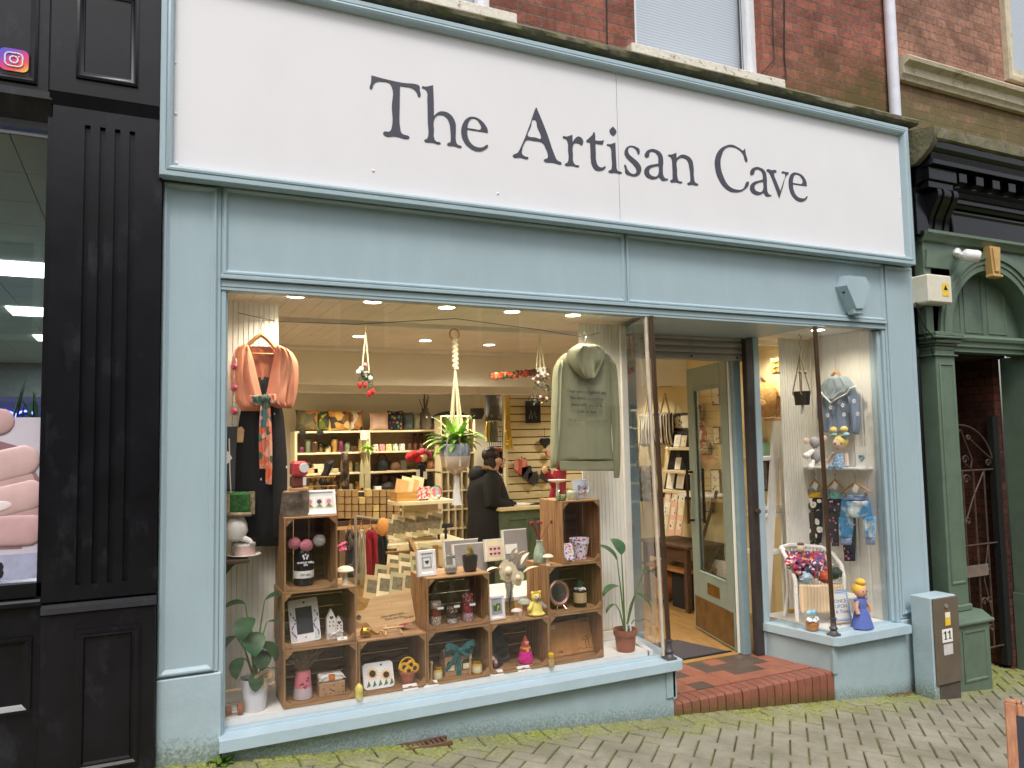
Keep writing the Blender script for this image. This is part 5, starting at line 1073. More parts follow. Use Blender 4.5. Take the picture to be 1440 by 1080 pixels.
# --- three bottles
for k,(px,l,cs) in enumerate([(613,'tall glass bottle layered with beige and red sweets, left in its crate',[((214,186,160),.0,.055),((150,50,52),.055,.10),((206,172,150),.10,.14)]),(636,'tall glass bottle layered with white and black sweets, middle in its crate',[((226,216,208),0,.03),((60,40,38),.03,.065),((120,84,70),.065,.095)]),(658,'tall glass bottle layered with pink and crimson sweets, right in its crate',[((232,170,186),0,.055),((170,40,74),.055,.10),((150,40,60),.10,.165)])]):
    t,x=item('sweet_bottle',l,'bottle',px,880,.19,Z1+.012,'tall bottles of layered sweets'); z=Z1+.012
    lathe_part(t,'glass_bottle',[(.03,0),(.036,.006),(.036,.15),(.03,.18),(.017,.215),(.015,.245),(.018,.247)],GLASSJ,x,.19,z,20)
    for j,(c,a,b_) in enumerate(cs): lathe_part(t,'sweet_layer',[(.0335,a+.003),(.0335,b_)],dots('sweets%d%d'%(k,j),tuple(int(v*.75) for v in c),[c,tuple(min(255,int(v*1.15)) for v in c),(240,230,220) if j!=1 else c],130,.45,.5),x,.19,z,20)
    lathe_part(t,'cap',[(.019,.247),(.019,.262),(.0,.264)],C('dark_cap',(70,60,58),rough=.4),x,.19,z,14)
    m=MB(); m.box(x-.002,x+.036,.150,.153,z+.098,z+.112); m.build('label',PAPER,t); m=MB(); m.box(x-.002,x+.036,.1495,.1535,z+.112,z+.118); m.build('label_band',C('grey_label',(80,84,96)),t)
# --- on the bottles' crate
def heartpic(t,Mx):
    m=MB(); m.M=Mx; m.box(-.032,.032,.004,.006,.045,.115); m.build('grey_mount',C('grey_card',(170,170,172)),t); m=MB(); m.M=Mx; m.box(-.022,.022,.0025,.004,.055,.105); m.build('inner_card',PAPER,t); flat(t,Mx,'pebble_heart',heart(0,.082,.014),C('pebble_grey',(64,62,64),var=.3,scale=200),.002)
easel_frame('picture_frame','white box frame with a small grey pebble heart, on the bottle crate',602,808,.17,Z2,.118,.155,heartpic,lean=8,rz=6,border=.022,depth=.035)
t,x=item('glass_jar','small square glass jar with grey lid on the bottle crate','jar',634,804,.18,Z2)
m=MB(); m.box(x-.036,x+.036,.145,.215,Z2+.001,Z2+.095,.012); m.build('jar_glass',GLASSJ,t); m=MB(); m.box(x-.03,x+.03,.15,.21,Z2+.003,Z2+.05,.01); m.build('jar_contents',C('grey_contents',(150,146,140),var=.3,scale=60),t); lathe_part(t,'lid',[(.028,.096),(.028,.112),(.012,.114),(.012,.122)],C('grey_lid',(150,150,148),rough=.3,metal=.3),x,.18,Z2)
t,x=item('cactus_pot','knobbly green cactus in a dark ribbed bucket','potted plant',661,800,.2,Z2)
lathe_part(t,'bucket',[(.036,0),(.044,.03),(.044,.034),(.045,.06),(.047,.062),(.049,.098),(.045,.098),(.043,.085)],C('dark_zinc',(66,62,60),rough=.4,metal=.4,var=.2),x,.2,Z2,20)
m=MB()
for k in range(7): m.ball((x+random.uniform(-.025,.025),.2+random.uniform(-.015,.015),Z2+.1+random.uniform(0,.02)),(.016,.016,.018),8,6)
m.ball((x,.2,Z2+.135),(.018,.018,.032),10,7); m.build('cactus',C('cactus_olive',(140,122,70),rough=.9,var=.3,scale=90,bump=.8,bscale=120),t)
# --- ribbon gift box
t,x=item('ribboned_gift_box','kraft gift box with windows and a big teal satin bow','gift box',641,951,.22,Z0+.012); z=Z0+.012
m=MB(); m.box(x-.088,x+.088,.17,.27,z,z+.115,.002); m.prismx([(.17,z+.115),(.27,z+.115),(.235,z+.152),(.205,z+.152)],x-.088,x+.088); m.build('house_box',KR,t,ang=20)
m=MB()
for s in (-1,1): m.prism([(x+s*.05-.028,z+.03),(x+s*.05+.028,z+.03),(x+s*.05+.028,z+.075),(x+s*.05+.018,z+.09),(x+s*.05-.018,z+.09),(x+s*.05-.028,z+.075)],.1685,.1695)
m.build('box_window',C('window_shade',(50,44,40),rough=.2),t,ang=0)
m=MB()
for s in (-1,1): m.box(x+s*.05-.022,x+s*.05+.022,.1675,.1685,z+.034,z+.066)
m.build('jar_label',C('cream_label',(222,212,170)),t,ang=0)
TEALR_=C('teal_satin',(42,104,104),rough=.35,var=.15,scale=20)
m=MB(); m.box(x-.016,x+.016,.164,.168,z,z+.135); m.box(x-.016,x+.016,.166,.272,z+.152,z+.155)
for s in (-1,1):
    m.grid(lambda u,v,s=s:(x+s*(.012+.085*math.sin(PI*u)),.15-.02*math.sin(2*PI*u)+.0,z+.155+.035*math.sin(2*PI*u)*(1)+.02*u+(v-.5)*.036),14,3)
    m.grid(lambda u,v,s=s:(x+s*(.01+.07*u)+(v-.5)*.034,.152-.01*math.sin(u*5),z+.15-.085*u+(.02*s*u)),8,3)
m.ball((x,.148,z+.155),(.016,.014,.018),10,6); m.build('satin_bow',TEALR_,t)
HON=C('honey_amber',(206,160,84),rough=.3); 
for px,l,hz in ((616,'small honey jar with gold lid left of the gift box',.0),(671,'honey jar with gold lid right of the gift box',.0)):
    t,x=item('honey_jar',l,'jar',px,954 if px<640 else 948,.15,Z0+.012,'honey jars by the gift box'); z=Z0+.012
    r=.026 if px<640 else .030
    lathe_part(t,'jar',[(r*.9,0),(r,.006),(r,.055),(r*.85,.064)],HON,x,.15,z,18); lathe_part(t,'jar_label',[(r*1.01,.012),(r*1.01,.048)],MATS['cream_label'],x,.15,z,18); lathe_part(t,'lid',[(r*.95,.064),(r*.95,.082),(0,.084)],GOLD,x,.15,z,18)
    m=MB(); m.tube([(x-r-.012,.16,z),(x-r-.010,.16,z+.105)],.006,6); m.ball((x-r-.010,.16,z+.098),(.010,.010,.014),8,6); m.build('honey_dipper',LWOOD,t)
# --- slates and gnome crate
t,x=item('slate_board','dark slate board leaning in its crate','slate',712,934,.26,Z0+.012); z=Z0+.012
Mx=Matrix.Translation((x-.01,.28,z))@Matrix.Rotation(R(-12),4,'X')@Matrix.Rotation(R(-14),4,'Y'); m=MB(); m.M=Mx; m.box(-.06,.06,0,.008,0,.225,.002); m.build('slate',C('dark_slate',(44,46,54),rough=.6),t)
t,x=item('resin_board','dark board with a marbled pink resin edge leaning at the crate side','board',699,934,.2,Z0+.012)
Mx=Matrix.Translation((x+.018,.2,z))@Matrix.Rotation(R(-8),4,'X')@Matrix.Rotation(R(-18),4,'Y')@Matrix.Rotation(R(28),4,'Z'); m=MB(); m.M=Mx; m.box(-.045,.045,0,.010,0,.2,.003); m.build('board',C('black_board',(34,32,36),rough=.4),t)
m=MB(); m.M=Mx; m.grid(lambda u,v:(-.045+(.03+.012*math.sin(v*9))*u,-.0012,.01+v*.18),4,16); m.build('resin_edge',patch('marbled_resin',[(186,150,150),(120,84,88),(214,196,190),(80,60,64)],60,.2),t)
t,x=item('pink_gnome','magenta knitted gnome with orange pointed hat on a wood slice','ornament',739,931,.17,Z0+.012); z=Z0+.012
lathe_part(t,'wood_slice',[(.05,0),(.05,.008),(0,.009)],LWOOD,x,.17,z,16)
m=MB(); m.lathe([(.034,.008),(.047,.02),(.048,.045),(.040,.075),(.028,.092),(.02,.098)],(x,.17,z),16); m.build('knitted_body',C('magenta_wool',(224,20,140),rough=.95,var=.12,scale=80,bump=.8,bscale=160),t)
m=MB(); m.lathe([(.033,.088),(.036,.096),(.03,.11),(.02,.14),(.010,.165),(.004,.178)],(x,.17,z),14); m.build('hat',C('rust_wool',(178,78,40),rough=.95,var=.3,scale=60,bump=.8,bscale=120),t); ball_part(t,'nose',(x,.138,z+.092),.010,C('felt_skin',(222,170,140)),8)
lathe_part(t,'hat_band',[(.0345,.104),(.033,.112)],C('orange_band',(236,150,50),rough=.9),x,.17,z,14); m=MB(); m.prism(heart(x,z+.14,.014),.145,.149); m.build('felt_heart',C('pink_felt',(236,150,160),rough=.9),t)
def landscape(t,Mx):
    m=MB(); m.M=Mx; m.box(-.04,.04,.003,.006,.035,.125); m.build('grey_mount',C('grey_card2',(164,168,178)),t); m=MB(); m.M=Mx; m.box(-.024,.026,.0015,.003,.055,.10); m.build('meadow_picture',patch('meadow',[(70,110,70),(206,190,80),(90,130,140),(60,90,50)],90),t)
easel_frame('picture_frame','white box frame with a tiny yellow flower meadow picture',700,868,.16,Z1,.112,.148,landscape,lean=6,rz=4,border=.018,depth=.032)
t,x=item('paper_rose_vase','slim grey glass vase of large cream paper roses','vase',717,862,.26,Z1)
lathe_part(t,'glass_vase',[(.03,0),(.036,.01),(.03,.08),(.022,.15),(.032,.2)],glass('smoked_glass',tint=(.62,.62,.62),frac=1.5),x,.26,Z1,18)
CRP=C('cream_paper',(236,220,190),rough=.85,var=.06,scale=20)
m=MB()
for dx,dz in ((-.02,.33),(.03,.30),(.06,.34),(-.07,.33)): m.tube([(x,.26,Z1+.02),(x+dx*.3,.255,Z1+.2),(x+dx,.23,Z1+dz)],.003,5)
m.build('stems',C('grey_stem',(110,106,100)),t)
def rose(px,py,y,r):
    p=at(px,py,y); m=MB()
    for k in range(16):
        a=k*2.4; q=r*(.25+.75*k/16); m.grid(lambda u,v,a=a,q=q:(p.x+q*math.cos(a+(u-.5)*1.5)*(.55+.45*v),p.y-r*.5+q*.45+ .012*v*0,p.z+q*math.sin(a+(u-.5)*1.5)*(.55+.45*v)+.004*math.sin(u*6)),5,3)
    m.ball((p.x,p.y-r*.3,p.z),(r*.35,r*.3,r*.35),10,6); return m.build('paper_rose',CRP,t)
rose(713,802,.22,.075); rose(727,812,.2,.055)
for a,b_,el_,az_,L_ in ((722,790,.9,-.6,.11),(735,806,.5,-.2,.12),(705,800,.2,3.4,.12),(733,795,1.1,0,.10),(720,785,1.2,-1,.09),(690,806,.1,3.1,.07)):
    p=at(a,b_,.22); m=MB(); m.leaf(p,az_,el_,L_,.05,.5,6,.4); m.build('paper_petal',CRP,t)
mushroom('tall grey capped mushroom behind the yellow bear',738,860,.2,Z1,.05,.10,C('verdigris_cap',(150,152,140),rough=.5),TAN)
mushroom('short lilac capped mushroom in front of the vase',727,868,.125,Z1,.036,.066,C('lilac_cap',(206,186,184),rough=.5),C('pale_stem',(206,178,156)))
t,x=item('crochet_bear','pale yellow crocheted bear with grey muzzle and flower crown','soft toy',754,864,.155,Z1); z=Z1
YW=C('yellow_wool',(240,222,120),rough=.95,var=.08,scale=60,bump=.7,bscale=150); GW=C('grey_wool',(170,160,160),rough=.95,bump=.5,bscale=150)
m=MB(); m.lathe([(.05,.004),(.055,.012),(.048,.022),(.04,.035),(.038,.06),(.028,.085),(.018,.094)],(x,.155,z),16); o=m.build('body',YW,t)
ball_part(t,'head',(x,.15,z+.118),(.033,.032,.031),YW); ball_part(t,'muzzle',(x-.006,.122,z+.112),(.02,.013,.015),GW,10)
m=MB(); m.ball((x-.006,.108,z+.114),.005,6,4); m.ball((x-.016,.121,z+.128),.0035,6,4); m.ball((x+.008,.12,z+.128),.0035,6,4); m.build('face_stitching',INK,t)
for s in (-1,1):
    ball_part(t,'ear',(x+s*.026,.152,z+.143),(.012,.007,.012),YW,8); m=MB(); m.tube([(x+s*.026,.15,z+.08),(x+s*.052,.138,z+.055)],[.013,.012],8); m.ball((x+s*.055,.136,z+.05),.014,8,6); m.build('arm',YW if s<0 else GW,t); ball_part(t,'foot',(x+s*.028,.122,z+.014),(.018,.02,.014),YW,8)
m=MB()
for k in range(7): m.ball((x-.02+k*.0066,.135,z+.147+.004*math.sin(k*2)),.006,6,4)
m.build('flower_crown',YEL,t)
# --- engraved board crate
t,x=item('engraved_board','large honey coloured wooden board engraved with mushrooms','chopping board',806,924,.22,Z0+.012); z=Z0+.012
Mx=Matrix.Translation((x,.21,z))@Matrix.Rotation(R(-12),4,'X')@Matrix.Rotation(R(-1),4,'Y'); m=MB(); m.M=Mx; m.box(-.16,.16,0,.02,.0,.22,.006)
m.build('board',woodmat('honey_board',lin((206,152,94)),lin((176,122,70)),rough=.4,axis=2,grain=.7),t)
m=MB(); m.M=Mx; m.box(-.15,-.11,-.0015,-.0002,.178,.205); m.build('price_sticker',C('kraft_sticker',(222,196,150)),t)
m=MB(); m.M=Mx
for cx,cz,s in ((.10,.085,.02),(.122,.095,.016),(-.10,.03,.014),(-.085,.028,.01)):
    m.tube([(cx+s*math.cos(R(a)),-.001,cz+s*.9*math.sin(R(a))) for a in range(-20,201,20)],.0013,4); m.tube([(cx-s,-.001,cz),(cx+s,-.001,cz-.002)],.0013,4); m.tube([(cx,-.001,cz),(cx+.003,-.001,.03)],.0018,4)
m.tube([(.03,-.001,.028),(.06,-.001,.04),(.075,-.001,.026),(.10,-.001,.03),(.15,-.001,.026)],.0012,4); m.build('engraving',MATS['burnt_brown'],t)
t,x=item('bee_bottle','tiny bee patterned bottle with a yellow woolly lid','bottle',775,936,.085,.134)
lathe_part(t,'bottle',[(.019,0),(.02,.005),(.02,.045),(.014,.055)],dots('bee_dots',(190,160,104),[(60,46,30),(210,180,90)],90,.28,.3),x,.085,.1345,14); m=MB(); m.lathe([(.014,.055),(.02,.06),(.021,.078),(.012,.09),(0,.092)],(x,.085,.1345),14); m.build('woolly_lid',C('mustard_wool',(222,176,40),rough=.95,bump=.6,bscale=150),t)
# --- mirror crate
ROSEG=C('rose_gold',(198,150,134),rough=.25,metal=.7)
t,x=item('standing_mirror','round rose gold framed mirror on a small stand','mirror',789,858,.2,Z1+.012); z=Z1+.012
Mx=Matrix.Translation((x-.02,.19,z+.105))@Matrix.Rotation(R(-10),4,'X'); m=MB(); m.M=Mx; m.tube([(.066*math.cos(a*.2618),0,.072*math.sin(a*.2618)) for a in range(24)],.012,8,True); m.build('mirror_frame',ROSEG,t)
flat(t,Mx,'mirror_glass',disc(0,0,.056,28,.062),C('mirror_silver',(200,204,206),rough=.06,metal=1,var=.01),.004,.004); m=MB(); m.M=Mx
for s in (-1,1): m.tube([(s*.02,.0,-.075),(s*.035,-.02,-.105)],.004,5)
m.tube([(0,.01,-.04),(0,.05,-.103)],.004,5); m.build('stand',ROSEG,t)
t,x=item('succulent_pot','dark glass pot with kraft label, white pebbles and a green succulent','potted plant',816,853,.19,Z1+.012)
lathe_part(t,'pot',[(.04,0),(.043,.005),(.043,.108),(.04,.112),(.036,.1)],C('dark_brown_glass',(44,32,28),rough=.15),x,.19,z,20); lathe_part(t,'kraft_label',[(.0437,.03),(.0437,.095)],C('kraft_label',(190,164,120),rough=.85),x,.19,z,20)
m=MB()
for k in range(16): m.ball((x+random.uniform(-.032,.032),.19+random.uniform(-.03,.03),z+.114),.010,6,5)
m.build('pebbles',PAPER,t); m=MB()
for k in range(26): m.leaf((x,.19,z+.115+.001*k),k*2.4,R(40+k*1.5),.06-.001*k,.017,-.2,4,.3)
m.build('succulent',leafmat('succulent_green',(74,112,84),(50,84,62)),t)
t,x=item('hanging_slate_tag','dark grey tag hung inside the mirror crate','tag',783,823,.2,Z1+.2)
Mx=Matrix.Translation((x-.01,.24,Z1+.285))@Matrix.Rotation(R(10),4,'Y'); m=MB(); m.M=Mx; m.box(-.06,.06,0,.004,-.135,-.012,.001); m.build('tag_board',C('grey_tag',(84,90,108),rough=.6),t); flat(t,Mx,'tag_heart',heart(0,-.045,.010),INK,-.0004); m=MB(); m.M=Mx; m.tube([(-.03,.002,-.014),(0,.002,.012),(.03,.002,-.014)],.0015,4); m.build('tag_string',PAPER,t)
# --- on the mirror crate
t,x=item('teal_vase','mottled sage green bottle vase with dried flower sprigs','vase',759,790,.26,Z2)
lathe_part(t,'bottle',[(.036,0),(.042,.01),(.04,.05),(.032,.09),(.022,.115),(.02,.14),(.024,.145)],C('sage_glaze',(128,148,130),rough=.4,col2=lin((176,190,170)),scale=25),x,.26,Z2,20)
m=MB()
for k in range(9):
    a=random.uniform(-1.2,1.2); m.tube([(x,.26,Z2+.13),(x+.03*a,.25,Z2+.2),(x+.07*a,.24,Z2+.26)],.0018,4); m.ball((x+.07*a,.24,Z2+.262),(.008,.008,.012),6,4)
m.build('dried_sprigs',C('crimson_sprig',(140,50,60),rough=.9,var=.4,scale=40),t)
mushroom('cream mushroom beside the upright right crate',771,791,.14,Z2,.036,.07,CREAMC,CREAMC)
HRT=dots('heart_print',(236,230,236),[(206,60,90),(230,120,170),(90,130,200),(130,70,150),(240,160,70)],60,.42,.5)
t,x=item('heart_planter','white bucket planter covered in bright hearts','planter',815,784,.2,Z2+.012); z=Z2+.012
lathe_part(t,'bucket',[(.045,0),(.062,.10),(.066,.10),(.068,.135),(.062,.135),(.058,.12)],HRT,x,.2,z,22)
t,x=item('heart_plaque','small white plaque printed with bright hearts on an easel','plaque',800,787,.13,Z2+.012); Mx=Matrix.Translation((x-.004,.125,z+.01))@Matrix.Rotation(R(-14),4,'X'); m=MB(); m.M=Mx; m.prism(rrect(-.045,.045,0,.11,.016),0,.008); m.build('plaque',HRT,t); m=MB(); m.M=Mx
for s in (-1,1): m.tube([(s*.02,-.004,0),(s*.03,-.012,-.012)],.003,5); m.tube([(s*.02,.004,.06),(s*.02,.05,-.008)],.003,5)
m.build('easel',PAPER,t)
def grid_of(x): return x
t,x=item('butterfly_jug','white jug printed with a big grey blue butterfly','jug',814,699,.22,Z3)
lathe_part(t,'jug',[(.038,0),(.042,.006),(.044,.06),(.05,.115),(.053,.128),(.048,.128),(.045,.1)],C('pale_blue_china',(206,216,230),rough=.25),x,.22,Z3,22)
m=MB(); m.tube([(x+.045,.22,Z3+.105),(x+.08,.22,Z3+.1),(x+.078,.22,Z3+.05),(x+.044,.22,Z3+.03)],.006,6); m.build('handle',MATS['pale_blue_china'],t)
m=MB()
for s in (-1,1):
    for (a,b_) in ((.022,.078),(.018,.045)): m.ball((x+s*a*.9,.176-.002,Z3+b_),(.017,.004,.02 if b_>.06 else .014),8,6)
m.build('butterfly_wings',patch('butterfly_print',[(60,70,90),(120,140,170),(214,150,120),(230,230,236)],120,.3),t)
t,x=item('tealight_holder','glass tealight holder painted with white and yellow flowers','candle holder',789,703,.15,Z3)
m=MB(); m.box(x-.032,x+.032,.12,.18,Z3+.001,Z3+.066,.006); m.build('glass_cup',GLASSJ,t); m=MB(); m.box(x-.028,x+.028,.124,.176,Z3+.002,Z3+.04,.006); m.build('painted_flowers',dots('jar_flowers',(70,110,60),[(240,236,220),(236,200,80)],110,.35),t)
t,x=item('flower_pot_candle','small round glass jar with orange and green flower print','candle jar',804,702,.18,Z3)
lathe_part(t,'jar',[(.026,0),(.03,.006),(.03,.05),(.018,.064),(.022,.07)],dots('jar_flowers2',(190,196,170),[(220,130,60),(110,150,80),(230,200,170)],120,.35,.3),x,.18,Z3,16)
# --- cards on the ledge
for px,py,l in ((578,970,'white price card left of centre on the window ledge, below the sunflower pot'),(607,962,'white price card on the ledge below the left honey jar'),(700,946,'white price card on the ledge below the slates'),(738,940,'white price card on the ledge below the pink gnome')): price_card(l,px,py,.092,.134,.092,.04,mark=C('mauve_mark',(120,70,90)))
# --- potted plants either side
def leafy(t,n,spec,mat,stemmat):
    for (sx,sy,sz),(px,py,y),az,el_,L_,W_ in spec:
        p=at(px,py,y); m=MB(); s=Vector((sx,sy,sz)); c_=s.lerp(p,.55); c_.z+=.04; m.tube([s,c_,p],[.006,.005,.003],5); o=m.build('stalk',stemmat,t); m=MB(); m.leaf(p,az,el_,L_,W_,1.3,9,.22,.8); m.build('leaf',mat,o)
LG=leafmat('monstera_leaf',(62,98,62),(38,70,46)); LG2=leafmat('strelitzia_leaf',(84,122,74),(58,96,60)); STG=C('stem_green',(96,128,66),rough=.5)
t,x=item('potted_plant','leafy green plant in a white pot in the left corner of the window','potted plant',358,1010,.19,.134)
px_=x; lathe_part(t,'white_pot',[(.055,0),(.058,.004),(.066,.08),(.078,.165),(.08,.172),(.074,.172),(.07,.15)],C('white_plastic_pot',(232,230,234),rough=.35,var=.02),x,.19,.135,26); lathe_part(t,'soil',[(.0,.150),(.071,.150)],C('potting_soil',(54,40,32),rough=1,bump=1,bscale=80),x,.19,.135,20)
b_=(x,.19,.29)
leafy(t,'leaf',[(b_,(350,890,.15),-1.4,-.2,.16,.13),(b_,(365,905,.17),-.6,-.2,.14,.12),(b_,(345,850,.2),2.9,.2,.17,.14),(b_,(372,845,.2),-.1,.5,.17,.13),(b_,(332,895,.2),3.4,-.3,.13,.10),(b_,(375,875,.2),-.2,.1,.14,.07),(b_,(380,940,.17),.1,-.1,.085,.035),(b_,(352,868,.14),-2.2,-.3,.15,.12),(b_,(362,915,.13),-1.2,-.5,.12,.11),(b_,(340,925,.15),-2.4,-.6,.12,.09),(b_,(358,945,.14),-1.5,-.7,.11,.08),(b_,(372,910,.2),.4,-.4,.12,.10)],LG,STG)
m=MB(); Mx=Matrix.Translation((x+.035,.115,.325))@Matrix.Rotation(R(-8),4,'Y'); m.M=Mx; m.prism([(-.045,-.02),(.0,-.026),(.045,-.016),(.05,.012),(.02,.03),(-.02,.022),(-.045,.012)],0,.004); m.box(-.006,.006,.0005,.0035,-.075,-.02); o=m.build('wooden_sign',LWOOD,t,ang=0); text('sign_lettering','PLANT\nSTORE',MATS['burnt_brown'],Mx@Matrix.Translation((0,-.0012,.001)),.016,o)
t,x=item('cork_reel','small cork and wire reel lying on the ledge beside the white pot','ornament',331,1008,.15,.134)
m=MB(); m.tube([(x+.01,.15,.165),(x+.035,.15,.165)],.03,16); m.tube([(x-.05,.15,.165),(x-.02,.15,.165)],.022,12); m.build('cork',C('cork_brown',(150,96,62),rough=.9,var=.2,scale=50),t); m=MB()
for k in range(6): m.tube([(x-.03,.15+.018*math.sin(k),.165+.018*math.cos(k)),(x+.02,.15+.018*math.sin(k+.4),.165+.018*math.cos(k+.4))],.003,4)
m.build('wire',METAL,t)
t,x=item('potted_plant','tall stemmed plant with paddle leaves in a terracotta plastic pot by the door','potted plant',880,916,.17,.134)
lathe_part(t,'terracotta_pot',[(.058,0),(.062,.004),(.072,.105),(.080,.105),(.082,.145),(.075,.145),(.072,.12)],C('brown_plastic_pot',(158,92,66),rough=.5,var=.05),x,.17,.135,26); lathe_part(t,'soil',[(.0,.12),(.072,.12)],MATS['potting_soil'],x,.17,.135,20)
b_=(x,.17,.25)
leafy(t,'leaf',[(b_,(868,790,.17),2.4,1.1,.22,.12),(b_,(905,805,.15),.1,.1,.17,.12),(b_,(893,835,.13),-.6,-.3,.18,.11),(b_,(872,825,.15),3.0,.15,.15,.11),(b_,(866,850,.15),3.0,-.1,.10,.05),(b_,(901,873,.15),.0,.3,.09,.03),(b_,(874,780,.2),1.7,1.3,.16,.10)],LG2,STG)
m=MB()
for dx in (.012,-.02): m.box(x+dx,x+dx+.012,.13,.132,.22,.32)
m.build('plant_label',PAPER,t)
# --- left edge: bracket shelf with teacup, teapot house and logs
DKW=woodmat('dark_bracket_wood',lin((96,70,56)),lin((58,42,34)),axis=0)
t,x=item('bracket_shelf','dark wooden bracket shelf fixed at the left edge of the window','shelf',335,790,.2,.9)
p=at(348,783,.24); q=at(320,800,.24)
m=MB(); m.box(.412,p.x+.0,.15,.33,p.z-.022,p.z,.004); m.build('shelf_board',DKW,t); m=MB(); m.prism([(.413,p.z-.11),(.46,p.z-.05),(p.x-.05,p.z-.023),(.413,p.z-.023)],.23,.25); m.build('bracket',DKW,t); SZ=p.z+.001
t,x=item('teacup','white teacup with pale pink band on a wide saucer','teacup',344,780,.24,SZ); x=min(x,.56)
lathe_part(t,'saucer',[(.03,0),(.06,.004),(.088,.014),(.086,.017),(.055,.009),(0,.008)],CER,x,.24,SZ,26); lathe_part(t,'cup',[(.052,.01),(.056,.018),(.056,.066),(.058,.072),(.054,.072),(.052,.05)],C('blush_band',(232,196,190),rough=.35),x,.24,SZ,26); lathe_part(t,'cup_rim',[(.0585,.062),(.0585,.076),(.05,.074),(0,.06)],CER,x,.24,SZ,26)
t,x=item('teapot_house','white teapot topped by a mossy green roof, hung at the window edge','ornament',330,745,.22,SZ+.09); p=at(331,742,.22); x=p.x; z=p.z
m=MB(); m.lathe([(.02,-.075),(.05,-.06),(.066,-.02),(.062,.02),(.048,.05),(.04,.06)],(x,.22,z),22); m.tube([(x+.03,.2,z-.055),(x+.07,.19,z-.072),(x+.082,.185,z-.088)],[.02,.014,.012],10); m.build('teapot',CER,t)
p=at(335,706,.22); m=MB(); m.box(x-.05,p.x+.055,.16,.28,p.z-.058,p.z+.054,.01); m.build('mossy_roof',C('moss_roof',(70,122,60),rough=1,col2=lin((40,80,40)),scale=40,bump=1,bscale=60),t)
m=MB(); m.tube([(p.x+.066,.2,p.z-.068),(p.x+.066,.2,p.z+.055)],.02,10); m.tube([(x-.06,.155,p.z-.06),(p.x+.06,.155,p.z-.066)],.012,8); m.tube([(x-.05,.155,p.z-.06),(x-.05,.155,p.z+.05)],.014,8); m.build('log_edging',C('birch_bark',(176,156,124),rough=.95,col2=lin((110,90,66)),scale=30,bump=.8),t)
m=MB(); m.tube([(x-.02,.22,z+.12),(x-.03,.22,z+.3),(x-.035,.22,p.z+.35)],.003,5); m.build('hanging_cord',PAPER,t)
for k,(py,l) in enumerate(((510,'small glass bottle with pink filling hanging at the window edge, topmost of three'),(540,'small glass bottle with pink filling hanging at the window edge, middle of three'),(573,'small glass bottle with pink filling hanging at the window edge, lowest of three'))):
    t,x=item('hanging_bottle',l,'bottle',327,py,.15,1.9,'small bottles strung at the left edge of the window'); p=at(326,py,.15); m=MB(); m.lathe([(.02,-.045),(.023,-.04),(.023,.0),(.012,.018),(.012,.03),(.016,.032)],(p.x+.012,.15,p.z),14); m.build('bottle',GLASSJ,t); ball_part(t,'pink_filling',(p.x+.012,.15,p.z-.022),.019,C('pink_filling',(206,70,100),rough=.3),10); m=MB(); m.tube([(p.x+.012,.15,p.z+.03),(p.x+.012,.15,p.z+.11)],.0015,4); m.build('cord',PAPER,t)
dd=at(326,600,.2); m=MB(); 
t,x=item('grey_gift_bag','grey fabric bag with a wooden tag at the left edge of the window','bag',326,640,.3,1.2); p=at(323,600,.33); q=at(334,690,.33); m=MB(); m.box(.415,q.x+.005,.3,.36,q.z,p.z,.01); m.build('bag',C('grey_felt',(92,90,92),rough=.95,var=.1),t); m=MB(); m.prism([(q.x-.01,p.z-.09),(q.x+.022,p.z-.09),(q.x+.03,p.z-.02),(q.x+.012,p.z),(q.x-.008,p.z-.01)],.28,.286); m.build('wooden_tag',LWOOD,t)
m=MB(); p=at(322,643,.12); m.prism([(.413,p.z-.03),(.413,p.z+.035),(.430,p.z+.03),(.448,p.z-.005),(.425,p.z-.035)],.12,.122); tag(m.build('paper_tag',PAPER),'white paper tag stuck out at the left window jamb','tag')
# ================================================================== clothes and hanging things
PEACH=C('peach_jersey',(226,150,116),rough=.9,var=.05,scale=8,bump=.12,bscale=200); PEACHD=C('peach_lining',(196,122,92),rough=.9,var=.05)
VELV=C('black_velvet',(14,13,15),rough=.85,var=.2,scale=6,bump=.2,bscale=60); HW=woodmat('hanger_wood',lin((206,158,98)),lin((176,124,70)),axis=0,rough=.4)
WIRE=C('steel_wire',(170,170,172),rough=.3,metal=.9)
def hook(m,px,py,y,h=.06,wall=None):
    p=at(px,py,y) if wall is None else atx(px,py,wall); m.tube([p,p+Vector((0,0,h*.5)),p+Vector((.012,0,h*.7)),p+Vector((.006,0,h)),p+Vector((-.012,0,h*.92))],.0025,5)
def T_at(name,label,cat,px,py,y,group=None): p=at(px,py,y); return thing(name,label,cat,tuple(p),group)
def TX(name,label,cat,px,py,x,group=None): p=atx(px,py,x); return thing(name,label,cat,tuple(p),group)
t=T_at('clothes_hanger','wooden hanger carrying the peach wrap top on the left of the window','hanger',366,480,.27)
m=MB(); 
pts=[at(a,b_,.27) for a,b_ in ((344,492),(350,484),(360,475),(367,471),(374,475),(382,484),(389,493))]; m.tube(pts,[.008,.011,.013,.014,.013,.011,.008],8); m.tube([at(346,497,.27),at(388,498,.27)],.006,6); m.build('wooden_bar',HW,t)
m=MB(); hook(m,367,470,.27,.11); m.build('hook',WIRE,t)
t=T_at('black_dress','long black velvet dress hanging under the peach wrap top','dress',365,650,.28)
m=MB(); cloth(m,[(354,389,527),(350,390,548),(338,398,580),(333,402,620),(331,404,660),(330,403,710),(328,398,745),(327,392,768)],.30,.035,.006,4,seed=3); m.build('skirt',VELV,t)
m=MB()
for a,b_ in ((386,582),(403,657),(367,674)): m.ball(at(a,b_,.262),(.004,.003,.008),6,4)
m.build('bead_trim',WHITE,t)
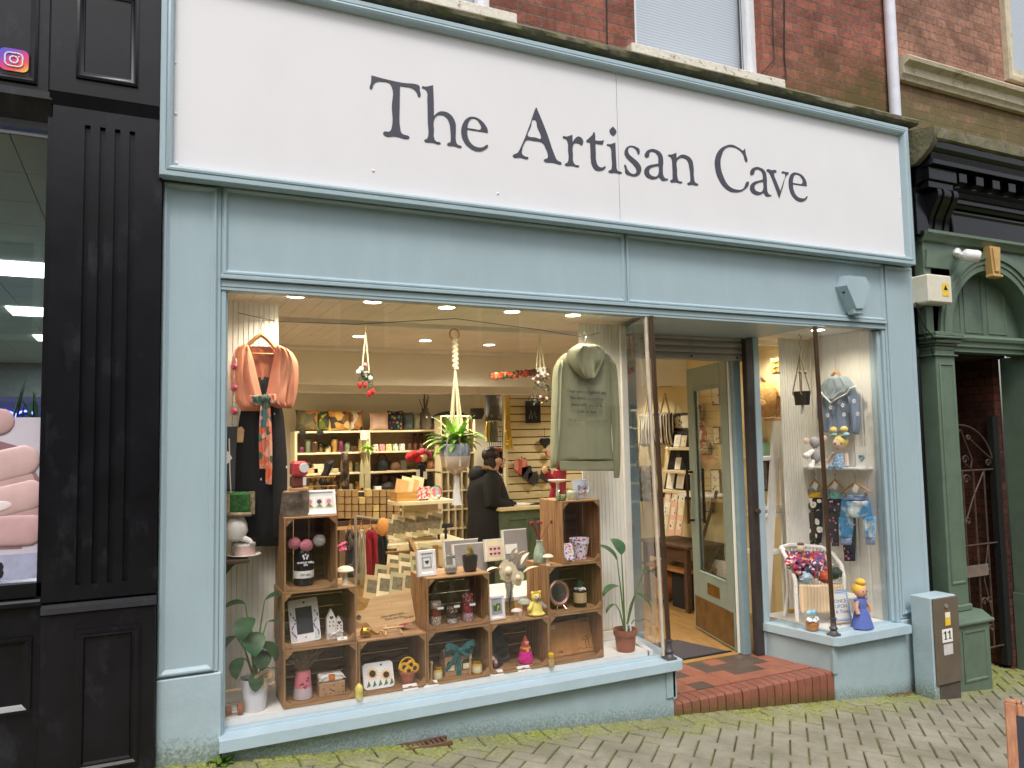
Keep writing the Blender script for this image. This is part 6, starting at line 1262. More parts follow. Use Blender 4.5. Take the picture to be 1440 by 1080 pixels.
t=T_at('wrap_top','peach wrap top with flared sleeves and floral sash tied in front','top',372,520,.25)
m=MB(); cloth(m,[(348,391,487),(349,392,500),(352,390,520),(356,386,545),(360,384,566)],.29,.008,.004,3,seed=1); m.build('back_panel',PEACHD,t)
m=MB(); cloth(m,[(342,348,484),(331,352,492),(326,357,508),(324,361,526),(325,365,542),(329,369,558),(333,372,568),(340,366,578)],.26,.04,.014,2.5,seed=7); m.build('left_front',PEACH,t)
m=MB(); cloth(m,[(388,394,486),(386,409,494),(384,418,508),(380,420,526),(377,419,542),(374,417,556),(374,414,567),(390,411,574)],.26,.04,.014,2.5,seed=9); m.build('right_front',PEACH,t)
SASH=patch('floral_sash',[(226,110,70),(232,150,120),(96,130,130),(214,120,96),(236,176,150),(84,104,84)],26)
m=MB(); cloth(m,[(366,375,560),(365,377,590),(364,376,625),(365,374,659)],.215,.008,.006,2,seed=2); cloth(m,[(371,379,560),(373,382,600),(374,383,640),(373,382,681)],.21,.008,.006,2,seed=4); m.ball(at(371,560,.205),(.025,.018,.02),12,8,.3); cloth(m,[(351,372,556),(352,372,564),(356,371,570)],.215,.015,.008,3,seed=5); cloth(m,[(371,388,554),(371,389,562),(372,386,568)],.215,.015,.008,3,seed=6); m.build('sash',SASH,t)
HOOD=C('sage_sweatshirt',(150,149,118),rough=.95,var=.04,scale=6,bump=.12,bscale=220)
t=T_at('hoodie','sage green hooded sweatshirt with a printed message on its back','hoodie',823,580,.22)
m=MB(); cloth(m,[(800,850,494),(787,859,503),(782,862,515),(783,861,545),(784,860,580),(785,860,615),(785,862,640),(786,864,650)],.24,.05,.009,2.2,nu=30,nv=34,seed=11); m.build('body',HOOD,t)
m=MB(); cloth(m,[(787,863,648),(787,865,653),(788,866,662)],.235,.04,.002,1,seed=2,nv=8); m.build('waistband',HOOD,t)
m=MB(); cloth(m,[(784,792,506),(778,791,520),(776,790,545),(775,788,580),(774,786,615),(773,785,640),(774,784,658)],.23,.035,.010,2,nu=14,seed=12); m.build('sleeve',HOOD,t)
m=MB(); cloth(m,[(852,862,505),(855,867,520),(857,869,545),(859,871,580),(861,872,615),(862,872,645),(863,871,672)],.23,.03,.010,2,nu=14,seed=13); m.build('sleeve',HOOD,t)
m=MB(); cloth(m,[(812,836,484),(800,847,492),(796,851,500),(800,849,510),(808,843,521),(817,836,530),(823,830,535)],.18,.06,.024,2.0,nu=26,seed=31,back=1); m.build('hood',HOOD,t)
mp_=at(826,566,.175); FT=C('faded_print',(74,76,64),rough=.9)
text('print','Dear person behind me,\nthe world is a better\nplace with you in it.\nLots of love',FT,Matrix.Translation((mp_.x,.176,mp_.z+.005))@Matrix.Rotation(R(2),4,'Y'),.0315,t,line=1.42,off=.0005)
text('print_script',''.join(chr((0x1D4D0+ord(c)-65) if c.isupper() else (0x1D4EA+ord(c)-97)) if c.isalpha() else c for c in 'The person in front of you'),FT,Matrix.Translation((mp_.x,.176,mp_.z-.118))@Matrix.Rotation(R(2),4,'Y'),.027,t,off=-.0005)
m=MB(); m.tube([(a+mp_.x+.10,.175,b_+mp_.z-.066) for a,b_ in heart(0,0,.016)],.0012,4,True); m.build('print_heart',FT,t)
m=MB(); hook(m,823,486,.22,.09); tag(m.build('clothes_hanger',WIRE),'thin metal hook holding up the sage sweatshirt','hanger')
m=MB(); m.tube([at(335,440,.3),at(390,452,.42),at(500,456,.55),at(640,448,.6),at(760,464,.6),at(820,474,.4),at(843,468,.3)],.0025,5); tag(m.build('hanging_wire',C('dark_wire',(80,70,60))),'thin wire strung across the window ceiling to hang things from','wire')
ROPE=C('cotton_rope',(236,222,190),rough=.95,var=.08,scale=80,bump=.5,bscale=160)
LEAFD=leafmat('dark_leaf',(58,84,50),(38,60,38)); STRAW=C('strawberry_red',(206,40,44),rough=.6,var=.15,scale=90)
# strawberry hanger
t=T_at('strawberry_hanger','small hanging pot with crocheted strawberries and white flowers','hanging ornament',514,520,.5)
m=MB(); a=at(514,455,.5); q=at(514,468,.5); m.tube([a,q],.0022,5); b1=at(509,522,.5); b2=at(519,522,.5); m.tube([q,b1],.0045,5); m.tube([q,b2],.0045,5); m.build('cord',ROPE,t)
c_=at(513,528,.5); lathe_part(t,'pot',[(.02,-.03),(.03,.025),(.032,.025),(.028,.01)],WHITEM,c_.x,.5,c_.z,14)
m=MB()
for k in range(26): m.leaf((c_.x+random.uniform(-.03,.03),.49,c_.z+random.uniform(-.06,.02)),random.uniform(-PI,0),random.uniform(-.6,.6),.035,.024,.6,4)
m.build('leaf_cluster',LEAFD,t)
for px,py in ((508,519),(521,532),(504,523)): ball_part(t,'white_flower',at(px,py,.47),(.016,.012,.018),WHP,8)
ball_part(t,'pink_flower',at(513,513,.47),(.014,.012,.014),PINKP,8)
for px,py in ((506,541),(513,541),(519,553),(524,550)):
    p=at(px,py,.48); m=MB(); m.lathe([(0,-.028),(.010,-.02),(.016,0),(.013,.012),(0,.016)],p,10); o=m.build('strawberry',STRAW,t); m=MB(); m.tube([p+Vector((0,0,.014)),(p.x,.49,c_.z-.02)],.0015,4); m.build('stalk',LEAFD,o)
# macrame hanger with spider plant
def pothanger(t,px,ytop,ybot,y,r,nspread,thick=.005):
    a=at(px,ytop,y); b_=at(px,ybot,y); m=MB()
    for k in range(nspread):
        an=2*PI*k/nspread+.5; m.tube([a,(a.x+r*.35*math.cos(an),y+r*.35*math.sin(an),a.z*.45+b_.z*.55),(b_.x+r*1.02*math.cos(an),y+r*1.02*math.sin(an),b_.z+r*.2),(b_.x+r*.9*math.cos(an),y+r*.9*math.sin(an),b_.z-r*.7),(b_.x,y,b_.z-r*1.35)],thick,5)
    m.build('cord',ROPE,t); return a,b_
t=T_at('macrame_plant_hanger','long cream macrame hanger with ring and tassel in the middle of the window','plant hanger',640,560,.6)
a=at(639,470,.6); m=MB(); m.tube([(a.x+.035*math.cos(k*.3927),.6,a.z+.035*math.sin(k*.3927)) for k in range(16)],.006,6,True); m.build('ring',HW,t)
m=MB(); a2=at(640,477,.6); a3=at(640,520,.6); n=26
for k in range(n): z_=a2.z+(a3.z-a2.z)*k/n; m.ball((a2.x+.006*math.sin(k*1.6),.6,z_),(.02,.016,.012),8,5)
m.build('knotted_neck',ROPE,t); a_,pc=pothanger(t,640,518,640,.6,.10,6,.006)
tz=pc.z-.135; m=MB(); m.lathe([(.014,0),(.02,-.02),(.018,-.05),(.028,-.16),(.036,-.2)],(pc.x+.008,.6,tz),12); m.build('tassel',WHP,t)
t=T_at('hanging_plant','bright green spider plant in a blue and cream pot in the long macrame hanger','potted plant',641,640,.6)
lathe_part(t,'cream_pot',[(.045,-.10),(.085,-.07),(.102,-.02),(.104,.0)],C('cream_glaze',(226,206,186),rough=.3,var=.06,scale=12),pc.x,.6,pc.z,24); lathe_part(t,'blue_rim',[(.1045,-.005),(.107,.03),(.103,.07),(.10,.075),(.095,.06)],C('blue_grey_glaze',(130,144,160),rough=.3,col2=lin((180,186,190)),scale=16),pc.x,.6,pc.z,24)
SPD=leafmat('spider_leaf',(164,206,84),(120,170,60)); m=MB()
for k in range(40):
    e=random.uniform(.35,1.5); m.leaf((pc.x+random.uniform(-.03,.03),.6+random.uniform(-.03,.03),pc.z+.055),k*2.4+random.uniform(-.2,.2),e,random.uniform(.19,.29),.054,1.5 if e<1.1 else .9,9,.3,.7)
m.build('leaf_rosette',SPD,t)
# flower hanger right
t=T_at('rose_vine_hanger','small white hanging pot trailing vines with pink roses in front of the slatted wall','hanging ornament',760,520,.75)
m=MB(); q=at(758,466,.75); c_=at(760,523,.75)
for dx in (-.035,0,.035): m.tube([q,(c_.x+dx,.75,c_.z+.02)],.005,5)
hook(m,758,466,.75,.06); m.build('cord',ROPE,t); lathe_part(t,'pot',[(.03,-.04),(.038,.03),(.034,.03)],WHITEM,c_.x+.01,.75,c_.z,14)
m=MB()
for k in range(110):
    a=random.choice((-.055,-.02,.03,.05)); d=random.uniform(0,1)**1.0; m.leaf((c_.x+a+random.uniform(-.022,.022),.74+random.uniform(-.02,.02),c_.z+.03-d*.27*(1 if a>0 or a<-.03 else .5)),random.uniform(-PI,0.3),random.uniform(-1,.5),.03,.02,.6,3)
m.build('trailing_vine',LEAFD,t)
for px,py in ((750,533),(757,538),(763,527),(756,529),(760,558),(769,560),(770,527)): ball_part(t,'pink_rose',at(px,py,.71),(.012,.010,.012),C('rose_pink',(240,196,196),rough=.8),8)

# ================================================================== inside the shop
CRE=CREAMW
def at_box(m,px0,px1,py0,py1,y,dep,c=.002): a=at(px0,py1,y); b_=at(px1,py0,y); m.box(a.x,b_.x,y,y+dep,a.z,b_.z,c); return a,b_
# white table with acrylic print rack behind the crates
t=thing('display_table','low white table behind the crates carrying grey prints','table',(2.3,.72,FZ)); tz=at(712,838,.6).z
m=MB(); m.box(1.95,2.75,.55,1.05,tz-.03,tz,.004); m.build('tabletop',C('white_table',(230,228,222),rough=.5),t)
for x in (1.98,2.70):
    for y in (.58,1.0): m=MB(); m.box(x-.02,x+.02,y-.02,y+.02,FZ,tz-.03); m.build('leg',MATS['white_table'],t)
GPR=C('grey_wrapped_print',(150,144,142),rough=.35,var=.05,scale=3)
def printbox(name,label,x0,x1,y0,y1,Y,lean,mat,cat='print',group='grey wrapped prints on the white table'):
    a=at(x0,y1,Y); b_=at(x1,y0,Y); t=thing(name,label,cat,((a.x+b_.x)/2,Y,a.z),group if cat=='print' else None); w=b_.x-a.x; h=b_.z-a.z
    Mx=Matrix.Translation(((a.x+b_.x)/2,Y,a.z))@Matrix.Rotation(R(-lean),4,'X'); m=MB(); m.M=Mx; m.box(-w/2,w/2,0,.03,0,h,.002); m.build('print_board',mat,t); m=MB(); m.M=Mx; m.box(-w/2-.002,w/2+.002,-.001,.031,h-.006,h+.001); m.box(-w/2-.003,-w/2+.004,-.001,.031,0,h); m.build('white_edge',PAPER,t); return t,Mx,w,h
printbox('wrapped_print','large grey wrapped print, rearmost on the left of the white table',628,675,757,812,.80,10,GPR)
printbox('wrapped_print','grey wrapped print standing behind the cactus pot',641,686,762,815,.70,10,GPR)
t,Mx,w,h=printbox('wrapped_print','tall grey wrapped print with white and pink label, on the right of the white table',711,743,743,800,.72,8,GPR); m=MB(); m.M=Mx; m.box(-w*.45,w*.05,-.0025,-.0012,h*.38,h*.62); o=m.build('label',PAPER,t)
t,Mx,w,h=printbox('framed_card','cream card with small pink and black motifs in the print rack',684,709,757,790,.66,8,C('cream_print',(226,212,178),rough=.6),'card'); m=MB(); m.M=Mx; m.box(-w*.36,w*.36,-.002,-.001,h*.2,h*.68); m.build('pink_panel',C('pale_pink',(226,190,180)),t); m=MB(); m.M=Mx
for k in range(6): m.prism(heart(-w*.22+w*.22*(k%3),h*(.33+.22*(k//3)),.011),-.0035,-.002)
m.build('motif',C('mauve_print',(96,50,70)),t)
t=thing('acrylic_stand','clear acrylic stand holding the wrapped prints','stand',(2.4,.62,tz)); m=MB(); a=at(684,800,.6); b_=at(748,782,.6); m.box(a.x,b_.x,.60,.604,a.z-.02,b_.z); m.box(a.x,b_.x,.60,.85,a.z-.024,a.z-.02); m.build('acrylic_front',GLASSJ,t)
# greeting card racks
CARD=[C('kraft_greeting',(196,172,128),rough=.85),C('cream_greeting',(226,210,172),rough=.85),C('sage_greeting',(180,172,132),rough=.85)]
GREY=C('card_print_grey',(120,108,84),rough=.8,var=.35,scale=40)
t=thing('card_rack','wooden stepped rack of kraft greeting cards behind the serving board','card rack',(1.5,1.2,FZ)); 
a=at(512,838,1.15); b_=at(598,800,1.5)
for k in range(4):
    y=1.15+k*.16; z=at(560,832-k*19,y).z; m=MB(); m.box(at(520+8*k,830,y).x,at(600,830,y).x,y,y+.03,z-.02,z,.002); m.build('rack_step',woodmat('rack_wood',lin((150,112,62)),lin((110,78,40)),axis=0),t)
for x in (b_.x-.06,): m=MB(); m.tube([(x,1.13,FZ),(x,1.13,a.z),(x,1.7,a.z+.3)],.018,6); m.tube([(x,1.66,FZ),(x,1.66,a.z+.28)],.018,6); m.build('rack_leg',MATS['rack_wood'],t)
cards=[]
def gcard(px,py,Y,w,h,mat,lab,tilt=0,lean=16):
    p=at(px,py,Y); t=thing('greeting_card',lab,'card',tuple(p),'kraft greeting cards in racks'); Mx=Matrix.Translation(p)@Matrix.Rotation(R(-lean),4,'X')@Matrix.Rotation(R(tilt),4,'Y'); m=MB(); m.M=Mx; m.box(-w/2,w/2,0,.006,0,h); m.build('card',mat,t,ang=0); m=MB(); m.M=Mx; m.box(-w*.34,w*.34,-.001,-.0002,h*.25,h*.8); m.build('printed_panel',GREY,t,ang=0); return t
ROWN=['front','second','third','rear']; POSN=['leftmost','second','third','fourth','fifth','rightmost']
for r,(y0,Y,x0,dx,n) in enumerate([(842,1.14,522,18,5),(826,1.3,536,17,4),(811,1.46,553,16,3),(798,1.62,566,15,3)]):
    for k in range(n): gcard(x0+dx*k,y0-2.2*k,Y-.004*k,.118,.165,CARD[(r*2+k)%3],'kraft greeting card, %s in the %s row of the stepped rack'%(POSN[k],ROWN[r]),tilt=12,lean=20)
# gondola with rounded white shelves
t=thing('display_gondola','white island shelf unit with rounded shelves in the middle of the shop','shelf',(2.2,2.6,FZ))
zs=[]
for (px0,px1,py) in ((556,640,707),(536,655,768)):
    a=at(px0,py,2.35); b_=at(px1,py,2.35); m=MB(); po=[(a.x+.12+.12*math.cos(R(k)),2.55+.2*math.sin(R(k))) for k in range(90,271,15)]+[(b_.x,2.35),(b_.x,2.9),(a.x+.12,2.9)]
    m.prismz([(x,y) for x,y in po],a.z-.03,a.z); m.build('shelf',CRE,t); zs.append((a.x,b_.x,a.z))
m=MB(); m.box(zs[0][0]+.2,zs[0][1]-.02,2.75,2.8,FZ,zs[0][2]-.03); m.build('back_panel',CRE,t)
m=MB(); m.box(zs[1][0]+.25,zs[1][1]-.05,2.4,2.85,FZ,FZ+.12); m.build('base',CRE,t)
m=MB(); m.box(zs[1][0]+.75,zs[1][1]-.02,2.3,2.345,zs[1][2]-.32,zs[1][2]-.03,.004); m.build('drawer',woodmat('oak_drawer',lin((186,140,76)),lin((150,108,56)),axis=0),t)
Zs=zs[0][2]; Zb=zs[1][2]
PLY=woodmat('plywood_box',lin((206,158,86)),lin((180,128,62)),axis=0)
t=T_at('print_box','small plywood box of mounted prints on the upper rounded shelf','box',574,704,2.5); a=at(557,705,2.45); b_=at(588,691,2.45); m=MB(); m.box(a.x,b_.x,2.43,2.45,Zs,b_.z); m.box(a.x,b_.x,2.62,2.64,Zs,b_.z); m.box(a.x,a.x+.012,2.45,2.62,Zs,b_.z); m.box(b_.x-.012,b_.x,2.45,2.62,Zs,b_.z); m.build('box',PLY,t)
for k in range(4):
    m=MB(); m.M=Matrix.Translation((a.x+.05+k*.055,2.5+.02*k,Zs+.01))@Matrix.Rotation(R(14),4,'Y')@Matrix.Rotation(R(-12),4,'X'); m.box(-.06,.06,0,.006,0,.19+.02*(k%2)); m.build('mounted_print',C('print_tan%d'%(k%2),((206,160,100),(226,206,160))[k%2]),t)
t=T_at('small_sign','pink patterned square sign on the upper rounded shelf','sign',596,703,2.45); a=at(587,701,2.42); b_=at(605,684,2.42); m=MB(); m.box(a.x,b_.x,2.42,2.435,Zs+.01,b_.z,.003); m.build('sign_board',patch('pink_words',[(240,220,210),(226,120,120),(240,226,220),(206,90,100)],60),t); m=MB(); m.box(a.x+.02,b_.x-.02,2.42,2.5,Zs,Zs+.012); m.build('stand',BLACK,t)
t=T_at('oval_sign','oval rainbow striped wooden sign on the upper rounded shelf','sign',613,703,2.45); p=at(613,693,2.44); m=MB(); m.prism(disc(p.x,p.z,.055,18,.06),2.44,2.452); m.build('sign_board',patch('rainbow_words',[(226,120,140),(150,200,200),(200,220,150),(236,236,226)],30),t); m=MB(); m.prism(disc(p.x+.008,p.z,.058,18,.066),2.454,2.47); m.build('dark_back',BLACK,t)
for k in range(9): gcard(546+8.2*k,760-1.2*k,2.45,.11,.19+.03*(k%2),CARD[k%3],'kraft card standing in the rack on the lower rounded shelf, %s from left'%['first','second','third','fourth','fifth','sixth','seventh','eighth','ninth'][k],tilt=14,lean=10)
t=T_at('bottle_holder','black metal bottle holder at the right end of the lower rounded shelf','bottle holder',622,757,2.5); p=at(617,758,2.5); m=MB()
for dx in (0,.07): m.tube([(p.x+dx,2.5,Zb),(p.x+dx,2.5,Zb+.12)],.012,8)
m.tube([(p.x-.06,2.5,Zb+.15),(p.x+.02,2.5,Zb+.12),(p.x+.14,2.5,Zb+.12)],.02,8); m.build('iron_frame',BLACK,t)
# kraft soap boxes stacked in columns on a dark stand
t=thing('box_stand','dark wooden display stand full of small kraft boxes','stand',(1.95,3.5,FZ)); a=at(470,732,3.5); b_=at(562,690,3.5)
m=MB(); m.box(a.x,b_.x,3.56,3.6,a.z,b_.z); m.box(a.x-.02,b_.x+.02,3.4,3.6,a.z-.05,a.z); m.box(a.x,a.x+.04,3.45,3.55,FZ,a.z-.05); m.box(b_.x-.04,b_.x,3.45,3.55,FZ,a.z-.05); m.build('stand_frame',C('dark_stand',(74,50,36),rough=.6),t); m=MB(); m.box(a.x-.02,b_.x+.15,3.38,3.6,a.z-.085,a.z-.052); m.build('shelf',LWOOD,t)
KR2=C('kraft_small_box',(166,136,92),rough=.85,var=.1,scale=5); KR3=C('kraft_pale_box',(206,180,116),rough=.85,var=.1,scale=5)
sb=None; ORD=['lowest','second','third','top']
for c in range(9):
    for r in range(4):
        px=479+c*9.8; py=729-r*10.3; p=at(px,py,3.45)
        if r==3 and c in (3,8): continue
        lab='small kraft soap box, %s row of the dark stand, column %s from left'%(ORD[r],['one','two','three','four','five','six','seven','eight','nine'][c])
        if sb is None:
            sb=thing('soap_box',lab,'box',tuple(p),'small kraft soap boxes on the dark stand'); m=MB(); m.box(-.031,.031,-.03,.05,0,.066,.003); m.build('box',KR2,sb,inv=False)
        else: dup(sb,tuple(p),lab,swap={'box':KR3} if (c,r) in ((3,2),(5,1),(5,0),(4,3)) else None)
# clothes rail
t=thing('clothes_rail','metal clothes rail between the cards and the soap boxes','clothes rail',(1.6,2.1,FZ)); a=at(500,726,2.0); b_=at(540,731,2.6); m=MB(); m.tube([(a.x,2.0,a.z),(b_.x,2.5,b_.z)],.012,6); m.tube([(a.x,2.0,a.z),(a.x,2.0,FZ)],.012,6); m.tube([(b_.x,2.5,b_.z),(b_.x,2.5,FZ)],.012,6); m.build('rail',METAL,t)
for k,(pl,pr_,yt,yb,mt,lab) in enumerate([(484,500,745,812,patch('dark_floral',[(40,40,50),(70,60,70),(120,110,100),(40,50,60)],30),'dark floral child garment on the clothes rail, leftmost'),(493,508,746,806,C('grey_cloth',(150,144,130),rough=.95),'grey child garment on the clothes rail, second from left'),(500,516,744,815,C('stone_cloth',(190,180,156),rough=.95),'pale stone garment on the clothes rail beside the red one'),(508,534,745,812,C('berry_red_cloth',(150,26,44),rough=.9,var=.1),'berry red smocked child dress on the clothes rail'),(524,548,750,800,C('black_cloth',(34,32,36),rough=.95),'black garment on the clothes rail behind the red dress')]):
    Y=2.0+.1*k; t=T_at('child_garment',lab,'garment',(pl+pr_)/2,(yt+yb)/2,Y,'child clothes on the rail'); m=MB(); w=pr_-pl; cloth(m,[(pl+w*.35,pr_-w*.3,yt),(pl+w*.1,pr_-w*.1,yt+10),(pl+w*.12,pr_-w*.12,yt+22),(pl,pr_,yb)],Y,.04,.02,3,seed=k*3,nu=14,nv=14); m.build('cloth',mt,t); m=MB(); m.tube([at(pl+w*.1,yt+4,Y),at((pl+pr_)/2,yt-8,Y),at(pr_-w*.1,yt+5,Y)],.008,5); hook(m,(pl+pr_)/2,yt-8,Y,.05); m.build('hanger',HW,t)
t=T_at('straw_hat','round orange straw hat hanging at the end of the clothes rail','hat',538,742,1.95); p=at(538,741,1.95); m=MB(); m.ball(p,(.05,.03,.075),16,10); m.ball(p+Vector((0,.02,0)),(.04,.04,.06),12,8); m.build('straw',C('orange_straw',(222,150,80),rough=.9,var=.12,scale=60,bump=.6,bscale=90),t)
t=T_at('felt_flower_mobile','pink and dark felt flower decoration beside the upright crate','ornament',481,770,.9); p=at(481,768,.9); m=MB()
for k in range(12): m.leaf(p,k*.52,random.uniform(-.5,.8),.05,.03,.5,4)
m.build('petals',C('pink_felt2',(206,90,130),rough=.9),t)
# wall shelving at the back
SH_=thing('wall_shelving','cream wall shelving along the back of the shop','shelf',(2.5,5.1,FZ)); x0=at(418,606,5.0).x; xm=at(517,606,5.0).x; x1=at(618,606,5.0).x
LV=[at(470,606,5.0).z,at(470,636,5.0).z,at(470,665,5.0).z,at(470,693,5.0).z,at(470,722,5.0).z]
for z in LV:
    m=MB(); m.box(x0,xm-.02,5.0,5.33,z-.025,z,.003); m.build('shelf_board',CRE,SH_); m=MB(); m.box(xm+.02,x1,5.0,5.33,z-.025,z,.003); m.build('shelf_board',CRE,SH_)
for x in (x0-.03,xm-.02,xm+.0,x1): m=MB(); m.box(x,x+.028,4.99,5.33,FZ,LV[0]+.0); m.build('upright',CRE,SH_)
m=MB(); m.box(x0,x1,5.33,5.34,FZ,LV[0]); m.build('back_panel',C('shelf_back_shaded',(156,138,114),rough=.8),SH_)  # back panel greyed in its colour for the shade behind the jars
# cushions
def cushion(label,px0,px1,py0,py1,y,mat,rot=0,grp='cushions on the back shelf'):
    a=at(px0,py1,y); b_=at(px1,py0,y); w=b_.x-a.x; h=b_.z-a.z; c=((a.x+b_.x)/2,y,(a.z+b_.z)/2); t=thing('cushion',label,'cushion',c,grp)
    m=MB(); m.M=Matrix.Translation(c)@Matrix.Rotation(R(rot),4,'Y')
    def f(u,v,s):
        U,V=2*u-1,2*v-1; pin=1-.10*(1-abs(U*V)); k=(1-U**4)*(1-V**4)
        return (w/2*U*(1-.10*(1-V*V)*1.0+.06),s*.07*k**.7,h/2*V*(1-.10*(1-U*U)+.06))
    m.grid(lambda u,v:f(u,v,-1),12,12); m.grid(lambda u,v:f(1-u,v,1),12,12); o=m.build('cover',mat,t); return t
BIRD1=patch('bird_print_dark',[(96,90,60),(120,110,70),(70,70,44),(206,130,60),(150,140,96)],11); BIRD2=patch('bird_print_green',[(110,120,50),(70,80,40),(180,170,60),(60,60,40)],13); BIRD3=patch('bird_print_gold',[(206,160,80),(190,130,60),(70,56,40),(220,190,130),(120,90,50)],11); BIRD4=patch('bird_print_robin',[(200,150,90),(230,220,200),(60,50,44),(190,120,60)],13)
z=5.12
cushion('bird print cushion in browns with an orange robin, leftmost on the back shelf',416,447,577,605,5.15,BIRD1); cushion('narrow green bird print cushion, second from left on the back shelf',445,464,578,606,5.2,BIRD2); cushion('golden bird print cushion with tits, third from left on the back shelf',462,493,577,606,5.13,BIRD3); cushion('orange and white bird cushion, fourth on the back shelf',490,510,578,606,5.2,BIRD4)
cushion('pale pink cushion with a dotted cloth on the back shelf',520,546,580,606,5.15,C('blush_cloth',(222,186,166),rough=.95)); cushion('dark floral cushion with yellow back on the back shelf',545,566,578,606,5.15,dots('night_floral',(30,44,54),[(206,60,60),(226,150,60),(90,140,120)],22,.35)); cushion('navy cushion with sage front on the back shelf',565,580,580,606,5.2,C('navy_sage',(110,124,104),rough=.95,col2=lin((60,70,80)),scale=6)); cushion('small pink topped sage cushion, rightmost on the back shelf',579,592,581,606,5.25,C('sage_linen',(140,136,110),rough=.95))
t=T_at('glass_vase','tall dark glass vase on the right of the back shelf','vase',598,600,5.2); p=at(598,606,5.2); lathe_part(t,'vase',[(.06,0),(.09,.08),(.07,.2),(.04,.25),(.05,.28)],C('smoky_glass',(96,86,72),rough=.15),p.x,5.2,LV[0],16); m=MB()
for k in range(8): m.tube([(p.x,5.2,LV[0]+.2),(p.x+random.uniform(-.08,.08),5.2,LV[0]+random.uniform(.4,.5))],.005,4)
m.build('twigs',C('dark_twig',(60,50,40)),t)
t=T_at('dark_bag','long black bag lying on top of the right shelving','bag',635,590,5.3); cushm=MB(); a=at(606,604,5.3); b_=at(662,578,5.3); cushm.ball(((a.x+b_.x)/2,5.3,(a.z+b_.z)/2),((b_.x-a.x)/2,.12,(b_.z-a.z)/2),16,10); cushm.build('bag_body',BLACK,t)
# jars, mugs and bottles on the second shelf
def jar(kind,label,cat,px,shelf,y,r,h,mat,lidmat=None,grp=None):
    p=at(px,600,y); t=thing(kind,label,cat,(p.x,y,LV[shelf]),grp); lathe_part(t,'body',[(r*.9,0),(r,.01),(r,h*.85),(r*.8,h)],mat,p.x,y,LV[shelf],12)
    if lidmat: lathe_part(t,'lid',[(r*.95,h),(r*.95,h+.02),(0,h+.022)],lidmat,p.x,y,LV[shelf],12)
    return t
J1=[C('plum_jar',(110,40,70),rough=.4),C('honey_jar_glass',(170,130,70),rough=.3),C('cream_candle',(226,206,150),rough=.5),C('cork_jar',(190,160,110),rough=.6),C('dark_amber',(80,54,40),rough=.2),C('sage_jar',(120,130,100),rough=.5)]
NTH=['first','second','third','fourth','fifth','sixth','seventh','eighth','ninth','tenth']
for k in range(10): jar('candle_jar','candle jar on the second back shelf, %s from the left in the left bay'%NTH[k],'jar',424+k*9.2,1,5.08+.05*(k%2),.028+.006*(k%3),.07+.03*((k*7)%4),J1[(k*5)%6],C('jar_lid_dark',(60,54,48)) if k%2 else None,'jars on the second back shelf')
for k in range(5): jar('glass_cloche','small glass cloche on the second back shelf, %s from left'%NTH[k],'cloche',471+k*8.5,1,5.2,.03,.15,GLASSJ,None,'glass cloches on the back shelf')
for k in range(5): jar('mug','colourful printed mug, %s from left on the second back shelf'%NTH[k],'mug',528+k*9.3,1,5.08,.036,.085,[dots('mug_a',(236,230,220),[(206,60,80),(60,120,90)],40),dots('mug_b',(230,140,150),[(60,60,120),(230,220,120)],35),dots('mug_c',(236,226,150),[(60,130,70),(206,70,90)],35),dots('mug_d',(220,224,206),[(60,110,80),(90,140,70)],30),dots('mug_e',(236,226,220),[(190,60,70),(90,60,50)],60)][k],None,'printed mugs on the back shelf')
for k in range(5): jar('amber_bottle','brown bottle with dark cap, %s from left on the second back shelf'%NTH[k],'bottle',576+k*8.2,1,5.08,.026,.085,C('brown_label_bottle',(120,84,60),rough=.3),BLACK,'brown bottles on the back shelf')
for k in range(2): jar('tall_red_bottle','tall rust red bottle behind the brown bottles, %s of two'%('left','right')[k],'bottle',583+k*9,1,5.22,.03,.19,C('rust_bottle',(120,50,40),rough=.3),BLACK,'tall rust bottles')
for k in range(8): jar('storage_tin','small tin on the fourth back shelf, %s from the left'%NTH[k],'tin',426+k*11,3,5.1+.05*(k%2),.04,.10+.02*(k%3),[J1[4],CARD[0],GREY,J1[1]][k%4],None,'tins on the fourth back shelf')
for k in range(5): jar('trinket_jar','little pale jar on the third back shelf, %s from the left'%NTH[k],'jar',424+k*9 if k<2 else 462+k*10,2,5.2,.03,.09+.02*(k%2),[CARD[1],J1[5],J1[2]][k%3],J1[3],'pale jars on the third back shelf')
for k in range(7): jar('dark_pot','dark pot on the fourth back shelf of the right bay, %s from the left'%NTH[k],'pot',528+k*12,3,5.22,.05,.16+.03*(k%2),[C('felt_dark',(54,46,42)),J1[4],C('felt_brown',(92,76,62))][k%3],None,'dark pots on the fourth back shelf')
t=T_at('small_plant','little dark green plant on the second back shelf','plant',457,630,5.1); m=MB(); p=at(457,634,5.1)
for k in range(18): m.leaf((p.x,5.1,LV[1]+.05),k*2.4,random.uniform(.2,1.3),.11,.05,.8,4)
m.build('leaf_rosette',LEAFD,t)
t=T_at('trailing_plant','pale green spider plant hung on the middle shelf upright','plant',519,632,4.9); m=MB(); p=at(517,632,4.9)
for k in range(20): m.leaf(p,k*2.4,random.uniform(.0,1.2),.14,.03,1.5,5)
m.build('leaf_rosette',SPD,t)
for px0,px1,l in ((421,430,'small black label on the top back shelf edge, left'),(446,455,'small black label on the top back shelf edge, right')):
    t=T_at('shelf_label',l,'label',px0,609,4.98); m=MB(); at_box(m,px0,px1,606,612,4.985,.004); m.build('slate_face',BLACK,t)
t=T_at('price_sign','white spotted card hung on the middle upright','sign',513,615,4.97); m=MB(); at_box(m,507,518,605,619,4.975,.005); m.build('card',dots('spot_card',(236,226,200),[(90,70,60)],26,.2),t)
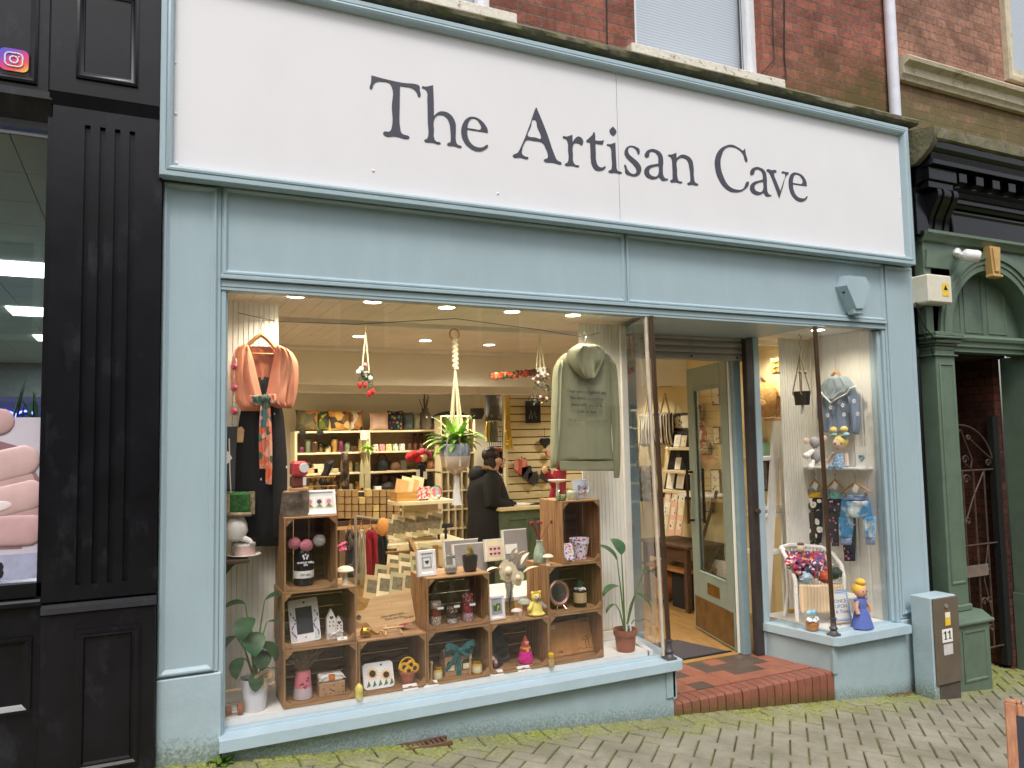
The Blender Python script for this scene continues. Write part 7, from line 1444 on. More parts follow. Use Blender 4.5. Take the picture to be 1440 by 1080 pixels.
# third and fourth shelves
KIT=[('wooden_box','pale wooden box on the third back shelf',438,2,.07,.06,LWOOD,'box'),('framed_print','small pale framed print on the third back shelf',447,2,.06,.11,CARD[1],'picture frame'),('soap_dish','small pale trinket on the third back shelf, middle',470,2,.04,.05,CARD[2],'ornament'),('handbag','dark handbag on the third back shelf of the right bay',537,2,.08,.14,BLACK,'handbag'),('basket','brown basket on the third back shelf of the right bay',556,2,.07,.10,C('basket_brown',(110,80,54),rough=.9,bump=.6),'basket'),('kitchen_rack','metal tool pot on the third back shelf, right',566,2,.04,.12,C('pewter',(120,112,100),metal=.5,rough=.4),'pot'),('teapot','tan teapot on the third back shelf, far right',606,2,.05,.10,C('tan_pot',(160,110,70),rough=.4),'teapot'),('hat_stack','dark felt hats on the fourth back shelf',545,3,.11,.10,C('felt_dark',(54,46,42),rough=.95),'hats'),('felt_bag','grey brown felt bag on the fourth back shelf',568,3,.10,.10,C('felt_brown',(92,76,62),rough=.95),'bag'),('white_box','small white box on the fourth back shelf',530,3,.04,.05,PAPER,'box')]
for n,l,px,sh,hw,h,mt,cat in KIT:
    p=at(px,640,5.12); t=thing(n,l,cat,(p.x,5.12,LV[sh])); m=MB()
    if n in ('handbag','basket','teapot','hat_stack','felt_bag'): m.loft([(p.x,5.12,LV[sh]+.001,hw*.85,.07),(p.x,5.12,LV[sh]+h*.35,hw,.085),(p.x,5.12,LV[sh]+h*.75,hw*.85,.07),(p.x,5.12,LV[sh]+h,hw*.4,.04)],14)
    else: m.box(p.x-hw,p.x+hw,5.06,5.18,LV[sh]+.001,LV[sh]+h,.006)
    m.build('body',mt,t)
    if n in ('handbag','basket','teapot'): m=MB(); m.tube([(p.x+hw*.7*math.cos(R(a)),5.12,LV[sh]+h*.9+h*.6*math.sin(R(a))) for a in range(0,181,20)],.007,5); m.build('handle',mt,t)
t=T_at('black_sculpture','dark twisted ornament standing in front of the back shelves','ornament',457,670,4.7); p=at(457,690,4.7); m=MB(); m.tube([p,p+Vector((-.03,0,.12)),p+Vector((.02,0,.22)),p+Vector((.05,0,.3)),p+Vector((.10,0,.33))],[.03,.05,.04,.05,.02],8); m.ball(p+Vector((.0,0,.1)),(.07,.05,.06),10,7,.4); m.build('figure',BLACK,t)
t=T_at('hanging_scarves','column of brown and grey scarves hung in front of the back shelves','scarf',485,665,4.8); m=MB(); cloth(m,[(480,489,636),(479,491,655),(479,491,680),(482,490,692)],4.8,.05,.03,3,seed=8); m.build('scarf',patch('brown_scarf',[(90,70,54),(60,48,40),(130,110,90)],14),t)
t=T_at('ironing_board','pair of beige tapered boards leaning by the middle upright','board',513,665,4.7); 
for a_,b_ in ((506,512),(513,521)):
    m=MB(); m.prism([(at(a_,686,4.7).x,at(a_,686,4.7).z),(at(b_,686,4.7).x,at(b_,686,4.7).z),(at(b_-1,655,4.7).x,at(b_,655,4.7).z),(at((a_+b_)/2,646,4.7).x,at(a_,644,4.7).z),(at(a_+1,655,4.7).x,at(a_,655,4.7).z)],4.7,4.72); m.build('board',CARD[2],t)
t=T_at('jewellery_stand','gold jewellery stand with hanging chains left of the soap boxes','jewellery stand',440,690,4.2); m=MB(); p=at(440,700,4.2)
for k in range(3):
    z=p.z+.02+.1*k; m.tube([(p.x-.2,4.2,z),(p.x+.25,4.2,z)],.008,5)
    for j in range(8): m.tube([(p.x-.18+j*.055,4.19,z),(p.x-.17+j*.055,4.19,z-.06),(p.x-.15+j*.055,4.19,z)],.004,4)
m.build('chains',C('dull_gold',(190,150,84),rough=.4,metal=.5),t)
# pompom bouquet on the right bay
t=T_at('pompom_bouquet','bunch of red, pink and cream pompoms with paper tags in front of the back shelves','bouquet',596,650,4.3)
for px,py,c,r in ((576,643,(206,50,60),.05),(583,640,(190,36,46),.055),(588,645,(226,50,70),.05),(594,636,(214,80,100),.05),(600,638,(170,40,70),.045),(595,643,(240,226,170),.055),(603,640,(190,60,100),.04)): ball_part(t,'pompom',at(px,py,4.25),r,C('pompom_%d_%d'%(px,py),c,rough=1,bump=1,bscale=120,var=.15,scale=60),12,.1)
m=MB()
for px in (585,592,599): m.tube([at(px,645,4.3),at(592,672,4.3)],.006,4)
lathe_part(t,'dark_vase',[(.04,0),(.06,.1),(.05,.15)],BLACK,at(592,672,4.3).x,4.3,at(592,672,4.3).z,12); m.build('stem',BLACK,t)
for px,py in ((588,665),(598,668)): m=MB(); at_box(m,px-2.5,px+2.5,py-5,py+6,4.2,.004,0); m.build('paper_tag',PAPER,t)
# cubby unit
CU=thing('cubby_unit','tall cream pigeonhole unit to the left of the customer','shelf',(3.4,4.6,FZ)); Yc=4.6; xa=at(621,650,Yc).x; xb=at(668,650,Yc).x; zt=at(640,585,Yc).z
for k in range(6): x=xa+(xb-xa)*k/5; m=MB(); m.box(x-.008,x+.008,Yc,Yc+.22,FZ,zt); m.build('divider',CRE,CU)
for k in range(10): z=zt-k*(zt-FZ)/9; m=MB(); m.box(xa-.008,xb+.008,Yc+.002,Yc+.22,z-.008,z+.008); m.build('shelf_board',CRE,CU)
m=MB(); m.box(xa,xb,Yc+.22,Yc+.23,FZ,zt); m.build('back_panel',CRE,CU)
NUMS=['one','two','three','four','five','six','seven','eight','nine']
CUB=[J1[1],CARD[1],TAN,GREY,J1[2],CER]
for k in range(30):
    c=k%5; r=1+k//5
    x=xa+(xb-xa)*(c+.5)/5; z=zt-(r+1)*(zt-FZ)/9+.009; t=thing('trinket','small ornament in the cubby unit, row %s, column %s'%(NUMS[r],NUMS[c]),'ornament',(x,Yc+.1,z),'ornaments in the cubby unit'); m=MB(); h=.05+.05*((k*7)%5)/5
    m.lathe([(.03,0),(.036,h*.3),(.016,h*.6),(.024,h*.8),(0,h)] if k%2 else [(.03,0),(.045,h*.5),(.03,h*.9),(0,h)],(x,Yc+.1,z),10); m.build('body',CUB[(k*5)%6],t)
# slatwall and what hangs there
Yw=4.15; SL=thing('slatwall','cream slatted display wall behind the counter','display wall',(4.4,Yw,FZ)); xa=at(713,650,Yw).x; xb=5.3
m=MB()
z=FZ+.1
while z<2.1: m.box(xa,xb,Yw,Yw+.02,z,z+.082,.004); z+=.094
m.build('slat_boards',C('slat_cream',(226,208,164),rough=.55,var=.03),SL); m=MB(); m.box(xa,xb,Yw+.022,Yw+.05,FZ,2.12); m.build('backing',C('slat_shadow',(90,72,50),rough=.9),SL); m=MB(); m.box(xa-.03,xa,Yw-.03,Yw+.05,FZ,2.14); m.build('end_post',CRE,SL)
def flatthing(name,label,cat,px0,px1,py0,py1,Y,part,mat,dep=.02,c=.003): t=T_at(name,label,cat,(px0+px1)/2,(py0+py1)/2,Y); m=MB(); at_box(m,px0,px1,py0,py1,Y,dep,c); m.build(part,mat,t); return t
t=flatthing('hanging_chalkboard','dark rectangular chalkboard hung on the slatted wall','chalkboard',740,760,564,595,Yw-.06,'board',BLACK); m=MB(); m.tube([at(742,564,Yw-.05),at(750,548,Yw-.05),at(758,564,Yw-.05)],.004,4); m.build('string',BRN,t); m=MB(); m.tube([at(744,589,Yw-.065),at(747,577,Yw-.065),at(748,589,Yw-.065),at(752,578,Yw-.065),at(754,588,Yw-.065)],.003,4); m.build('chalk_scribble',PAPER,t)
bt=T_at('bunting','patchwork bunting flags strung across the slatted wall','bunting',745,665,Yw-.05)
FLG=[patch('flag_coral',[(206,110,90),(190,90,80),(220,150,130)],18),C('flag_charcoal',(54,54,56),rough=.9),patch('flag_dark',[(50,50,54),(80,80,84),(40,40,44)],16)]
for px,py,s,k in ((733,655,15,0),(741,664,12,1),(750,672,12,2),(768,668,12,1)):
    p=at(px,py,Yw-.06); w=s*mpp(p.x,Yw)*.95; m=MB(); m.prism([(p.x-w*.7,p.z+w*.6),(p.x+w*.5,p.z+w*.8),(p.x+w*.75,p.z-w*.2),(p.x+w*.1,p.z-w*1.0),(p.x-w*.8,p.z-w*.4)],Yw-.07,Yw-.055); m.build('flag',FLG[k],bt)
m=MB(); m.tube([at(733,642,Yw-.05),at(745,660,Yw-.05),at(758,672,Yw-.05),at(775,662,Yw-.05)],.006,4); m.build('cord',BLACK,bt)
t=T_at('hanging_hearts','black quilted heart hung on the slatted wall','ornament',766,625,Yw-.05); p=at(766,622,Yw-.06); m=MB(); m.prism(heart(p.x,p.z,.07),Yw-.09,Yw-.05); m.build('heart',BLACK,t); m=MB(); m.prism(heart(at(770,640,Yw).x-.02,at(770,638,Yw).z,.05),Yw-.1,Yw-.06); m.build('lower_heart',patch('flag_coral',[(206,110,90)],18),t); m=MB(); m.tube([p+Vector((0,0,.05)),p+Vector((0,0,.18))],.003,4); m.build('string',BLACK,t)
t=T_at('autumn_garland','red and orange berry garland along the bulkhead edge','garland',728,526,2.9); m=MB(); m2_=MB()
for k in range(170):
    f=random.random(); p=at(690+78*f+random.uniform(-1,1),530-8*f+random.uniform(-3,3),2.6); (m if k%4 else m2_).ball(p,random.uniform(.014,.026),6,4)
m.build('berries',patch('berry_mix',[(190,50,40),(206,90,50),(160,40,44),(190,130,70)],30),t); m2_.build('leaf_cluster',LEAFD,t)
cushion('navy cushion with pink flower sprig on the back wall',683,709,548,592,4.3,dots('navy_sprig',(84,84,86),[(200,140,120),(150,110,100)],9,.16),grp='cushions by the back wall')
t=T_at('yellow_macrame','yellow macrame hanging beside the slatted wall','macrame',715,590,4.05); m=MB()
for dx in (-.02,0,.02): m.tube([at(714,545,4.05)+Vector((dx*.3,0,0)),at(714,600,4.05)+Vector((dx,0,0)),at(716,632,4.05)+Vector((dx*2,0,0))],.016,5)
for k in range(14): m.ball(at(715+random.uniform(-3,3),606+k*1.6,4.03),.022,6,4)
m.build('knotted_cord',C('mustard_cord',(214,180,70),rough=.95),t)
t=T_at('dark_plant_hanger','dark macrame planter hung at the back left of the slatted wall','plant hanger',671,575,3.6); m=MB(); q=at(672,545,3.6)
for dx in (-.05,.05,.0): m.tube([q,at(671,572,3.6)+Vector((dx,0,0))],.005,4)
m.build('cord',ROPE,t); p=at(671,582,3.6); lathe_part(t,'dark_pot',[(.05,-.06),(.08,.0),(.075,.06)],C('dark_pot',(50,44,38),rough=.6),p.x,3.6,p.z,14)
GRID=thing('wire_grid','black wire grid panel of small pouches behind the customer','display grid',(3.9,4.3,.8)); m=MB(); a=at(690,720,4.3); b_=at(712,600,4.3)
for k in range(9): x=a.x+(b_.x-a.x)*k/8; m.tube([(x,4.3,a.z),(x,4.3,b_.z)],.004,4)
for k in range(18): z=a.z+(b_.z-a.z)*k/17; m.tube([(a.x,4.3,z),(b_.x,4.3,z)],.004,4)
m.build('grid_wires',BLACK,GRID)
for k,(px,py,c,l) in enumerate(((700,636,(176,90,60),'orange zip pouch on the wire grid'),(703,641,(60,50,44),'brown zip pouch on the wire grid'),(700,657,(34,32,34),'larger black pouch on the wire grid'),(708,659,(40,36,40),'small black pouch on the wire grid edge'),(697,678,(206,196,150),'cream packet on the wire grid'),(706,682,(190,180,140),'beige packet on the wire grid'))): p=at(px,py,4.26); t=thing('pouch',l,'pouch',tuple(p)); m=MB(); m.box(p.x-.05,p.x+.05,4.24,4.29,p.z-.06,p.z+.06,.012); m.build('pouch_body',C('pouch%d'%k,c,rough=.7),t)
for k,(px,c,l) in enumerate(((686,(206,170,80),'mustard wool hank hung at the back'),(692,(110,130,130),'grey blue wool hank hung at the back'),(697,(150,150,140),'pale grey wool hank hung at the back'))): t=T_at('wool_hank',l,'wool',px,600,4.25); m=MB(); cloth(m,[(px-2,px+2,592),(px-4,px+4,600),(px-4,px+3,612),(px-2,px+2,622)],4.25,.03,.01,2,nu=8,nv=8); m.build('hank',C('hank%d'%k,c,rough=.95),t)
# counter
CT=thing('shop_counter','green panelled shop counter with cream top','counter',(4.2,3.55,FZ)); a=at(706,714,3.45); 
m=MB(); m.box(a.x-.0,5.2,3.45,4.0,FZ,a.z-.04); 
for k in range(4): x=a.x+.06+k*.3; m.frame(x,x+.26,FZ+.15,a.z-.12,[(0,3.449),(.004,3.44),(.02,3.44),(.03,3.452)],fill=True)
m.build('counter_body',C('counter_green',(92,108,84),rough=.55),CT); m=MB(); m.box(a.x-.03,5.22,3.42,4.02,a.z-.04,a.z,.006); m.build('countertop',C('cream_top',(222,204,158),rough=.5),CT)
t=T_at('wrapping_paper','white paper sheets and a dark mat on the counter','paper',740,708,3.6); m=MB(); m.M=Matrix.Translation((a.x+.3,3.62,a.z+.004))@Matrix.Rotation(.3,4,'Z'); m.box(-.14,.14,-.1,.1,0,.012); m.build('paper',PAPER,t); m=MB(); m.M=Matrix.Translation((a.x+.58,3.6,a.z+.004))@Matrix.Rotation(-.2,4,'Z'); m.box(-.17,.15,-.1,.1,0,.01); m.build('dark_mat',BLACK,t)
CZ=a.z
# red soft figure and cake dish behind the upright right crate
t=T_at('red_plush_figure','dark red plush figure with raised mitten and hood, behind the upright right crate','soft toy',786,672,.75); PLR=C('plush_red',(140,24,40),rough=.95,var=.12,scale=30)
m=MB(); p=at(786,700,.75); q=at(790,662,.75); m.loft([(p.x,.78,p.z-.15,.09,.07),(p.x,.78,p.z-.05,.08,.07),(p.x+.01,.78,p.z+.05,.06,.055),(q.x,.78,q.z+.0,.05,.05)],16); m.tube([at(781,684,.7),at(774,672,.7),at(768,664,.7)],[.03,.028,.024],8); m.build('body',PLR,t); m=MB(); m.ball(at(766,661,.69),(.022,.02,.03),10,7); m.build('mitten',C('plush_tan',(196,150,110),rough=.95),t); m=MB(); m.ball((q.x,.76,q.z+.06),(.055,.05,.06),14,9); m.build('hood',PLR,t); m=MB(); m.ball((q.x-.005,.72,q.z+.05),(.03,.02,.035),10,7); m.build('face',MATS['plush_tan'],t)
t=T_at('cake_dish','shallow white dish with lidded dome behind the tealight holder','dish',783,678,.5); p=at(784,677,.5); lathe_part(t,'dish',[(.0,-.01),(.06,.0),(.07,.012),(.065,.012),(0,.006)],CER,p.x,.5,p.z,20); lathe_part(t,'pedestal',[(.012,-.12),(.012,0)],CER,p.x,.5,p.z,10)

# ================================================================== the customer
PX,PY=3.62,3.82
PSN=thing('person','dark haired person in a black hooded coat standing at the counter looking down','person',(PX,PY,FZ))
SKIN=C('skin',(206,158,130),rough=.55,var=.04,sub=.1)
def skin_mesh(name, joints, edges, mat, parent, sub=2):
    me=bpy.data.meshes.new(name); me.from_pydata([j[0] for j in joints],edges,[]); o=bpy.data.objects.new(name,me); COL.objects.link(o)
    sk=o.modifiers.new('skin','SKIN'); sk.use_smooth_shade=True
    for i,j in enumerate(joints):
        r=j[1]; me.skin_vertices[0].data[i].radius=r if isinstance(r,tuple) else (r,r)
    me.skin_vertices[0].data[0].use_root=True
    o.modifiers.new('subd','SUBSURF').levels=sub; o.modifiers['subd'].render_levels=sub
    dg=bpy.context.evaluated_depsgraph_get(); me2=bpy.data.meshes.new_from_object(o.evaluated_get(dg)); bpy.data.objects.remove(o)
    for p in me2.polygons: p.use_smooth=True
    me2.materials.clear(); me2.materials.append(mat); o=bpy.data.objects.new(name,me2); COL.objects.link(o); attach(o,parent); return o
# local axes: she faces +X (towards the counter), slightly towards the street
fx=Vector((.94,-.34,0)); sx=Vector((.34,.94,0)); O=Vector((PX,PY,FZ))
def L3(f,s,z): return tuple(O+fx*f+sx*s+Vector((0,0,z)))
J=[(L3(0,0,.90),(.13,.14)),(L3(.0,0,1.08),(.11,.13)),(L3(-.01,0,1.25),(.11,.15)),(L3(.0,0,1.36),(.075,.09)),(L3(.03,0,1.43),.05),(L3(.065,0,1.50),(.075,.07)),(L3(.085,0,1.57),(.085,.075)),
   (L3(0,.09,.84),.085),(L3(.01,.09,.46),.058),(L3(0,.09,.09),.042),(L3(.12,.10,.03),.03),
   (L3(0,-.09,.84),.085),(L3(.01,-.09,.46),.058),(L3(0,-.09,.09),.042),(L3(.12,-.10,.03),.03),
   (L3(0,.19,1.33),.055),(L3(.0,.23,1.06),.044),(L3(.24,.16,.99),.033),
   (L3(0,-.19,1.33),.055),(L3(.02,-.23,1.06),.044),(L3(.26,-.15,.98),.033)]
E_=[(0,1),(1,2),(2,3),(3,4),(4,5),(5,6),(0,7),(7,8),(8,9),(9,10),(0,11),(11,12),(12,13),(13,14),(3,15),(15,16),(16,17),(3,18),(18,19),(19,20)]
for hs,base in ((.16,17),(-.15,20)):
    b_=len(J); J.append((L3(.32 if base==17 else .33,hs*.95,.985),(.026,.016))); E_.append((base,b_))
    for k,(df,ds,dz,ln) in enumerate(((.02,.026,0,.055),(.03,.010,0,.065),(.03,-.008,0,.06),(.025,-.024,0,.048),(-.01,.038,.0,.035))):
        f0=.335+df*.6; J.append((L3(f0,hs*.95+ds,.983),.009)); J.append((L3(f0+ln*.55,hs*.95+ds*1.15,.978),.0085)); J.append((L3(f0+ln,hs*.95+ds*1.15,.962),.007)); n=len(J); E_+= [(b_,n-3),(n-3,n-2),(n-2,n-1)]
skin_mesh('body',J,E_,SKIN,PSN,2)
m=MB(); hc=Vector(L3(.115,0,1.535)); m.ball(Vector(L3(.165,0,1.525)),(.016,.012,.02),8,6); m.ball(Vector(L3(.155,0,1.49)),(.014,.022,.012),8,6); m.ball(Vector(L3(.14,0,1.455)),(.025,.028,.022),10,7); m.ball(Vector(L3(.07,-.078,1.52)),(.02,.008,.028),8,6); m.build('face_features',SKIN,PSN)
m=MB()
for s in (-.03,.03): m.ball(Vector(L3(.152,s,1.547)),(.008,.008,.005),6,5)
m.build('eyes',INK,PSN)
HAIR=C('dark_brown_hair',(40,28,24),rough=.5,var=.35,scale=30,stretch=(1,1,.2)); m=MB(); m.ball(Vector(L3(.005,0,1.59)),(.105,.098,.092),18,12,.04); m.ball(Vector(L3(.005,0,1.50)),(.085,.085,.11),16,10,.04); m.tube([L3(.0,-.085,1.56),L3(.0,-.092,1.46),L3(.02,-.09,1.36)],[.035,.035,.02],8); m.tube([L3(.06,.085,1.56),L3(.06,.095,1.46),L3(.03,.09,1.36)],[.035,.035,.02],8); m.build('hair',HAIR,PSN)
COAT=C('black_coat',(15,14,15),rough=.8,var=.3,scale=14,bump=.4,bscale=25); m=MB()
rows=[(-.01,.60,.27,.29),(-.01,.75,.275,.285),(-.01,.9,.265,.28),(-.02,1.0,.25,.265),(-.035,1.12,.235,.255),(-.04,1.24,.21,.26),(-.03,1.32,.17,.24),(.0,1.38,.09,.13),(.02,1.42,.07,.08)]
base=len(m.v); rr=[]
for f,z,rx,ry in lerp_rows(rows,18):
    for i in range(24): a=2*PI*i/24; rr.append(L3(f+rx*math.cos(a)*(1+.04*math.sin(5*a+z*9)),ry*math.sin(a),z))
n=24; m.add(rr,[(j*n+i,j*n+(i+1)%n,(j+1)*n+(i+1)%n,(j+1)*n+i) for j in range(18) for i in range(n)]+[tuple(range(n-1,-1,-1))])
for s in (1,-1): m.tube([L3(-.01,s*.17,1.35),L3(-.01,s*.235,1.25),L3(.0,s*.25,1.07),L3(.12,s*.215,1.02),L3(.25,s*.16,1.0)],[.09,.105,.098,.085,.066],12)
m.build('coat',COAT,PSN); m=MB(); m.ball(Vector(L3(-.14,0,1.37)),(.11,.15,.10),16,10,.1); m.tube([L3(-.06,-.12,1.40),L3(.03,-.12,1.38),L3(.09,-.07,1.33)],[.05,.045,.03],8); m.tube([L3(-.06,.12,1.40),L3(.03,.12,1.38),L3(.09,.07,1.33)],[.05,.045,.03],8); m.build('coat_hood',COAT,PSN); m=MB(); m.tube([L3(-.10,-.11,1.455),L3(-.03,-.125,1.445),L3(.05,-.11,1.39)],.026,6); m.tube([L3(-.08,.0,1.45),L3(-.07,-.10,1.437)],.02,6); m.build('hood_lining',C('tan_lining',(176,140,100),rough=.95),PSN)
m=MB()
for s in (.09,-.09): m.tube([L3(0,s,.85),L3(.0,s,.45),L3(-.01,s,.08)],[.10,.075,.06],10)
m.build('trousers',C('dark_trousers',(34,34,40),rough=.9),PSN); m=MB()
for s in (.09,-.09): m.ball(Vector(L3(.05,s,.045)),(.12,.06,.045),12,8)
m.build('shoes',BLACK,PSN)

# ================================================================== right hand window
Xw=5.375
t=TX('cardigan','child blue cardigan with scalloped grey collar and white flowers on a wooden hanger','cardigan',1180,570,Xw)
CARDI=C('denim_blue_knit',(126,142,166),rough=.95,var=.06,scale=30,bump=.35,bscale=170); COLR=C('grey_blue_linen',(140,154,160),rough=.9,var=.05)
m=MB(); cloth(m,[(1158,1200,545),(1154,1198,560),(1155,1194,585),(1157,1195,603),(1160,1194,608)],0,.05,.012,3,seed=2,wall=Xw-.03); m.build('body',CARDI,t); m=MB(); cloth(m,[(1190,1203,545),(1194,1206,560),(1198,1208,580),(1201,1209,600),(1202,1208,611)],0,.045,.012,2,nu=12,seed=3,wall=Xw-.02); m.build('sleeve',CARDI,t); m=MB(); cloth(m,[(1150,1160,545),(1149,1160,565),(1150,1160,590)],0,.03,.01,2,nu=10,seed=4,wall=Xw-.03); m.build('sleeve',CARDI,t)
m=MB(); cloth(m,[(1166,1190,529),(1158,1198,537),(1153,1203,547),(1155,1190,556),(1163,1180,563)],0,.03,.012,4,seed=5,wall=Xw-.075); m.build('collar',COLR,t)
m=MB(); m.tube([atx(a,b_,Xw-.115) for a,b_ in ((1152,548),(1158,556),(1168,566),(1178,560),(1190,554),(1196,546),(1203,543))],.006,5); m.build('collar_trim',PAPER,t)
for px,py in ((1168,573),(1164,584),(1185,570),(1187,583),(1201,564),(1206,582)):
    p=atx(px,py,Xw-.10); m=MB()
    for k in range(5): m.ball((p.x,p.y+.012*math.cos(k*1.257),p.z+.012*math.sin(k*1.257)),(.004,.007,.007),6,4)
    m.build('knitted_flower',PAPER,t)
t=TX('clothes_hanger','wooden child hanger holding the blue cardigan','hanger',1175,528,Xw); m=MB(); m.tube([atx(a,b_,Xw-.04) for a,b_ in ((1166,535),(1170,528),(1175,522),(1181,527),(1186,533))],[.008,.012,.015,.012,.008],8); m.build('wooden_bar',HW,t); m=MB(); hook(m,1175,520,0,.09,wall=Xw-.04); m.build('hook',WIRE,t)
# macrame with black pot
t=T_at('macrame_plant_hanger','grey macrame hanger carrying a small black pot in the right hand window','plant hanger',1127,520,.3); m=MB(); q=at(1125,475,.3); a=at(1125,500,.3); c_=at(1128,560,.3)
JUTE=C('jute_cord',(170,150,120),rough=.95); m.tube([at(1123,470,.3),at(1127,474,.3),at(1124,482,.3),at(1126,490,.3),a],.004,5)
for dx,dy in ((-.055,-.04),(.055,-.04),(-.05,.05),(.05,.05)): m.tube([a,(a.x+dx*.6,.3+dy*.5,a.z*.5+c_.z*.5),(c_.x+dx,.3+dy,c_.z+.04),(c_.x-dx*.3,.3+dy*1.2,c_.z-.03),(c_.x,.3,c_.z-.06)],.005,5)
for dx in (-.033,.033): m.ball((a.x+dx*.9,.28,a.z*.6+c_.z*.4),.014,8,6)
m.build('cord',JUTE,t); m=MB(); m.tube([(c_.x,.3,c_.z-.06),(c_.x,.3,c_.z-.13)],[.01,.018],6); m.build('tassel',PAPER,t)
t=T_at('black_pot','small black felt pot sitting in the grey macrame hanger','pot',1128,560,.3); lathe_part(t,'pot',[(.055,-.055),(.066,.055),(.062,.055),(.05,-.03)],BLACK,c_.x,.3,c_.z,20)
# shelf with dolls on the side wall
t=TX('wall_shelf','narrow white shelf with rag doll on the side wall of the right window','shelf',1190,656,Xw); a=atx(1152,656,Xw-.02); b_=atx(1222,657,Xw-.02); zsh=(a.z+b_.z)/2
m=MB(); m.box(Xw-.13,5.4,b_.y,.73,zsh-.016,zsh,.003); m.build('shelf_board',WHITE,t)
def PT(px,py,x=Xw-.09): return atx(px,py,x)
RS=C('rag_skin',(236,206,186),rough=.9); BLUF=dots('blue_floral',(130,160,190),[(220,226,230),(90,120,160)],60,.35); YLW=C('yellow_felt',(236,212,130),rough=.95); SKYB=C('sky_blue_felt',(160,200,214),rough=.95)
t=TX('rag_doll','blonde rag doll with blue bow and floral dress seated on the wall shelf','doll',1180,640,Xw-.09)
p=PT(1180,624); m=MB(); m.ball(p,(.05,.055,.055),16,10); m.build('head',RS,t); m=MB(); m.ball(p+Vector((.012,-.01,.018)),(.055,.062,.052),16,10); m.build('hair',YLW,t)
for px,py in ((1172,605),(1187,604)): m=MB(); m.ball(PT(px,py),(.03,.036,.03),10,7); m.build('hair_bun',YLW,t)
for px in (1172,1189): m=MB(); m.ball(PT(px,611),(.024,.04,.022),10,7,.3); m.build('bow_loop',SKYB,t)
m=MB()
for px in (1174,1183): m.ball(PT(px,624,Xw-.142),(.004,.010,.007),8,5)
m.ball(PT(1178,631,Xw-.142),(.003,.007,.004),6,4); m.build('stitched_face',INK,t)
q=PT(1181,652); m=MB(); m.loft([(q.x,q.y,zsh+.005,.06,.075),(q.x,q.y,zsh+.06,.05,.055),(q.x,q.y,zsh+.115,.03,.035)],16,.05); m.build('dress',BLUF,t)
for a_,b_ in (((1172,637),(1163,650)),((1190,637),(1191,655))): m=MB(); m.tube([PT(*a_),PT(*b_)],[.014,.018],8); m.build('arm',RS,t)
m=MB()
for px in (1171,1183): m.tube([PT(px,655),PT(px-4,658,Xw-.18)],[.02,.018],8)
m.build('legs',BLUF,t)
t=T_at('mouse_toy','grey and white soft mouse toy hanging beside the brown window post','soft toy',1142,635,.5); GWL=C('grey_plush',(176,172,172),rough=.95,bump=.4,bscale=120); WPL=C('white_plush',(230,222,216),rough=.95)
p=at(1146,622,.5); m=MB(); m.ball(p,(.045,.04,.05),14,9); m.ball(p+Vector((0,0,-.11)),(.045,.04,.07),14,9); m.build('body',GWL,t)
for px,py in ((1134,620),(1160,617)): m=MB(); m.ball(at(px,py,.49),(.03,.012,.028),10,7); m.build('ear',RS,t)
for a_,b_ in (((1143,634),(1134,641)),((1143,648),(1140,657))): m=MB(); m.tube([at(*a_,.48),at(*b_,.46)],[.018,.03],8); m.ball(at(*b_,.45),(.03,.03,.026),10,7); m.build('limb',WPL,t)
t=TX('greeting_card','white card with a blue heart wreath standing on the wall shelf','card',1212,645,Xw-.06); m=MB(); a=atx(1205,655,Xw-.05); b_=atx(1220,628,Xw-.05); m.box(Xw-.055,Xw-.05,b_.y,a.y,zsh+.001,b_.z); m.build('card',PAPER,t); m=MB(); cy=(a.y+b_.y)/2; m.tube([(Xw-.058,cy-x,(zsh+b_.z)/2-.005+z) for x,z in heart(0,0,.026)],.005,5,True); m.build('heart_wreath',C('wreath_teal',(110,160,170)),t)
# three pairs of trousers
EGG=dots('egg_print',(40,38,40),[(246,240,226),(240,236,224)],14,.42); EGGY=dots('egg_yolk',(40,38,40),[(240,196,60)],14,.16); FLW=dots('navy_blossom',(44,38,66),[(226,150,160),(236,190,180),(206,120,130)],24,.3); CLD=M('cloud_print',lin((70,150,206)),rough=.9,col2=lin((226,236,240)),scale=7,lo=.45,hi=.6)
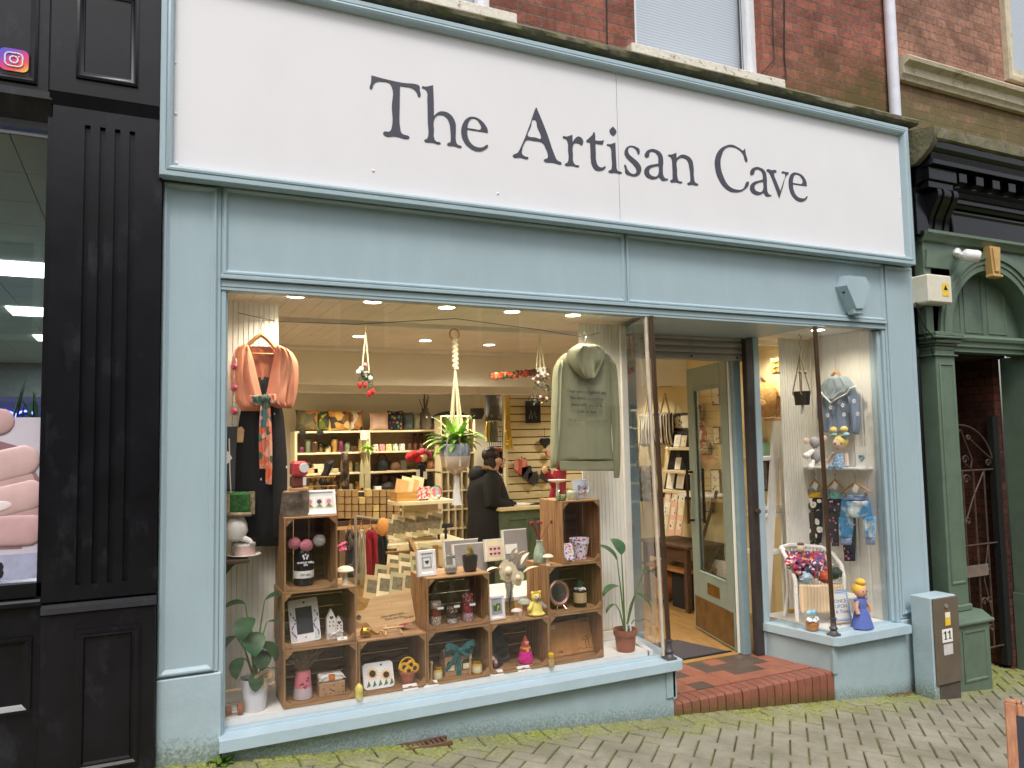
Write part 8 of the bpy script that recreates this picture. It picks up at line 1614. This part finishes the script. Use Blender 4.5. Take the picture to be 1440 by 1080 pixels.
# yolks sit in the middle of the egg white spots
N,L=node_helper(EGG); vo=[n for n in N if n.type=='TEX_VORONOI'][0]; bb=N['Principled BSDF']; src=bb.inputs['Base Color'].links[0].from_socket; l2=N.new('ShaderNodeMath'); l2.operation='LESS_THAN'; l2.inputs[1].default_value=.16; L.new(vo.outputs['Distance'],l2.inputs[0]); mx=N.new('ShaderNodeMix'); mx.data_type='RGBA'; L.new(l2.outputs[0],mx.inputs[0]); L.new(src,mx.inputs[6]); mx.inputs[7].default_value=(*lin((240,190,50)),1); L.new(mx.outputs[2],bb.inputs['Base Color'])
def trousers(label,wl,waist,band,legs,mat,bandmat,cuffmat,hang):
    t=TX('child_trousers',label,'trousers',waist[0][0]+8,waist[0][2],wl,'patterned child trousers on hangers'); m=MB(); cloth(m,waist,0,.025,.006,3,nu=14,nv=8,wall=wl); m.build('waistband',bandmat,t)
    m=MB(); cloth(m,band,0,.035,.010,3,nu=18,nv=12,wall=wl); m.build('seat',mat,t)
    for lg in legs: m=MB(); cloth(m,lg[:-1],0,.03,.010,3,nu=12,nv=14,wall=wl); o=m.build('trouser_leg',mat,t); m=MB(); e=lg[-2]; f=lg[-1]; cloth(m,[(e[0],e[1],e[2]-1),(f[0],f[1],f[2])],0,.025,.002,2,nu=10,nv=4,wall=wl-.002); m.build('cuff',cuffmat,o)
    h=TX('clothes_hanger','clip hanger holding the '+hang,'hanger',(waist[0][0]+waist[0][1])/2,waist[0][2]-10,wl); m=MB(); cx=(waist[0][0]+waist[0][1])/2; yy=waist[0][2]; w=(waist[0][1]-waist[0][0])/2+3; m.tube([atx(cx-w,yy-4,wl),atx(cx-w*.4,yy-12,wl),atx(cx,yy-17,wl),atx(cx+w*.4,yy-12,wl),atx(cx+w,yy-4,wl)],[.007,.010,.012,.010,.007],8); m.build('wooden_bar',HW,h); m=MB(); hook(m,cx,yy-18,0,.05,wall=wl)
    for s in (-.7,.7): p=atx(cx+w*s,yy-1,wl-.02); m.box(p.x-.01,p.x+.005,p.y-.012,p.y+.012,p.z-.02,p.z+.02,.003)
    m.build('clip',WIRE,h); p=atx(cx,yy-9,wl-.03); m=MB(); m.M=Matrix.Translation(p)@Matrix.Rotation(.5,4,'X'); m.box(0,.003,-.025,.025,-.03,.03); m.build('price_tag',PAPER,h); return t
MUST=C('mustard_rib',(236,186,40),rough=.95); MINT=C('mint_rib',(130,190,186),rough=.95); PERI=C('periwinkle_rib',(140,160,200),rough=.95)
trousers('child leggings with fried egg print and mustard waistband, left on the rail',Xw-.05,[(1137,1155,692),(1136,1155,700)],[(1135,1156,700),(1134,1157,718)],[[(1134,1147,716),(1134,1146,740),(1136,1146,762),(1137,1146,766)],[(1146,1157,716),(1147,1157,740),(1147,1155,762),(1147,1155,766)]],EGG,MUST,EGG,'egg print leggings')
trousers('child leggings with dark blossom print and mint waistband, middle on the rail',Xw-.03,[(1164,1184,692),(1163,1185,702)],[(1163,1186,702),(1163,1188,720)],[[(1163,1178,718),(1166,1179,745),(1170,1180,764),(1170,1180,768)],[(1183,1203,718),(1185,1204,745),(1187,1203,780),(1187,1203,789)]],FLW,MINT,FLW,'dark blossom leggings')
trousers('blue cloud print child shorts with periwinkle cuffs, right on the rail',Xw-.08,[(1185,1221,696),(1184,1222,704)],[(1183,1223,704),(1181,1228,728)],[[(1180,1200,726),(1180,1200,745),(1182,1198,757),(1182,1197,766)],[(1213,1231,726),(1215,1232,745),(1217,1232,757),(1218,1231,766)]],CLD,PERI,PERI,'blue cloud shorts')
# wicker chair
WK=C('white_wicker',(232,228,222),rough=.6,var=.08,scale=60,bump=.5,bscale=140)
zc=.063; chc=Vector((5.02,.38,zc)); t=thing('wicker_chair','small white wicker armchair in the right hand window','chair',tuple(chc))
def CP(px,py,y): return tuple(at(px,py,y))
m=MB()
arc=[CP(1103,776,.38),CP(1099,770,.42),CP(1110,767,.52),CP(1130,768,.58),CP(1155,770,.58),CP(1172,780,.5),CP(1183,795,.40),CP(1187,815,.34)]
m.tube(arc,.02,8); m.build('top_rail',WK,t)
m=MB(); m.tube([CP(1100,774,.38),CP(1112,795,.3),CP(1118,815,.27),CP(1121,874,.26)],.016,8); m.build('arm_front',WK,t)
m=MB(); m.tube([CP(1187,812,.34),CP(1187,835,.3),CP(1183,874,.3)],.016,8); m.build('arm_front',WK,t)
m=MB(); m.tube([CP(1105,785,.45),CP(1108,830,.45),CP(1103,866,.45)],.013,8); m.build('rear_leg',WK,t)
m=MB(); 
for k in range(15):
    f=k/14; a=Vector(CP(1106+70*f,769+8*f*f,.56)); b_=Vector((a.x*.92+.36,.52,zc+.16)); m.tube([a,b_],.008,5)
for k in range(5): z=zc+.2+k*.05; m.tube([(4.86,.5,z),(5.02,.56,z),(5.2,.56,z),(5.33,.46,z)],.007,5)
m.build('woven_back',WK,t)
m=MB(); m.box(4.86,5.32,.25,.56,zc+.15,zc+.19,.015); m.build('seat',WK,t)
t=thing('peach_checked_cloth','peach and cream checked cloth hung over the front of the wicker chair','cloth',(5.05,.24,zc+.2)); m=MB(); cloth(m,[(1124,1186,822),(1124,1186,832),(1125,1185,850),(1127,1180,862)],.235,.012,.006,3,seed=4); m.build('cloth',stripes('peach_check',(240,196,160),(244,222,176),60,'X'),t)
BIB=patch('bright_bib_print',[(190,50,60),(110,70,130),(226,130,60),(70,60,110),(230,210,200),(206,60,90),(60,90,120)],42)
t=thing('bib_display','heap of brightly patterned bandana bibs piled on the wicker chair','bib display',(5.03,.35,zc+.2)); m=MB()
m.grid(lambda u,v:tuple(at(1106+52*u+10*v,775+38*v+6*math.sin(u*6)*v,.40-.12*v+.02*math.sin(u*9+v*7))),22,16); 
for k in range(14): m.ball(at(1113+random.uniform(-2,40),783+random.uniform(0,32),.28),(.045,.04,.03),10,7,.5,k)
m.build('bib_stack',BIB,t,ang=60); m=MB(); m.ball(at(1126,771,.38),(.035,.03,.035),12,8); m.build('neck_stand',C('cream_ceramic',(226,214,184)),t); m=MB(); m.ball(at(1126,765,.38),(.03,.028,.012),12,6); m.build('wooden_top',C('brown_tin',(120,58,48)),t)
for k,(px,py,c,l) in enumerate(((1131,812,(190,214,226),'light blue cloth hat on the wicker chair seat'),(1160,812,(190,90,60),'orange and green knitted scrunchie on the chair seat'),(1174,806,(60,74,66),'dark green knitted bundle on the chair seat'))):
    p=at(px,py,.27); t=thing('knitted_bundle',l,'accessory',tuple(p)); m=MB(); m.ball(p,(.055,.05,.045),14,9,.5,k*5); m.build('knit',C('bundle%d'%k,c,rough=.95,var=.2,scale=30,bump=.5),t)
# small things on the ledge of the right window
def ondeck(px,py): d=_f+_r*((px-720)/FPX)-_u*((py-540)/FPX); return CAM+d*((zc-CAM.z)/d.z)
p=at(1142,872,.17); t=thing('flower_basket','little wicker basket of blue and white knitted flowers with a bow','ornament',tuple(p)); lathe_part(t,'basket',[(.04,0),(.05,.05),(.045,.05)],C('basket_tan',(190,130,80),rough=.9,bump=.6,bscale=90),p.x,p.y,zc,16); m=MB()
for k in range(16): m.ball((p.x+random.uniform(-.05,.05),p.y+random.uniform(-.03,.03),zc+.06+random.uniform(0,.025)),(.018,.018,.014),7,5)
m.build('knitted_flowers',dots('blue_white_knit',(236,236,240),[(70,80,170),(90,150,90)],40,.3),t); m=MB()
for s in (-1,1): m.ball((p.x+s*.026,p.y,zc+.13),(.03,.014,.02),10,7,.2)
m.tube([(p.x,p.y,zc+.05),(p.x,p.y,zc+.16)],.004,5); m.build('bow',SKYB,t)
p=at(1187,879,.17); t=thing('once_upon_a_time_sign','white sign with blue gingham border reading once upon a time','sign',tuple(p)); Mx=Matrix.Translation((p.x,p.y,zc+.012))@Matrix.Rotation(R(-10),4,'Z')@Matrix.Rotation(R(-12),4,'X'); m=MB(); m.M=Mx; m.box(-.082,.082,0,.008,0,.25,.002); m.build('gingham_border',stripes('blue_gingham',(110,150,206),(206,222,238),150,'Z'),t); m=MB(); m.M=Mx; m.box(-.062,.062,-.0025,-.0003,.03,.22); m.build('white_panel',PAPER,t); text('sign_lettering','ONCE\nUPON\nA Time',C('blue_ink',(90,100,150)),Mx@Matrix.Translation((0,-.0032,.125)),.04,t); m=MB(); m.M=Mx
for s in (-1,1): m.tube([(s*.05,-.01,0),(s*.055,-.035,-.011)],.005,5)
m.tube([(-.08,-.012,.004),(.08,-.012,.004)],.005,5); m.build('easel',LWOOD,t)
p=ondeck(1214,882); p.x-=.012; t=thing('crochet_doll','crocheted doll with yellow hair bun and full blue dress standing on the ledge','doll',tuple(p)); DB=C('royal_blue_wool',(92,110,178),rough=.95,var=.08,scale=50,bump=.6,bscale=140); YH=C('blonde_wool',(236,190,80),rough=.95,bump=.6,bscale=140); CSK=C('crochet_skin',(214,160,130),rough=.95,bump=.4,bscale=140)
m=MB(); m.loft([(p.x,p.y,zc+.002,.09,.08),(p.x,p.y,zc+.05,.078,.068),(p.x,p.y,zc+.11,.06,.05),(p.x,p.y,zc+.15,.042,.036)],22,.06,9); m.build('skirt',DB,t); m=MB(); m.loft([(p.x,p.y,zc+.15,.042,.036),(p.x,p.y,zc+.20,.048,.038),(p.x,p.y,zc+.225,.03,.028)],16); m.build('bodice',DB,t)
ball_part(t,'head',(p.x,p.y,zc+.275),(.05,.046,.052),CSK); m=MB(); m.ball((p.x,p.y+.012,zc+.29),(.056,.05,.05),14,9); m.build('hair',YH,t); ball_part(t,'hair_bun',(p.x+.005,p.y,zc+.345),(.04,.038,.03),YH)
for s in (-1,1): m=MB(); m.tube([(p.x+s*.045,p.y-.005,zc+.205),(p.x+s*.072,p.y-.015,zc+.16),(p.x+s*.07,p.y-.03,zc+.115)],[.016,.015,.016],8); m.build('arm',CSK,t); ball_part(t,'sleeve',(p.x+s*.048,p.y,zc+.21),(.02,.018,.016),DB,8)
m=MB()
for s in (-1,1): m.ball((p.x+s*.018,p.y-.044,zc+.28),(.005,.003,.006),6,4)
m.build('eyes',INK,t); m=MB(); m.ball((p.x,p.y-.047,zc+.258),(.008,.003,.003),6,4); m.build('mouth',C('felt_lips',(190,60,70)),t)
p=ondeck(1111,862); t=thing('small_wood_sign','small yellow and white wooden plaque leaning at the wicker chair leg','sign',tuple(p)); m=MB(); m.M=Matrix.Translation(p)@Matrix.Rotation(R(8),4,'Y')@Matrix.Rotation(R(-12),4,'X'); m.box(-.07,.07,0,.008,0,.045,.002); m.build('plaque',C('pale_plaque',(236,226,190)),t); m=MB(); m.M=Matrix.Translation(p)@Matrix.Rotation(R(8),4,'Y')@Matrix.Rotation(R(-12),4,'X'); m.box(-.025,.068,-.002,-.0005,.006,.03); m.build('yellow_panel',C('plaque_yellow',(230,180,50)),t)
# beyond the window: ladder shelf, rucksack, sign
t=T_at('ladder_shelf','white A frame ladder shelf standing behind the right hand window','ladder shelf',1085,690,1.1); m=MB(); LY=.88
for a_,b_ in (((1092,588),(1070,790)),((1100,588),(1104,795))): 
    p=at(*a_,LY); q=at(*b_,LY); q.z=FZ; d=(q-p); m=MB(); m.add([tuple(p+Vector((-.042,-.012,0))),tuple(p+Vector((.042,-.012,0))),tuple(q+Vector((.042,-.012,0))),tuple(q+Vector((-.042,-.012,0))),tuple(p+Vector((-.042,.012,0))),tuple(p+Vector((.042,.012,0))),tuple(q+Vector((.042,.012,0))),tuple(q+Vector((-.042,.012,0)))],[(0,3,2,1),(4,5,6,7),(0,4,7,3),(1,2,6,5),(0,1,5,4)]); m.build('stile',WHITE,t,ang=0)
for py,dx in ((642,0),(712,0),(722,0),(775,0)): a=at(1080,py,LY); b_=at(1104,py,LY); m=MB(); m.box(a.x-.06,b_.x,LY-.0,LY+.2,a.z-.035,a.z,.003); m.build('tread',WHITE,t)
m=MB(); a=at(1088,590,LY); b_=at(1103,590,LY); m.box(a.x-.02,b_.x+.02,LY-.03,LY+.1,a.z-.01,a.z+.02,.004); m.build('top_step',C('cut_wood',(196,150,110)),t)
t=TX('rucksack','tan teddy fleece rucksack hung on the cream wall','rucksack',1078,560,5.4); TED=C('teddy_fleece',(196,150,90),rough=1,var=.15,scale=30,bump=1,bscale=70); p=atx(1076,562,5.38); m=MB(); m.ball(p,(.09,.16,.17),18,12,.06); m.ball(p+Vector((-.07,.02,-.05)),(.04,.11,.08),14,9,.05); m.build('fleece_body',TED,t); m=MB(); m.tube([p+Vector((-.02,0,.16)),p+Vector((-.02,.02,.22)),p+Vector((-.02,-.03,.17))],.012,6); m.tube([p+Vector((-.02,-.1,.1)),p+Vector((.02,-.18,.0)),p+Vector((.0,-.14,-.18))],.012,6); m.build('strap',C('brown_strap',(120,84,50)),t)
t=TX('wooden_sign','yellow lit wooden plaque with burnt writing beside the beadboard','sign',1094,513,5.3); a=atx(1085,527,5.3); b_=atx(1104,502,5.3); m=MB(); m.box(5.29,5.31,b_.y,a.y,a.z,b_.z,.006); m.build('plaque',C('yellow_plaque',(222,170,84),rough=.6,var=.08),t); m=MB()
for k in range(3):
    z=b_.z-.04-.045*k; m.tube([(5.287,a.y-.03-.14*j/9,z+.008*math.sin(j*2.1+k)) for j in range(10)],.004,4)
m.build('burnt_scribble',MATS['burnt_brown'],t)
t=TX('wall_ledge','pale wall ledge with books and a picture behind the ladder shelf','shelf',1075,642,5.42); a=atx(1064,642,5.35); m=MB(); m.box(5.3,5.46,1.15,1.75,a.z-.02,a.z,.003); m.build('ledge_board',WHITE,t)
for k,(c,l) in enumerate((((150,200,180),'mint green book on the wall ledge'),((170,190,170),'sage book on the wall ledge'),((190,140,100),'tan book on the wall ledge'))): t=thing('book',l,'book',(5.38,1.3+k*.06,a.z)); m=MB(); m.box(5.33,5.43,1.3+k*.07,1.35+k*.07,a.z+.001,a.z+.13+.02*k,.003); m.build('cover',C('book%d'%k,c),t)
def wallframe(label,px0,px1,py0,py1,x,mat,border,bm,cat='picture frame',name='picture_frame'):
    a=atx(px0,py1,x); b_=atx(px1,py0,x); t=thing(name,label,cat,(x,(a.y+b_.y)/2,(a.z+b_.z)/2)); m=MB(); m.box(x,x+.025,b_.y,a.y,a.z,b_.z,.003); m.build('frame',bm,t); m=MB(); bw=border; m.box(x-.003,x-.0005,b_.y+bw,a.y-bw,a.z+bw,b_.z-bw); m.build('picture',mat,t); return t
DKF=C('dark_frame',(54,42,34),rough=.5); SKT=dots('ink_sketch',(230,222,200),[(70,60,50),(110,100,80)],22,.28)
wallframe('dark framed picture low behind the ladder shelf',1068,1080,648,690,5.42,GREY,.02,DKF)
# ================================================================== seen through the doorway
Xd=5.42
wallframe('black framed bird sketch on the wall above the black stepped shelf',947,972,580,606,Xd,SKT,.03,DKF)
t=TX('wooden_lantern','pale wooden house shaped lantern on the wall inside the door','lantern',932,528,Xd-.06); a=atx(925,546,Xd-.05); b_=atx(940,512,Xd-.05); m=MB(); y0,y1=b_.y,a.y; m.prismx([(y0,a.z),(y1,a.z),(y1,b_.z-.06),((y0+y1)/2,b_.z),(y0,b_.z-.06)],Xd-.12,Xd-.0); m.build('house_body',C('lantern_wood',(190,170,120),rough=.8),t); m=MB(); m.prismx([(y0+.04,a.z+.05),(y1-.04,a.z+.05),(y1-.04,b_.z-.1),(y0+.04,b_.z-.1)],Xd-.126,Xd-.121); m.build('panel_print',SKT,t); m=MB(); m.prismx([(y0-.02,b_.z-.07),(y1+.02,b_.z-.07),((y0+y1)/2,b_.z+.02)],Xd-.14,Xd-.122); m.build('dark_roof',C('lantern_roof',(60,46,36)),t)
STR=stripes('ticking_stripe',(54,50,60),(206,196,170),70,'Y',thr=.55)
for k,(p0,p1,q0,q1,l) in enumerate(((902,921,582,628,'striped fabric tote bag on the wall, left of two'),(924,946,580,626,'striped fabric tote bag on the wall, right of two'))):
    t=TX('striped_bag',l,'bag',(p0+p1)/2,(q0+q1)/2,Xd-.08,'striped bags hung inside the door'); m=MB(); cloth(m,[(p0,p1,q0),(p0-1,p1+1,(q0+q1)/2),(p0+1,p1,q1)],0,.07,.02,2,wall=Xd-.06,seed=k); m.build('bag_body',STR,t); m=MB(); m.tube([atx(p0+5,q0,Xd-.08),atx((p0+p1)/2,q0-26,Xd-.05),atx(p1-5,q0,Xd-.08)],.012,5); m.build('handle',C('strap_cream',(206,184,140)),t)
t=TX('floral_tote','dark floral tote bag with long cream strap hung low inside the door','bag',905,680,Xd-.1); m=MB(); cloth(m,[(895,917,655),(894,918,680),(896,917,705)],0,.05,.02,2,wall=Xd-.1); m.build('bag_body',patch('tapestry',[(60,56,50),(120,110,90),(84,90,80),(150,140,120)],24),t); m=MB(); m.tube([atx(896,655,Xd-.1),atx(899,622,Xd-.06),atx(903,620,Xd-.06),atx(916,655,Xd-.1)],.01,5); m.build('strap',MATS['strap_cream'],t)
t=TX('stepped_shelf','black stepped shelf unit with cream ledges of cards inside the door','shelf',955,640,Xd-.1); m=MB(); a=atx(938,700,Xd-.04); b_=atx(976,606,Xd-.04); m.add([(Xd-.03,a.y+.1,a.z),(Xd-.03,b_.y,a.z),(Xd-.03,b_.y,b_.z),(Xd-.03,a.y-.15,b_.z)],[(0,1,2,3)]); m.build('black_back',BLACK,t,ang=0)
STZ=[]
for k,(py,l0) in enumerate(((629,939),(661,936),(688,932))):
    a=atx(l0,py,Xd-.16); b_=atx(975,py,Xd-.16); m=MB(); m.box(Xd-.2,Xd-.03,b_.y,a.y,a.z-.03,a.z,.003); m.build('cream_ledge',CRE,t); STZ.append(a.z)
def wcard(px,py0,py1,w,x,label,mat=PAPER,tl=0): a=atx(px,py1,x); b_=atx(px,py0,x); t=thing('greeting_card',label,'card',tuple(a),'cards displayed inside the door'); m=MB(); m.M=Matrix.Translation(a)@Matrix.Rotation(R(tl),4,'X')@Matrix.Rotation(R(12),4,'Y'); m.box(0,.006,-w/2,w/2,0,b_.z-a.z); m.build('card',mat,t); m=MB(); m.M=Matrix.Translation(a)@Matrix.Rotation(R(tl),4,'X')@Matrix.Rotation(R(12),4,'Y'); m.box(-.002,-.0005,-w*.28,w*.28,(b_.z-a.z)*.25,(b_.z-a.z)*.75); m.build('printed_motif',SKT,t)
wcard(951,611,628,.10,Xd-.14,'white card on the top black stepped ledge, left'); wcard(960,612,628,.09,Xd-.14,'white card on the top black stepped ledge, right',CARD[1]); wcard(952,643,660,.09,Xd-.14,'tall narrow white card alone on the middle stepped ledge'); wcard(941,665,687,.12,Xd-.14,'wide white card on the lowest stepped ledge, left'); wcard(955,665,687,.12,Xd-.14,'wide white card on the lowest stepped ledge, right')
DW=woodmat('dark_table_wood',lin((96,66,44)),lin((60,40,28)),axis=1)
t=TX('side_table','dark wooden side table with lower shelf inside the door','table',935,760,Xd-.3); a=atx(905,757,Xd-.45); b_=atx(975,752,Xd-.25); tz=a.z
m=MB(); m.box(Xd-.5,Xd,1.95,a.y,tz-.03,tz,.004); m.build('tabletop',DW,t); m=MB(); m.box(Xd-.46,Xd-.44,2.0,a.y-.05,tz-.17,tz-.03); m.build('apron',DW,t)
for y in (2.02,a.y-.06):
    for x in (Xd-.46,Xd-.06): m=MB(); m.box(x-.025,x+.025,y-.025,y+.025,FZ,tz-.03); m.build('leg',DW,t)
m=MB(); m.box(Xd-.48,Xd,2.0,a.y,FZ+.38,FZ+.41); m.build('lower_shelf',woodmat('mid_oak',lin((176,124,70)),lin((130,88,48)),axis=1),t)
for r,(py0,py1) in enumerate(((724,752),(706,735),(690,712))):
    for k in range(3): wcard(933+k*10+r*2,py0-2*k*0,py1,.10,Xd-.36+.07*r,'cream card in the table top rack, %s row, %s'%(['front','middle','rear'][r],['left','centre','right'][k]),[CARD[1],PAPER,stripes('candy_card',(226,130,110),(240,226,200),120,'Y')][(k+r)%3 if not(r==0 and k==1) else 2])
t=TX('round_drum','round wooden hand drum leaning under the side table','drum',932,835,Xd-.25); p=atx(930,830,Xd-.35); m=MB(); m.tube([(Xd-.38,p.y,FZ+.2),(Xd-.28,p.y-.03,FZ+.2)],.2,24); m.build('shell',C('drum_wood',(150,96,54),rough=.6),t); m=MB(); m.tube([(Xd-.386,p.y+.001,FZ+.2),(Xd-.381,p.y,FZ+.2)],.185,24); m.build('skin_face',C('drum_skin',(206,166,110),rough=.7,var=.1),t)
t=TX('dark_chest','black wooden chest beside the drum','chest',960,835,Xd-.3); m=MB(); a=atx(951,860,Xd-.35); b_=atx(975,795,Xd-.35); m.box(Xd-.4,Xd,b_.y,a.y,FZ,FZ+.36,.006); m.build('chest_body',BLACK,t); m=MB(); m.box(Xd-.41,Xd,b_.y-.01,a.y+.01,FZ+.361,FZ+.39,.006); m.build('lid',BLACK,t)
for px0,px1,py0,py1,l in ((994,1003,514,524,'small grey plaque seen through the door glass'),(1001,1011,540,570,'tall dark framed picture seen through the door glass'),(986,998,622,640,'dark floral picture low in the door glass'),(972,979,548,562,'small dark picture at the left of the door glass'),(1003,1012,600,625,'pale framed card right in the door glass'),(1000,1012,660,700,'white framed picture low in the door glass'),(992,1000,690,720,'small dark sign low in the door glass')): wallframe(l,px0,px1,py0,py1,Xd,SKT if px0!=986 else patch('tapestry',[(60,56,50)],24),.012,DKF)
t=TX('flower_wreath','pink dried flower heart hanging inside the door glass','wreath',985,610,Xd-.3); m=MB()
for k in range(60): a=random.uniform(0,6.28); p=atx(985+6*math.cos(a)+random.uniform(-2,2),612+14*math.sin(a)+random.uniform(-3,3),Xd-.25); m.ball(p,random.uniform(.014,.026),6,5,.3,k)
m.build('flower_heads',patch('dried_pinks',[(170,80,90),(120,50,60),(200,130,130),(90,70,50)],40),t)
t=TX('oval_mirror','ornate dark oval mirror hung inside the door glass','mirror',983,590,Xd-.05); p=atx(982,587,Xd-.02); m=MB(); m.tube([(p.x,p.y+.07*math.cos(k*.35),p.z+.13*math.sin(k*.35)) for k in range(18)],.018,6,True); m.build('frame',BRONZE,t); m=MB(); m.prismx([(p.y+.07*math.cos(k*.35),p.z+.13*math.sin(k*.35)) for k in range(18)],p.x+.004,p.x+.01); m.build('mirror_glass',MATS['mirror_silver'],t)
t=TX('easel_table','small folding table with leaning boards seen low through the door glass','table',995,760,Xd-.4); m=MB(); m.tube([atx(975,800,Xd-.3),atx(1008,690,Xd-.3)],.018,5); m.tube([atx(980,835,Xd-.3),atx(1010,770,Xd-.3)],.018,5); m.build('struts',DW,t); m=MB(); a=atx(972,693,Xd-.2); m.box(Xd-.4,Xd,1.75,a.y,a.z-.02,a.z); m.build('tabletop',WHITE,t); m=MB(); m.box(Xd-.1,Xd-.08,1.8,2.1,FZ,.3); m.build('pale_board',PAPER,t)
t=thing('door_mat','dark speckled rubber backed mat just inside the door','mat',(3.95,.95,FZ)); m=MB(); m.prismz([(3.50,.75),(4.33,.75),(4.20,1.22),(3.70,1.25)],FZ+.001,FZ+.012); m.build('pile',M('mat_pile',lin((58,54,58)),rough=1,col2=lin((96,90,94)),scale=120,lo=.45,hi=.6,bump=1,bscale=200),t); m=MB(); m.box(3.47,4.37,.735,.75,FZ+.001,FZ+.010); m.build('rubber_edge',BLACK,t)
# ================================================================== camera, daylight, view
for o in list(bpy.data.objects):
    if '_inv' in o: del o['_inv']
cd=bpy.data.cameras.new('camera'); cam=bpy.data.objects.new('camera',cd); COL.objects.link(cam)
cd.sensor_fit='HORIZONTAL'; cd.sensor_width=36; cd.lens=FPX/1440*36; cd.clip_start=.05; cd.clip_end=500
Mx=Matrix((( _r.x,_u.x,-_f.x,CAM.x),(_r.y,_u.y,-_f.y,CAM.y),(_r.z,_u.z,-_f.z,CAM.z),(0,0,0,1))); cam.matrix_world=Mx
S.camera=cam
w=bpy.data.worlds.new('World'); S.world=w; w.use_nodes=True; N=w.node_tree.nodes; L=w.node_tree.links; bg=N['Background']
sky=N.new('ShaderNodeTexSky'); sky.sky_type='NISHITA'; sky.sun_disc=False; sky.sun_elevation=R(58); sky.sun_rotation=R(200); sky.dust_density=4; sky.air_density=1.2
hs=N.new('ShaderNodeHueSaturation'); hs.inputs['Saturation'].default_value=.35; L.new(sky.outputs[0],hs.inputs['Color']); L.new(hs.outputs[0],bg.inputs[0]); bg.inputs[1].default_value=.135
sl=bpy.data.lights.new('sun','SUN'); sl.energy=1.3; sl.angle=R(18); sl.color=(1,.97,.93); so=bpy.data.objects.new('sun',sl); COL.objects.link(so)
el,az=R(58),R(200); dirv=Vector((math.sin(az)*math.cos(el),math.cos(az)*math.cos(el),math.sin(el)))   # towards the sun
so.rotation_euler=dirv.to_track_quat('Z','Y').to_euler()
vs=S.view_settings; vs.view_transform='Standard'; vs.look='None'; vs.gamma=1; vs.exposure=0.45
S.cycles.transparent_max_bounces=24; S.cycles.max_bounces=8; S.cycles.diffuse_bounces=4; S.cycles.glossy_bounces=4; S.cycles.sample_clamp_indirect=4; S.cycles.caustics_reflective=False; S.cycles.caustics_refractive=False
try: S.cycles.use_denoising=True; S.cycles.denoiser='OPENIMAGEDENOISE'
except Exception: pass
